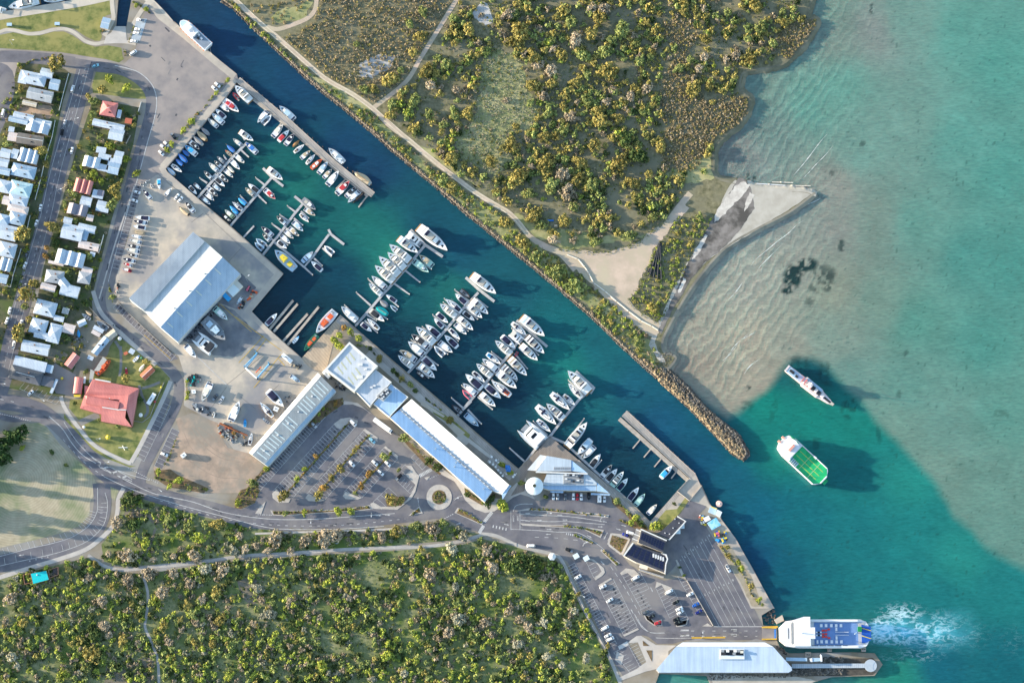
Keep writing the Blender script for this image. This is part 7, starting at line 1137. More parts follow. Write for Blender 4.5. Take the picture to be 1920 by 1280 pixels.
heap('boat_parts_pile', 'scrap', 'dark clutter of boat gear along the big shed wall', H, (1010,880,640,1270,720,1280,1060,910), 60, 'dddgdgdt', (.4, 1.8), (.3, 1.2)); heap('pipe_rack', 'rack', 'rusty racks and timber beside the dock apron', H, (1380,740,1195,960,1215,975,1400,760), 26, 'toadgd', (.5, 3), (.3, 1)); heap('shed_clutter', 'clutter', 'clutter of engines and drums at the shed mouth by the hoist', Q, (1590,290,1690,350,1600,480,1530,440), 22, 'dgdsgk', (.4, 1.6), (.3, 1)); heap('service_yard_gear', 'clutter', 'dark service gear in the gap behind the promenade hall', U, (210,470,340,540,380,620,260,560), 24, 'dddgs', (.5, 2), (.5, 1.5)); heap('corner_gear', 'clutter', 'drums and frames on the yard corner near the blue trailer boat', B, (1370,640,1500,620,1480,680,1400,690), 14, 'sggw', (.4, 1.2), (.3, .9)); heap('fence_gear', 'clutter', 'orange and dark gear along the yard fence', C_, (1180,430,1200,440,1190,640,1140,540), 18, 'odgdkd', (.4, 1.4), (.4, 1.2)); heap('deck_gear', 'clutter', 'old machinery and a wheel beside the white box trailer', I, (1180,640,1320,650,1300,700,1190,690), 10, 'adsd', (.5, 1.8), (.4, 1.2))
heap('work_yard_gear', 'clutter', 'dark engines and timber in the museum work yard', C_, (740,990,900,1040,860,1120,720,1160), 16, 'dgtgd', (.4, 1.6), (.3, 1)); heap('rail_wreck', 'relic', 'pale boat frames standing by the yard edge', Q, (640,400,770,430,900,540,800,520,660,460), 30, 'ggwdk', (.3, 3), (.5, 1.4))
beam = empty('steel_beam', P(*Q(1060,665)[0], 0), 0, 'long rusty steel beam lying across the scrap pile', 'beam'); bar(beam, Q, (915,605), (1195,725), 1.6, .5, mat('rust', '8a5236', '74452e', 1, .9), 'beam_length'); bar(beam, Q, (925,600), (1100,690), 2.1, .3, MATS['rust'], 'beam_length')
tr_ = empty('tractor', P(*H(1308,755)[0], 0), -R(-62), 'small red tractor on the dark apron near the annex', 'tractor'); MB().box(-.3, 1.9, -.45, .45, .6, 1.4, tx=.1, ty=.08).build('bonnet', COLR['x'], tr_); MB().box(-1.6, -.3, -.8, .8, .7, 1.1).build('seat_deck', COLR['x'], tr_)
for x, y, r_ in ((-1, .9, .7), (-1, -.9, .7), (1.4, .75, .45), (1.4, -.75, .45)): MB().tube((x, y-.18, r_), (x, y+.18, r_), r_, n=12).build('wheel', TYRE, tr_)
# playground-like gear at the pier and floating stage
st_ = empty('marine_stage', P(*W(1400,510)[0], 0), 0, 'pale floating stage with yellow edge hung off the pier corner', 'stage'); quad_prism(st_, 'stage_deck', W(1345,470,1410,490,1390,560,1320,530), [.6]*4, [COLR['p']]*2, z0=-1.8); quad_prism(st_, 'cabin', W(1415,505,1462,530,1440,580,1395,555), [2.4]*4, [COLR['w'] if 0 else MATS['canopy_white']]*2, z0=-1.8); quad_prism(st_, 'yellow_edge', W(1350,472,1412,496,1408,504,1347,480), [.75]*4, [COLR['y']]*2, z0=.6)
heap('pontoon_stack', 'floats', 'jumble of blue, yellow and pink float blocks on the pier', W, (1370,740,1490,715,1545,765,1470,840,1410,820), 26, 'bbcycxbycd', (1, 2.6), (.5, 1.5)); heap('event_gear', 'gear', 'white, blue and orange event gear by the pier tents', W, (1215,560,1340,570,1290,660,1230,640), 18, 'wwoywcwk', (.8, 2.4), (.5, 1.6))
tn = empty('event_tent', P(*W(1375,640)[0], 0), 0, 'pale blue and white event tent on the pier edge', 'tent'); quad_prism(tn, 'roof', W(1310,640,1400,585,1450,660,1360,710), [3.2]*4, [mat('tent_blue', '9cc6dc', '66b0d8', .25, .6, lo=.45, hi=.55), dk_w], z0=2.8)
for x, y in ((1318,642),(1400,595),(1442,658),(1360,700)): p = P(*W(x, y)[0], 2) - tn.location; MB().tube((p.x, p.y, 0), (p.x, p.y, 2.8), .08).build('pole', m_grey, tn)
tn2 = empty('event_tent', P(*W(1310,597)[0], 0), 0, 'small plain white tent beside the blue event tent', 'tent'); quad_prism(tn2, 'roof', W(1270,590,1325,565,1350,605,1295,632), [3.0]*4, [dk_w]*2, z0=2.7)
for x, y in ((1275,592),(1345,603)): p = P(*W(x, y)[0], 2) - tn2.location; MB().tube((p.x, p.y, 0), (p.x, p.y, 2.7), .08).build('pole', m_grey, tn2)
bu = empty('moored_buoy', P(*W(1430,450)[0], ZW), 0, 'small pinkish round float boat off the pier corner', 'buoy'); MB().loft([[(x, y, z) for x, y in circ(r_, 14)] for z, r_ in ((-.3, 1.5), (.4, 2.1), (.9, 1.7))]).build('float_ring', mat('buoy_pink', 'd8b5a8', rough=.7), bu); MB().tube((0, 0, .9), (0, 0, 2.2), .6, .4).build('float_top', GW, bu)
# shade sails, umbrellas and tables on the cafe terrace
for i, (x, y) in enumerate(V(330,300,375,335,400,360,345,375,370,400,395,432,312,352,420,460,440,490,560,480,545,500,480,470)):
    p = P(x, y, .1); r = empty('cafe_table', p, rg.uniform(0, 3), f'white cafe table, {ordn(i)} along the terrace from its north corner', 'table', 'cafe tables on the terrace'); MB().prism(circ(.75, 12), .7, .78).build('table_top', GW, r); MB().tube((0, 0, 0), (0, 0, .7), .08).build('table_leg', m_grey, r)
    for k in range(3): MB().box(1.1, 1.5, -.25, .25, 0, .5).box(1.45, 1.55, -.25, .25, .5, .95).build('seat', COLR['g'] if k else GW, r).rotation_euler = (0, 0, k*2.1)
for lb, (x, y) in (('blue cafe umbrella by the wharf, the northern of two', (490,410)), ('blue cafe umbrella by the wharf, the southern of two', (498,432))):
    p = P(*V(x, y)[0], .1); r = empty('cafe_umbrella', p, R(40), lb, 'umbrella', 'blue cafe umbrellas'); c = circ(2.0, 4); MB().loft([[(a_, b_, 2.4) for a_, b_ in c], [(a_*.05, b_*.05, 3.1) for a_, b_ in c]]).build('canopy', COLR['b'], r); MB().tube((0, 0, 0), (0, 0, 2.9), .05).build('pole', m_grey, r)
# lamp posts
LP = [(RR(775,1258)[0],'on the road south of the main car park',-90),(RR(1375,1195)[0],'at the kerb west of the roundabout',-90),(V(880,885)[0],'on the planted median of the ferry road',0),(V(1420,935)[0],'at the east end of the planted median',30),(V(1245,1190)[0],'on the small median by the planted triangle',30),(D(1072,1128)[0],'at the junction below the museum',10),(E(1605,213)[0],'on the bend past the oval',-40),(S(1130,945)[0],'on the kerb east of the roundabout',0),(XX(1470,935)[0],'on the terminal road by the yellow line',90),(H(1300,680)[0],'in the boatyard beside the annex',40),(D(435,495)[0],'at the angled bays below the dark hall',-30),(XX(255,520)[0],'beside the west path of the lower car park',-30),(A(125,450)[0],'on the lawn south of the curving path',0),(B(770,65)[0],'over the northern stretch of the straight street',20),(B(600,770)[0],'over the middle of the straight street',20),(C_(250,540)[0],'over the southern stretch of the straight street',20),(D(40,345)[0],'on the corner of the dark hall',0),(D(985,890)[0],'on the museum lawn beside the yellow buoy',0)]
for (x, y), lb, a in LP:
    r = empty('lamp_post', P(x, y, .1), R(a), f'tall grey lamp post {lb}', 'lamp post', 'lamp posts'); MB().tube((0, 0, 0), (0, 0, 9.5), .13, .08).build('pole', m_grey, r); MB().tube((0, 0, 9.4), (2.2, 0, 9.8), .07).build('arm', m_grey, r); MB().box(1.9, 2.9, -.2, .2, 9.72, 9.88).build('lamp_head', GW, r)
# museum relics
def ball(r_, n=12, z=0): return MB().loft([[(x, y, z + r_ - r_*math.cos(math.pi*k/8)) for x, y in circ(max(r_*math.sin(math.pi*k/8), .02), n)] for k in range(9)])
for lb, t, x, y, r_, c in (('big yellow buoy on the museum front lawn', D, 1085, 853, 1.5, 'y'), ('small yellow buoy by the yard gate', D, 622, 265, .9, 'y'), ('yellow buoy near the round garden path', D, 1615, 352, .7, 'y'), ('red buoy beside the museum caravan', D, 1550, 497, .75, 'r'), ('green buoy on the corner lawn', D, 1418, 60, .7, 'v'), ('round white and red buoy at the corner fence', C_, 1200, 1042, 1.3, 'w'), ('pale grey buoy beside the museum front path', D, 842, 750, .9, 'w'), ('pale buoy by the museum east path', D, 1410, 632, 1.3, 'w')):
    p = P(*t(x, y)[0], .05); o = empty('buoy', p, 0, lb, 'buoy', 'old buoys at the museum'); ball(r_).build('float', COLR[c] if c != 'w' else GW, o, True); MB().tube((0, 0, r_*1.7), (0, 0, r_*2.5), r_*.16).build('top_post', m_grey, o)
an_ = empty('anchor', P(*D(1228,955)[0], .1), R(-15), 'white crossed spars of an anchor display on the museum lawn', 'anchor'); MB().tube((-2.6, -.6, .2), (2.8, .9, .2), .2).build('shank', GW, an_); MB().tube((-.6, 1.3, .25), (1.6, -1.1, .25), .18).build('stock', GW, an_)
pd = empty('picnic_shelter', P(*A(100,258)[0], 0), 0, 'small pale bench shelter on the curving lawn path, western of two', 'shelter', 'lawn path shelters'); 
for r, (x, y), lb in ((pd, (100,258), None), (empty('picnic_shelter', P(*A(578,250)[0], 0), 0, 'small pale bench shelter on the curving lawn path, eastern of two', 'shelter', 'lawn path shelters'), (578,250), None)): MB().box(-1.6, 1.6, -1, 1, 2.3, 2.45).build('roof', COLR['p'], r); MB().box(-1.3, 1.3, .3, .8, 0, .5).build('bench', m_timber, r); MB().box(-1.4, -1.25, -.8, .8, 0, 2.3).box(1.25, 1.4, -.8, .8, 0, 2.3).build('post', m_grey, r)
# fences and hedges of thin walls
def fence(label, pts, h_, m, t=None, w_=.2): 
    q = t(*pts) if t else pts; p0 = P(*q[0], 0); r = empty('fence', (p0.x, p0.y, 0), 0, label, 'fence', 'fences'); s = MB(); po = MB()
    l, rr_ = offs(q, w_*3); L_ = [P(x, y, h_) - p0 for x, y in l]; R_ = [P(x, y, h_) - p0 for x, y in rr_]; s.prism([(p.x, p.y) for p in L_] + [(p.x, p.y) for p in R_[::-1]], .05, h_)
    s.build('panel', m, r)
    for k, (x, y) in enumerate(q): p = P(x, y, h_) - p0; MB().box(p.x-.12, p.x+.12, p.y-.12, p.y+.12, 0, h_+.12).build('post', m, r)
wf = mat('white_fence', 'd0cfca', rough=.7); gf_ = mat('grey_fence', '8f8c86', rough=.8)
for lb, t, pts, h_, m in [('white front fence of the northernmost western house', A, (685,735,640,900,590,1100), 1.1, wf), ('pale front fence between the brown and the gabled houses', B, (550,30,520,190,450,420,410,600), 1.1, wf), ('white front fence of the teal roofed house', B, (405,620,350,820), 1.2, wf), ('pale front fence by the round street tree', B, (300,980,270,1110), 1.2, wf), ('white fence of the small corner house', C_, (210,140,130,400,105,520,10,500), 1.2, wf), ('grey back fence along the harbour road', B, (1300,180,1260,260), 1.8, gf_), ('white fence round the red cottage yard', A, (1410,1020,1380,1120), 1.3, wf), ('pale wall at the foot of the car park bush path', [(1056,1058),(1085,1120),(1112,1175),(1145,1232)], None, 0, None), ('grey fence of the museum garden', D, (1640,300,1560,480,1500,640,1420,700,1340,685), 1.2, gf_), ('grey yard fence along the lower bays', C_, (1180,680,1440,930,1707,1180), 1.6, gf_), ('long low wall between the car park and ferry lanes', [(1288,1088),(1310,1125),(1337,1172)], None, 1.1, None), ('pale back fence of the long garage house', C_, (1035,0,985,180), 1.8, wf), ('hoarding around the grassy pier end', [(1291,898),(1270,920),(1293,938),(1316,910)], None, 1.2, None), ('fence of the museum work yard', C_, (890,720,1010,850,1110,910,1180,990), 1.8, gf_)]:
    if m is None: m = m_kerb; h_ = h_ or 1.0; fence(lb, t, h_, m, None, .35)
    else: fence(lb, pts, h_, m, t)
# dark pipes, flood pipes on the headland
pp = empty('pipe_stack', P(*CC(820,310)[0], 0), 0, 'stack of long dark pipes lying fanned on the headland grass', 'pipes'); mp2_ = mat('dark_pipe', '2d2f33', '3a3c40', .8, .6)
for i in range(12): a_, b_ = CC(755+i*9, 405+i*2 + (i % 3)*8, 850+rg.uniform(-12, 14), 190+rg.uniform(0, 40)); p, q = P(*a_, .4), P(*b_, .4); z = .35 + .3*(i % 3); MB().tube((p.x-pp.location.x, p.y-pp.location.y, z), (q.x-pp.location.x, q.y-pp.location.y, z), .3).build('pipe', mp2_, pp)
sbm = mat('sand_tube', 'd6cfc0', 'c4bcab', .6, .9)
dl = empty('discharge_pipe', P(*CC(400,430)[0], 0), 0, 'pale jointed discharge pipe winding along the sand track', 'pipe'); q = CC(225,275,300,305,345,360,370,400,405,465,480,520,560,590,640,655,720,715,790,750,835,780)
for a_, b_ in zip(q[:-1], q[1:]): p, r_ = P(*a_, .3), P(*nn(a_, b_, .93), .3); MB().tube(p-dl.location, r_-dl.location, .42).build('pipe_length', sbm, dl)
for i, (x0, y0, x1, y1) in enumerate([(410,281,520,286),(330,290,480,300),(440,298,612,303),(340,316,450,320),(380,305,420,305),(470,322,570,325)]):
    a_, b_ = JJ(x0, y0, x1, y1); p, q2 = P(*a_, -1.2), P(*b_, -1.2); r = empty('spit_pipe', p, 0, f'thin pale pipe on the sand spit, {ordn(i)} of the short row', 'pipe', 'pipes on the sand spit'); MB().tube((0, 0, -.5 if x0 > 400 else 0), ((q2-p).x, (q2-p).y, .1), .3).build('pipe_length', [sbm, GW, COLR['o']][i % 2], r); MB().tube(((q2-p).x*.4, (q2-p).y*.4, -.1), ((q2-p).x*.45, (q2-p).y*.45, .2), .38).build('coupling', COLR['k'], r)
bd = empty('field_debris', P(*LL(1400,760)[0], 0), 0, 'blue sheet and pale crate left in the headland scrub', 'debris'); MB().box(-2.5, 1.5, -.5, .5, 0, .5).build('blue_sheet', COLR['b'], bd); p = P(*LL(1430,795)[0], 0) - bd.location; MB().box(p.x-1, p.x+1, p.y-.7, p.y+.7, 0, .8).build('crate', COLR['a'], bd)
# ------------------------------------------------------------------ plants: crowns of many leaf-sized faces
def leafmat(k, c1, c2, c3, gain=1.12):
    def tint(h):
        c = [int(h[i:i+2], 16) / 255 for i in (0, 2, 4)]; g = sum(c) / 3; c = [min(1, (v*.9 + g*.1) * gain) for v in c]
        return tuple(((x + .055) / 1.055) ** 2.4 if x > .04045 else x / 12.92 for x in c) + (1,)
    return mat('foliage_' + k, tint(c1), tint(c2), .9, .75, spec=.15, rnd=.28, detail=3, c3=tint(c3), scale2=.35)
LEAF = {'o': leafmat('olive', '7a6f34', '968848', '606032'), 'y': leafmat('bush_green', '66703a', '8a8e4e', '52602e'), 'Y': leafmat('lime', '7a842e', '979a3a', '5f7030'), 'g': leafmat('dark_green', '3a4a24', '4d5c2c', '30401f'), 'G': leafmat('deep_green', '2a3d1c', '3d5426', '24341a'), 'p': leafmat('grey_pink', '9c8b70', 'b3a486', '7e7258', .985), 'w': leafmat('pale_sage', '9a977c', 'b0ab90', '7f8464', .985), 'O': leafmat('rust', '8f6a30', 'a08040', '7d6a34'), 'h': leafmat('heath', '82704e', 'a08c66', '5f583e')}
BARK = mat('bark', '5a4d40', '44392f', 3, .95)
def leaf_cloud(lobes, nq, size, seed, flat=.25):
    """lobes: (x,y,z,r). returns verts (n*4,3) of randomly tilted leaf quads on the lobes' skins"""
    rs = np.random.RandomState(seed); out = []
    for (x, y, z, r) in lobes:
        d = rs.normal(size=(nq, 3)); d[:, 2] = np.abs(d[:, 2])*1.0 - .25; d /= np.linalg.norm(d, axis=1)[:, None]
        c = np.array([x, y, z]) + d * r * rs.uniform(.72, 1.06, (nq, 1))
        n = d + rs.normal(size=(nq, 3)) * .55; n /= np.linalg.norm(n, axis=1)[:, None]
        u = np.cross(n, rs.normal(size=(nq, 3))); u /= np.linalg.norm(u, axis=1)[:, None] + 1e-9; v = np.cross(n, u)
        s = size * rs.uniform(.6, 1.25, (nq, 1)); a = s * rs.uniform(.55, 1, (nq, 1))
        out.append(np.stack([c - u*s - v*a*.4, c + v*a*-1.0 + u*s*.3, c + u*s + v*a*.4, c + v*a - u*s*.3], 1))
    return np.concatenate(out).reshape(-1, 3)
def quads_mesh(name, V, m):
    V = np.ascontiguousarray(V, np.float32); n = len(V) // 4; me = bpy.data.meshes.new(name); me.vertices.add(len(V)); me.vertices.foreach_set('co', V.ravel()); me.loops.add(len(V)); me.polygons.add(n)
    me.loops.foreach_set('vertex_index', np.arange(len(V), dtype=np.int32)); me.polygons.foreach_set('loop_start', np.arange(0, len(V), 4, dtype=np.int32)); me.polygons.foreach_set('loop_total', np.full(n, 4, np.int32)); me.materials.append(m); me.update(calc_edges=True); return me
def lobes_for(seed, n, tall=.55, spread=.72):
    rg = random.Random(seed); L = [(0, 0, tall*.55, .5)]
    for i in range(n):
        a = rg.uniform(0, 6.28); d = spread * math.sqrt(rg.uniform(.05, 1)) * (1 + .3*math.sin(a*2 + seed)); z = tall * (1 - .62*d*d) * rg.uniform(.6, 1.1); L.append((d*math.cos(a), d*math.sin(a)*(.8+.1*(seed % 4)), z, rg.uniform(.17, .36)))
    return L
CROWN = {}
def crown_mesh(kind, v):
    k = (kind, v)
    if k not in CROWN:
        if kind == 'pine': L = [(math.cos(a)*(.9-.8*h)*q, math.sin(a)*(.9-.8*h)*q, .25 + 2.6*h, .3-.16*h) for h in (0,.15,.3,.45,.6,.75,.9,1) for a in np.arange(0, 6.2, 1.05 + h) for q in (.55, 1)]; V_ = leaf_cloud(L, 16, .13, v)
        else: V_ = leaf_cloud(lobes_for(v, 22 + v % 3 * 5), 24, .125, v)
        CROWN[k] = V_
    return CROWN[k]
TM = {}
def tree_meshes(c, v, kind='bush'):
    k = (c, v, kind)
    if k not in TM: TM[k] = quads_mesh('crown', crown_mesh(kind, v), LEAF[c])
    return TM[k]
tk = MB(); tk.tube((0, 0, -.1), (.03, .02, .55), .09, .06, 7).tube((.03, .02, .3), (.3, .15, .6), .05, .025, 5).tube((.03, .02, .35), (-.25, .22, .62), .05, .025, 5).tube((.03, .02, .4), (.02, -.3, .6), .045, .02, 5); TRUNK = tk.mesh('trunk', BARK)
LM = [('pipe stack', *CC(820,310)[0]), ('track fork by the channel', 700, 203), ('sand clearing', 1120, 500), ('pale sand spit', 1400, 390), ('round tower', 1002, 910), ('roundabout', 823, 932), ('white kiosk', 1035, 1044), ('turquoise roof', 74, 1081), ('museum roof', 208, 750), ('big boat shed', 345, 535), ('grey storage shed', 548, 788), ('promenade hall', 670, 710), ('butterfly roof', 850, 850), ('straight jetty', 570, 255), ('pale gravel patch by the headland track', 905, 20), ('white patch in the heath', 708, 122), ('grassy meadow on the headland', 935, 200), ('northern heath', 1290, 60), ('eastern heath by the shore', 1340, 200), ('dark heath near the beach', 1275, 200), ('solar office', 1210, 1045), ('grassy pier end', 1270, 940), ('ferry lanes', 1340, 1090), ('gravel lot', 400, 850), ('red cottage', 205, 205), ('courtyard house', 195, 305), ('striped cottage', 156, 350), ('pyramid roofed house', 85, 578), ('dark hall', 48, 703), ('oval field', 90, 930), ('path fork in the bush', 268, 1068), ('bend of the narrow bush path', 280, 1190), ('northern slipway', 230, 40), ('upper hardstand', 340, 120), ('west road bend', 330, 720), ('yard corner by the basin', 300, 320), ('four gabled house', 55, 290), ('teal roofed house', 40, 355), ('round street tree', 43, 440), ('main car park', 620, 860), ('lower car park', 1140, 1130), ('dirt patch in the bush', 465, 1105), ('bush meadow', 800, 1180), ('south grass strip', 1110, 1230), ('moored ferry', 1505, 865), ('long bush path bend', 560, 1036), ('bush path east end', 900, 1003), ('sandy track by the breakwater', 1180, 590), ('bottom edge of the bush', 640, 1275), ('bush heart', 620, 1140), ('eastern bush', 960, 1120), ('western bush', 120, 1180), ('middle headland', 1080, 200), ('headland by the top edge', 1080, 20), ('headland centre', 1120, 330)]
TREEC = {}
TREECNT = {}
CWD = {'o': 'olive gold', 'y': 'mid green', 'Y': 'lime green', 'g': 'dark green', 'G': 'deep green', 'p': 'grey pink', 'w': 'pale sage', 'O': 'rust orange'}
def tree_label(x, y, r, c, noun):
    nm, lx, ly = min(LM, key=lambda q: (q[1]-x)**2 + (q[2]-y)**2); dx, dy = x-lx, y-ly; d = ('east' if dx > 0 else 'west') if abs(dx) > abs(dy) else ('south' if dy > 0 else 'north')
    sz = 'small' if r < 2.4 else 'large' if r > 4.2 else 'rounded'; base = f'{sz} {CWD[c]} {noun}'; k = (base, nm, d); i = TREECNT.get(k, 0); TREECNT[k] = i + 1
    return f'{base}, {ordn(i)} out {d} of the {nm}'
TREELIST = []
def plant(name, cat, group, t, rows, noun):
    for q in rows:
        x, y, r, c = q[:4]; (x, y), = t(x, y); TREELIST.append((x, y, r / t.k / 3, c, name, cat, group, noun, q[4] if len(q) > 4 else 'bush'))
def rows(s):
    out = []
    for a in s.split():
        x, y, r, c = a.split(','); out.append((float(x), float(y), float(r), c[0], 'pine') if c.endswith('^') else (float(x), float(y), float(r), c))
    return out
HB = ('coastal_bush', 'bush', 'coastal bushes')
plant(*HB, FF, rows('140,195,45,o 40,120,30,y 290,225,22,o 530,40,30,o 770,75,50,o 820,150,50,y 730,110,30,o 575,135,25,o 610,195,30,p 480,220,70,o 430,280,45,o 400,100,50,p 440,90,40,y 960,60,40,p 1010,120,60,o 1040,60,50,p 960,215,55,o 1160,200,60,y 1090,265,40,y 1255,290,35,y 1330,150,30,o 690,270,35,y 850,270,50,p 900,370,45,y 770,370,40,o 700,330,30,p 570,380,55,o 600,430,40,p 690,470,50,p 1050,340,50,y 1070,470,75,o 930,500,35,y 840,550,35,o 560,570,50,o 640,640,40,p 550,685,30,y 690,560,40,o 795,600,25,y 1000,620,25,y 930,670,45,y 1055,680,35,p 1100,600,35,p 1240,580,30,o 1330,590,40,p 1220,640,35,p 1350,380,30,y 1280,400,40,y 830,780,50,p 770,710,30,o 670,760,35,y 640,910,45,o 720,910,40,o 770,870,40,y 700,830,30,g 540,890,25,y 540,970,25,o 455,840,25,o 420,980,55,o 290,1075,50,o 130,760,40,o 50,760,30,o 125,860,20,o 1030,810,60,o 1000,740,45,o 1130,790,45,o 1300,750,30,y 1180,930,50,g 1100,920,30,o 980,970,55,o 1050,970,25,o 880,1085,50,o 1140,1090,65,o 1270,1040,60,g 1030,1050,20,y 650,1080,55,o 480,1170,60,o 560,1110,25,p 760,1160,50,p 700,1220,50,y 860,1200,45,o 960,1230,50,y 800,1255,40,p 1230,1220,50,o 1340,1160,35,o 470,1060,25,y 20,1060,50,o 1540,460,40,y 1620,600,50,o 1420,970,40,o 1620,400,25,y 1410,90,25,o 1570,80,35,o 1660,160,30,g 1680,450,30,p 390,670,25,p'), 'bush')
plant(*HB, GG, rows('585,85,35,y 520,125,25,p 800,190,50,y 770,40,50,o 950,80,30,y 960,150,35,o 885,290,35,y 820,335,25,y 740,400,45,o 720,260,30,y 625,540,30,y 465,570,40,o 360,600,55,o 430,380,35,p 395,460,35,p 335,400,30,y 575,400,30,p 440,260,45,o 640,370,35,p 290,30,40,o 430,60,30,p'), 'bush')
plant(*HB, LL, rows('840,50,35,o 760,60,30,y 590,50,40,y 690,110,30,p 740,340,45,o 585,180,15,y 835,160,20,o 460,150,25,o 1170,480,60,o 1260,580,45,y 1400,560,40,y 1510,580,55,p 1490,460,45,p 1585,370,45,o 1370,370,55,o 1680,530,40,y 1550,670,40,y 1490,760,40,o 1280,740,50,o 1340,790,40,y 1420,890,40,p 1690,890,30,y 1440,1100,55,y 1560,1200,60,y 1300,1000,50,y 1210,900,50,o 1100,770,45,o 1090,560,25,o 740,520,35,o'), 'bush')
plant(*HB, EE, rows('1400,80,40,y 1310,160,30,y 955,295,25,y 1380,240,45,o 1330,350,40,o 1180,530,55,o 1070,590,35,o 1010,600,35,y 1250,470,30,y 1600,120,35,y 1560,180,20,y 1610,290,30,o 1420,470,50,o 1500,390,30,y 1550,430,45,y 1340,670,45,y 1310,715,30,y 1250,640,30,o 1450,570,40,p 1620,600,35,p 1540,830,35,y 1610,780,30,y 1320,860,25,o 1520,880,25,o 1190,700,40,y 1180,770,35,o 1590,1060,45,o 1530,1200,40,y'), 'bush')
plant(*HB, CC, rows('420,190,40,y 640,150,45,y 800,20,35,y 210,70,35,o 160,380,45,y 270,490,50,y 800,630,40,o 1050,200,25,o 310,130,20,p 1110,20,30,y 700,860,40,y'), 'bush')
plant(*HB, HH, rows('310,50,65,g 210,215,50,p 320,225,45,g 400,350,35,Y 340,320,20,Y 280,430,55,p 155,420,25,p 450,460,25,p 555,190,35,y 690,240,40,y 760,315,45,Y 800,225,30,y 880,225,50,o 530,340,25,y 590,435,25,p 730,435,45,p 640,385,25,p 990,400,40,w 1065,395,35,p 1030,300,30,p 1140,365,30,p 1270,320,55,p 1215,400,30,p 1370,400,30,p 1470,330,45,p 1600,310,45,p 1690,280,30,p 420,550,50,p 290,600,45,p 30,580,30,p 510,680,50,p 590,550,40,p 800,520,40,w 920,530,45,p 700,620,40,p 110,730,40,p 180,640,30,o 470,730,40,Y 780,720,35,p 720,820,40,y 740,880,30,p 680,760,35,o 870,680,40,o 1150,650,40,w 1180,730,30,p 1230,820,40,w 1180,835,25,w 1360,730,25,p 1130,890,30,p 130,900,40,p 60,960,45,g 160,960,30,p 250,1000,40,o 520,900,35,o 560,1010,30,p 850,1020,30,o 900,860,40,o 1240,1010,30,Y 1340,965,20,Y 960,1230,35,Y 1560,850,25,p 60,1090,50,o 1580,1170,40,Y'), 'bush')
plant(*HB, II, rows('610,230,35,p 150,290,50,p 210,270,45,p 500,280,30,p 590,240,40,o 700,210,35,y 800,225,45,p 870,190,25,y 990,275,35,w 920,345,38,w 1130,355,35,p 1070,420,18,Y 1005,490,25,Y 790,500,45,p 690,525,22,p 940,575,28,w 1310,440,60,g 1400,450,60,g 1270,470,40,y 1160,460,40,p 1470,520,25,p 960,770,45,w 930,735,25,p 1655,720,28,w 1610,790,28,w 1475,790,30,w 1440,845,22,w 1320,920,33,w 1495,990,30,w 1385,985,22,w 1725,1005,28,w 1580,1045,25,w 1260,720,30,p 1330,770,30,p 1380,820,35,p 1120,790,35,p 900,850,40,p 1070,860,22,w 635,1095,28,w 530,990,35,Y 440,1130,25,w 1550,630,30,p 300,640,25,p 550,695,22,p 700,1020,25,Y 1160,860,25,p'), 'bush')
plant(*HB, MM, rows('120,1020,60,w 100,440,70,p 60,660,40,p 230,680,55,o 170,1100,40,w 340,1170,30,w 680,140,45,o 890,230,40,p 1280,260,50,p 950,90,40,o 1040,700,60,p 960,800,60,g 870,980,60,o 370,310,30,Y 280,885,18,Y 540,770,30,o 620,610,25,Y 860,1130,60,y 620,1200,60,Y 1030,480,50,p 400,380,35,p 100,310,35,p 1380,880,40,p'), 'bush')
TREELIST.sort(key=lambda q: -q[2]); REST = TREELIST[296:]; TREELIST = TREELIST[:296]
GT = ('garden_tree', 'tree', 'trees of the streets, gardens and car parks')
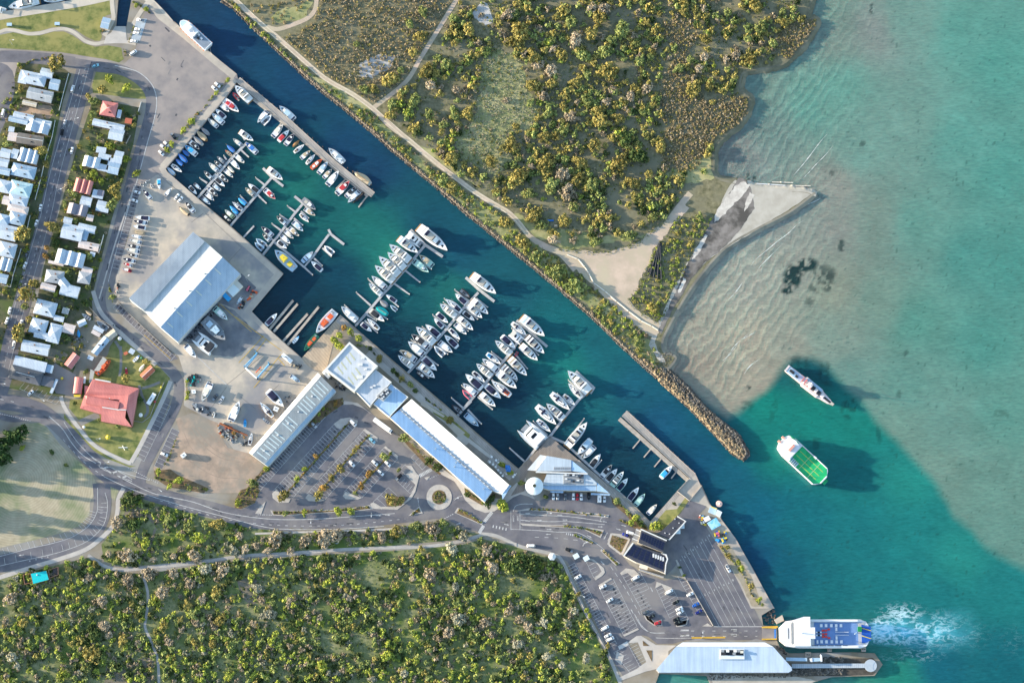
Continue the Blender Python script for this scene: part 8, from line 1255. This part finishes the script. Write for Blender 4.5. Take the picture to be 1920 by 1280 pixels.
for t_, s_ in ((A, '570,640,105,o 1100,800,52,Y 1030,905,55,o 1265,890,52,Y 885,965,32,o 945,1020,52,y 930,1150,45,y 210,885,38,o 1380,1135,22,y 560,1040,25,g 580,950,22,g 1350,1190,22,y'), (B, '80,275,45,y 410,340,62,o 460,470,38,o 1105,290,48,Y 1255,420,45,Y 1190,310,25,y 820,500,28,Y 860,540,22,Y 940,570,52,Y 1010,640,38,Y 1365,565,42,Y 750,750,40,y 1150,720,62,o 1120,880,62,y 755,1040,35,y 520,1100,72,o 230,1175,98,o 845,145,25,o 965,1150,20,y 800,300,30,o 650,890,25,y 1180,790,45,o 1210,560,30,g 700,330,20,g 1340,80,28,o'),
    (C_, '470,135,32,O 455,215,32,O 565,90,48,g 940,340,28,Y 900,220,38,y 880,530,35,y 345,490,52,o 270,610,75,o^ 865,690,42,g 300,850,45,o 190,980,82,o 560,590,32,Y 1125,625,32,y 250,720,45,y 640,1010,35,g 160,1010,40,g'), (D, '1260,270,52,o 60,900,70,G 40,1000,110,G 200,830,92,G 110,850,80,G 20,1090,60,G 1470,95,38,o 1185,740,38,y 990,680,22,y 520,1000,27,g 665,1130,24,g 1590,1190,28,Y 225,955,32,Y 750,510,25,g 860,200,30,y 1400,480,40,g'),
    (F, '85,55,25,Y 185,95,30,Y 1000,800,24,Y 885,930,27,Y 635,1215,36,Y'), (G, '555,350,38,Y 640,255,34,Y 440,485,34,Y 395,545,34,Y'), (K, '785,1060,42,Y 835,1010,40,Y 945,970,42,Y 1030,1040,42,Y 830,1110,48,Y 880,930,35,O'),
    (RR, '490,1010,58,o 845,1000,52,o 810,615,27,O 700,740,27,Y 625,840,32,Y 1200,560,32,o 1235,525,26,o 1060,740,42,o 970,830,38,o 1500,620,42,y 1345,790,38,O 1265,910,36,O 1210,985,25,y 845,190,22,Y 885,130,24,Y 1010,85,27,O 325,735,30,Y 180,880,48,y 30,1080,36,Y 505,1190,32,y 700,1180,36,Y 1035,1165,44,Y 1165,1165,44,Y 890,930,40,O 1480,620,30,o'),
    (S, '640,330,54,y 885,550,48,g 965,620,54,g 1260,890,36,g 1510,925,38,g 1470,980,42,g 1610,1000,62,Y 500,950,62,o 590,960,48,o 575,645,22,y 1100,150,32,o'), (V, '630,560,34,y 435,380,34,Y 515,460,30,Y 450,790,52,Y 1580,740,32,y 870,700,24,g 1690,860,28,y'), (W, '800,675,58,Y 600,590,38,Y 550,640,36,Y 650,650,42,g 410,420,32,y 985,450,22,g'), (YY, '865,670,30,o 890,760,36,o 985,820,28,Y 1020,880,28,Y 1110,1060,38,o 1195,1190,26,Y 1225,1245,20,y 395,870,16,g 440,950,18,Y'),
    (U, '700,280,38,o 610,180,28,g 925,480,34,o 1010,540,34,y 1400,890,36,o 840,400,32,g 880,440,28,g 1060,600,32,g'), (Q, '505,1180,46,Y 305,1095,36,Y 620,1255,32,y 415,1240,32,Y 595,180,20,Y 600,300,26,Y 590,350,26,Y 1060,700,26,O 1385,1060,30,Y 1250,1200,32,y'), (XX, '235,500,26,o 320,660,28,Y 350,715,24,Y 160,410,22,y 530,1010,28,o 510,1060,22,y 120,340,24,Y')): plant(*GT, t_, rows(s_), 'tree')
def grow(q, i):
    x, y, r, c, name, cat, group, noun, kind = q; g_ = P(x, y, .05 + r*.45); tr = name != 'coastal_bush'; r *= 1.08; hz = r * (1.05 if tr else .86); rz = (i * 2.399) % 6.28
    root = empty(name, (g_.x, g_.y, .03), rz, tree_label(x, y, r, c, noun), cat, group, (r, r, hz)); zz = .35 if tr else .12
    link('crown', tree_meshes(c, i % 4, kind), root, (0, 0, zz)); link('trunk', TRUNK, root)
for i, q in enumerate(sorted(TREELIST, key=lambda q: min((m[1]-q[0])**2 + (m[2]-q[1])**2 for m in LM))): grow(q, i)
def along(t, pts, n, r0, r1, jit=1.2, seed=0):
    rg = random.Random(seed + n); q = t(*pts) if t else pts; out = []
    for i in range(n):
        u = rg.random() * (len(q)-1); k = min(int(u), len(q)-2); f = u-k; out.append((q[k][0]+(q[k+1][0]-q[k][0])*f + rg.uniform(-jit, jit), q[k][1]+(q[k+1][1]-q[k][1])*f + rg.uniform(-jit, jit), rg.uniform(r0, r1)))
    return out
# ------------------------------------------------------------------ undergrowth that nobody could count
SH = [leaf_cloud(lobes_for(50+v, 5, .6, .6), 11, .24, 60+v) for v in range(6)]
SHB = [leaf_cloud(lobes_for(80+v, 9, .6, .66), 16, .18, 90+v) for v in range(6)]
TU = [leaf_cloud([(0, 0, .35, .6)], 13, .34, 120+v) for v in range(5)]
def scatter(name, m, pts, base, hs=.8, label=None):
    """pts: (x px, y px, r metres)"""
    if not pts: return
    A_ = np.array([P(x, y, 0)[:] for x, y, _ in pts]); r = np.array([p[2] for p in pts]); rs = np.random.RandomState(len(pts)); out = []
    which = rs.randint(0, len(base), len(pts)); a = rs.uniform(0, 6.28, len(pts)); h_ = r * hs * rs.uniform(.75, 1.25, len(pts))
    for v in range(len(base)):
        k = which == v; B_ = base[v]
        if not k.any(): continue
        ca, sa = np.cos(a[k])[:, None], np.sin(a[k])[:, None]; X_ = (B_[None, :, 0]*ca - B_[None, :, 1]*sa) * r[k, None] + A_[k, 0, None]; Y_ = (B_[None, :, 0]*sa + B_[None, :, 1]*ca) * r[k, None] + A_[k, 1, None]; Z_ = B_[None, :, 2] * h_[k, None] + .05; out.append(np.stack([X_, Y_, Z_], -1).reshape(-1, 3))
    o = link(name, quads_mesh(name, np.concatenate(out), m)); tag(o, label, None, None, 'stuff')
PATHS = [(EDGE, 0), ([(442,0),(493,48),(546,93),(608,146),(660,176),(698,203),(766,262),(850,330),(893,362),(958,402),(992,442),(1050,474),(1080,505)], 7), ([(862,-10),(816,65),(788,110),(770,142),(751,163),(722,186),(700,202)], 6), ([(594,-10),(591,17),(577,34),(550,46),(520,55),(500,50)], 6), ([(1295,362),(1268,395),(1248,425),(1225,455)], 9), ([(165,1040),(195,1060),(230,1068),(290,1062),(340,1058),(400,1050),(450,1042),(520,1038),(640,1030),(740,1026),(800,1024),(860,1015),(905,1002),(970,1022),(1040,1040)], 5.5), ([(265,1070),(277,1110),(275,1150),(272,1175),(285,1205),(296,1240),(298,1290)], 4.5), ([(1040,1040),(1056,1055),(1085,1120),(1110,1170),(1140,1225),(1165,1285)], 6), ([(232,915),(222,935),(220,960),(212,985),(190,1008),(160,1030),(110,1048),(60,1063),(-20,1088)], 7)]
CLEAR = CC(170,230,300,250,480,265,640,220,760,130,900,40,960,20,900,120,800,250,720,420,640,580,835,800,600,700,430,520,330,420)
def ok(x, y):
    for pl, w_ in PATHS:
        if w_:
            for (x1, y1), (x2, y2) in zip(pl[:-1], pl[1:]):
                L2 = (x2-x1)**2 + (y2-y1)**2; t_ = max(0, min(1, ((x-x1)*(x2-x1) + (y-y1)*(y2-y1)) / L2))
                if (x-x1-t_*(x2-x1))**2 + (y-y1-t_*(y2-y1))**2 < w_*w_: return False
    return True
def fill(poly, n, rmin, rmax, dens=None, seed=0, avoid=(), pw=1.7):
    rg = random.Random(seed); xs = [p[0] for p in poly]; ys = [p[1] for p in poly]; out = []; tries = 0
    while len(out) < n and tries < n*30:
        tries += 1; x, y = rg.uniform(max(min(xs), -90), min(max(xs), 1580)), rg.uniform(max(min(ys), -70), min(max(ys), 1370))
        if not inside(x, y, poly) or any(inside(x, y, q) for q in avoid) or not ok(x, y): continue
        if dens is not None:
            d = dens[min(max(int((y+140)/1560*500), 0), 499), min(max(int((x+160)/2240*720), 0), 719)]
            if rg.random() > d: continue
        out.append((x, y, rmin + (rmax-rmin) * rg.random()**pw))
    return out
D1 = np.clip((fbm(X, Y, 1/45, 41) - .36) * 6, .08, 1); D2 = np.clip((fbm(X, Y, 1/38, 43) - .35) * 7, .14, 1); D3 = np.clip((fbm(X, Y, 1/30, 47) - .5) * 7, 0, 1)
HEATH1 = [(530,70),(560,95),(610,140),(650,165),(690,190),(740,195),(770,150),(790,100),(830,40),(855,0),(890,-70),(600,-70),(590,40),(560,60)]
HEATH2 = GG(160,140,330,120,400,230,330,330,300,470,480,700,560,640,730,650,725,750,640,840,500,920,380,1130,250,1150,130,1050,180,850,120,720,150,520,260,330,160,260)
HEATH3 = GG(1010,130,1180,130,1160,190,1080,300,1000,390,920,380,900,260,940,210)
MEADOW = [(905,120),(935,90),(975,110),(985,160),(1010,200),(1000,240),(950,250),(960,300),(930,330),(860,300),(850,260),(890,220)]
HMAIN = [(720,215),(760,170),(800,120),(840,60),(890,-75),(1528,-75),(1500,20),(1520,45),(1450,115),(1390,130),(1380,165),(1395,190),(1360,240),(1335,270),(1330,330),(1290,350),(1250,400),(1230,430),(1150,440),(1080,455),(1040,440),(1000,420),(950,385),(890,345),(830,300),(770,250)]
BANK = [(700,215),(600,150),(520,85),(440,5),(425,2),(480,60),(560,125),(650,200),(740,275),(850,368),(920,430),(1000,490),(1100,580),(1160,635),(1235,700),(1240,690),(1225,640),(1170,590),(1120,545),(1065,490),(1000,450),(930,395),(850,345),(770,275)]
POINT = CC(850,170,960,20,1180,0,1190,60,1100,180,1050,280,1000,400,920,520,900,640,860,720,800,700,700,620,650,560,720,480,760,400,790,280)
HALL = (HEATH1, HEATH2, HEATH3)
mixw = {'o': .5, 'y': .26, 'p': .1, 'g': .1, 'Y': .04}
def split(pts, wts, seed):
    rg = random.Random(seed); ks = list(wts); out = {k: [] for k in ks}
    for p in pts: out[rg.choices(ks, [wts[k] for k in ks])[0]].append(p)
    return out
al = lambda pts: pts
und = {}
def addund(pts, wts, seed):
    for k, v in split(pts, wts, seed).items(): und.setdefault(k, []).extend(v)
addund(fill(HMAIN, 3000, .8, 3.6, D1, 1, HALL + (MEADOW,)), mixw, 1); addund(fill(HMAIN, 3300, .4, 1.1, D1, 11, HALL), {'o': .3, 'y': .5, 'p': .2}, 11); addund(fill(MEADOW, 90, .5, 1.2, None, 2), {'y': .6, 'p': .4}, 2); addund(fill(BANK, 1100, .5, 1.9, D2, 3), {'o': .3, 'y': .4, 'Y': .2, 'p': .1}, 3); addund(fill(POINT, 380, .5, 1.7, None, 4), {'o': .2, 'y': .4, 'Y': .35}, 4)
addund(fill([(500,10),(590,-10),(575,30),(530,50),(510,60),(440,-10)], 60, .6, 1.5, None, 5), {'o': .5, 'h': .5}, 5)
addund([(q[0], q[1], q[2]) for q in REST], {'p': .6, 'y': .4}, 6)
BS = {'y': .27, 'Y': .25, 'p': .17, 'o': .1, 'g': .17, 'w': .04}
addund(fill(BUSH, 7600, .7, 3.0, D2, 7), BS, 7); addund(fill(BUSH, 6400, .4, 1.1, D2, 17), {'y': .4, 'Y': .2, 'p': .25, 'g': .15}, 17); addund(fill(BUSH2, 900, .7, 2.2, D2, 8), BS, 8)
NAMES = {'o': 'olive_undergrowth', 'y': 'green_undergrowth', 'Y': 'lime_undergrowth', 'p': 'grey_undergrowth', 'g': 'dark_undergrowth', 'w': 'sage_undergrowth', 'h': 'heath_undergrowth'}
for k, v in und.items(): scatter(NAMES[k], LEAF[k], [p for p in v if p[2] < 1.2], SH, .85); scatter(NAMES[k], LEAF[k], [p for p in v if p[2] >= 1.2], SHB, .85)
hp = fill(HEATH1, 3400, .5, 1.25, None, 21, pw=1.5); hq = fill(HEATH2, 2900, .5, 1.2, None, 22, pw=1.5) + fill(HEATH3, 520, .5, 1.1, None, 23, pw=1.5)
for k, v in split(hp + hq, {'h': .62, 'o': .2, 'p': .18}, 24).items(): scatter('heath_vegetation', LEAF[k], v, TU, 1.0)
scatter('meadow_grass', LEAF['w'], fill(MEADOW, 2600, .3, .75, None, 31), TU, .7); scatter('meadow_grass', LEAF['y'], fill(HMAIN, 4200, .3, .7, D3, 32, HALL), TU, .7); scatter('bush_grass', LEAF['y'], fill(BUSH, 5000, .3, .7, None, 33), TU, .7); EDG = CC(170,230,300,250,480,265,640,220,700,190,780,130,900,40); EDG2 = CC(830,250,790,320,740,410,710,490,640,580,720,660,830,730)
scatter('dune_grass', LEAF['y'], along(None, EDG, 260, .25, .6, 5) + along(None, EDG2, 260, .25, .6, 5), TU, .8); scatter('dune_grass', LEAF['Y'], fill(POINT, 700, .25, .5, None, 34) + fill(BANK, 700, .25, .5, None, 35), TU, .8)
# hedges and low planting in beds, gardens
hd = []
for k_, c in (('I1', 60), ('I2', 60), ('I3', 50)): hd += along(None, ISL[k_], c, .4, 1.0, 1.3)
for t_, pts, n in [(RR, (380,1180,700,1160,1000,1150,1340,1115), 70), (RR, (30,1110,180,880,320,730), 50), (V, (700,822,900,825,1150,855,1480,890), 60), (V, (1050,990,1250,1010,1430,1060), 40), (V, (1160,1083,1340,1155), 26), (XX, (490,62,625,198), 26), (S, (1175,1040,1300,1100,1400,1175), 46), (S, (700,1095,780,1030), 16), (F, (1000,800,860,950,760,1080,660,1190,580,1290), 46), (G, (700,160,560,350,430,480,380,560), 26), (U, (480,140,600,170,720,310), 26), (U, (800,370,930,480,1090,630), 36), (U, (1150,670,1330,800), 20), (S, (700,380,860,540,960,640), 30), (S, (1240,840,1420,980), 30), (W, (390,400,560,570,700,690), 60), (W, (440,610,560,660), 20), (Q, (270,1150,500,1200,800,1270), 50), (Q, (585,160,590,380), 20), (A, (600,560,300,610,220,680), 24), (Q, (500,700,420,930,350,1040), 24), (C_, (500,310,800,390), 22), (C_, (1090,500,1130,680), 16), (A, (1010,260,1010,320,1060,310), 10), (A, (1330,20,1400,60,1470,110,1500,130), 26), (A, (1240,490,1260,550), 10), (A, (1340,260,1290,420), 14), (YY, (790,640,870,750,960,850,1050,970,1110,1130,1190,1240), 60)]: hd += along(t_, pts, n, .35, 1.0, 1.2)
hd += [(cx + rg.uniform(-11, 11), cy + rg.uniform(-11, 11), rg.uniform(.35, .8)) for _ in range(70)]
for poly, n in [([(34,120),(128,135),(118,185),(70,420),(38,540),(-20,760),(-20,250),(14,180)], 620), ([(175,185),(262,202),(250,270),(207,420),(186,500),(172,560),(160,640),(120,700),(30,660),(82,500),(110,400),(140,290)], 700)]: hd += [(x, y, r) for x, y, r in fill(poly, n, .35, 2.2, D2, n)]
hd += fill(RR(700,280,900,70,1080,30,1090,90,960,180,760,330), 40, .4, .9, None, 51) + fill(RR(0,1060,60,950,230,900,250,960,200,1080,60,1140), 60, .4, 1, None, 52) + fill(XX(490,100,520,80,640,180,630,200), 1, .3, .4) + fill(W(360,760,520,805,450,940,335,850), 60, .3, .7, None, 53)
for k, v in split(hd, {'y': .34, 'Y': .24, 'o': .2, 'g': .14, 'O': .05, 'p': .08}, 54).items(): scatter('bed_undergrowth', LEAF[k], v, SH, .85)
# tall shelter pines beyond the western edge, whose long shadows cross the oval and the road
SP = [(-95,752,5.5),(-150,768,6.5),(-70,790,5.5),(-120,812,6.5),(-60,838,6),(-140,850,7),(-80,872,6.5),(-130,895,6),(-60,905,4.5),(-150,946,6),(-75,952,5.5),(-120,970,6),(-60,975,5),(-160,1020,6.5),(-90,1035,5.5),(-60,1050,5),(-120,715,5),(-60,690,4.5),(-180,640,5.5),(-90,610,4.5)]
for i, (x, y, r) in enumerate(SP):
    g_ = P(x, y, 0); root = empty('shelter_pine', g_, i*1.3, f'tall dark pine beyond the western edge, {ordn(i)} of the row from the north', 'tree', 'shelter pines west of the oval', (r*.8, r*.8, r*1.05)); link('crown', tree_meshes('G', 7, 'pine'), root, (0, 0, .15)); link('trunk', TRUNK, root)
# ------------------------------------------------------------------ rocks of the banks and breakwaters
import bmesh
bmx = bmesh.new(); bmesh.ops.create_icosphere(bmx, subdivisions=1, radius=1); RV = np.array([v.co[:] for v in bmx.verts]); RF = np.array([[v.index for v in f.verts] for f in bmx.faces]); bmx.free()
def rocks(name, pts, m, zf):
    rs = np.random.RandomState(len(pts)); n = len(pts); A_ = np.array([P(x, y, 0)[:] for x, y, _ in pts]); r = np.array([p[2] for p in pts]); z = np.array([zf(*p) for p in pts])
    s = rs.uniform(.65, 1.2, (n, 1, 3)) * r[:, None, None]; V_ = RV[None] * (1 + rs.uniform(-.22, .22, (n, len(RV), 1))) * s; V_[:, :, 0] += A_[:, 0, None]; V_[:, :, 1] += A_[:, 1, None]; V_[:, :, 2] += z[:, None]
    F_ = (RF[None] + (np.arange(n) * len(RV))[:, None, None]).reshape(-1, 3); me = bpy.data.meshes.new(name); me.from_pydata(V_.reshape(-1, 3).tolist(), [], F_.tolist()); me.materials.append(m); tag(link(name, me), kind='stuff')
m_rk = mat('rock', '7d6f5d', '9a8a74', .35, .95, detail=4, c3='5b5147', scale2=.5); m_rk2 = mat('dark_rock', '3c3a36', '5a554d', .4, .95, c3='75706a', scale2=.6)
BL = [(415,0),(437,13),(472,47),(489,64),(540,111),(570,140),(607,172),(654,209),(697,245),(740,284),(809,341),(873,397),(921,436),(991,492),(1053,543),(1112,594),(1166,647),(1214,690),(1240,714),(1293,762),(1333,804),(1373,847),(1396,862)]
rp = []
for (x1, y1), (x2, y2) in zip(BL[:-1], BL[1:]):
    L_ = math.hypot(x2-x1, y2-y1); nx, ny = -(y2-y1)/L_, (x2-x1)/L_
    for i in range(int(L_ * 4.5)):
        t_ = rg.random(); o_ = rg.uniform(-3.6, 3.4); rp.append((x1+(x2-x1)*t_ + nx*o_, y1+(y2-y1)*t_ + ny*o_, rg.uniform(.22, .65)))
def bank_z(x, y, r): return -.35 - .0 * r
rs_ = random.Random(5); sgn = lambda x, y: inside(x, y, HL)
rocks('bank_rubble', [p for p in rp if sgn(p[0], p[1])], m_rk, lambda x, y, r: .05 + rs_.uniform(-.2, .2)); rocks('wet_rubble', [p for p in rp if not sgn(p[0], p[1])], m_rk2, lambda x, y, r: -1.4 + rs_.uniform(-.2, .2))
BW = [(1205,672),(1245,722),(1293,762),(1333,804),(1373,847),(1394,858),(1400,848),(1383,815),(1354,791),(1320,762),(1288,725),(1262,705),(1240,690)]
BWF = fill(BW, 4200, .5, 1, None, 61); DBL = lambda x, y: min(abs((x-x1)*(y2-y1)-(y-y1)*(x2-x1))/math.hypot(x2-x1, y2-y1) for (x1, y1), (x2, y2) in zip(BL[-6:-1], BL[-5:]))
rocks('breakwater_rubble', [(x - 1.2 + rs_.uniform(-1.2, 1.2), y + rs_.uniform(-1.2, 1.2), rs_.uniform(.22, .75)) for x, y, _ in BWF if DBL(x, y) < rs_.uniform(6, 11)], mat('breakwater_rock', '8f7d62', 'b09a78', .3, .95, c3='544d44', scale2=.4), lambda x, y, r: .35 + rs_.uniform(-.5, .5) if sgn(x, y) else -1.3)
rocks('shaded_breakwater_rubble', [(x, y, rs_.uniform(.22, .8)) for x, y, _ in BWF if DBL(x, y) > rs_.uniform(6, 11)] + [(x, y, rs_.uniform(.4, .9)) for x, y, _ in along(None, [(1254,693),(1290,726),(1322,764),(1356,793),(1385,816),(1403,850),(1396,858)], 2000, .25, .75, 2.6)], m_rk2, lambda x, y, r: .35 + rs_.uniform(-.5, .5) if sgn(x, y) else -1.3)  # darker rock colour paints the shaded, wet east side of the breakwater
GR = AA(720,800,1200,790,1330,800,1380,880,1340,950,1200,1000,900,980,600,985,340,1000,300,960,420,925,1210,920,1210,850,740,850)
rocks('pier_rubble', [(x, y, rs_.uniform(.4, 1.0)) for x, y, _ in fill(GR, 1700, .4, 1, None, 62)] + [(x, y, rs_.uniform(.35, .8)) for x, y, _ in fill(AA(60,320,190,250,220,400,120,410), 60, .4, .8, None, 63) + fill(AA(200,660,300,690,330,760,260,720), 50, .4, .8, None, 64)], m_rk2, lambda x, y, r: .0 + rs_.uniform(-.5, .3) if inside(x, y, ML) else -1.4)
rocks('shore_gravel', [(x, y, rs_.uniform(.2, .45)) for x, y, _ in fill(Z(1000,850,1920,850,1920,900,1300,900,1050,930), 260, .2, .4, None, 65)] + [(x, y, rs_.uniform(.15, .4)) for x, y, _ in fill(CC(810,930,940,920,900,1010,880,1060,850,1000), 120, .2, .4, None, 66)], m_rk2, lambda x, y, r: .02)
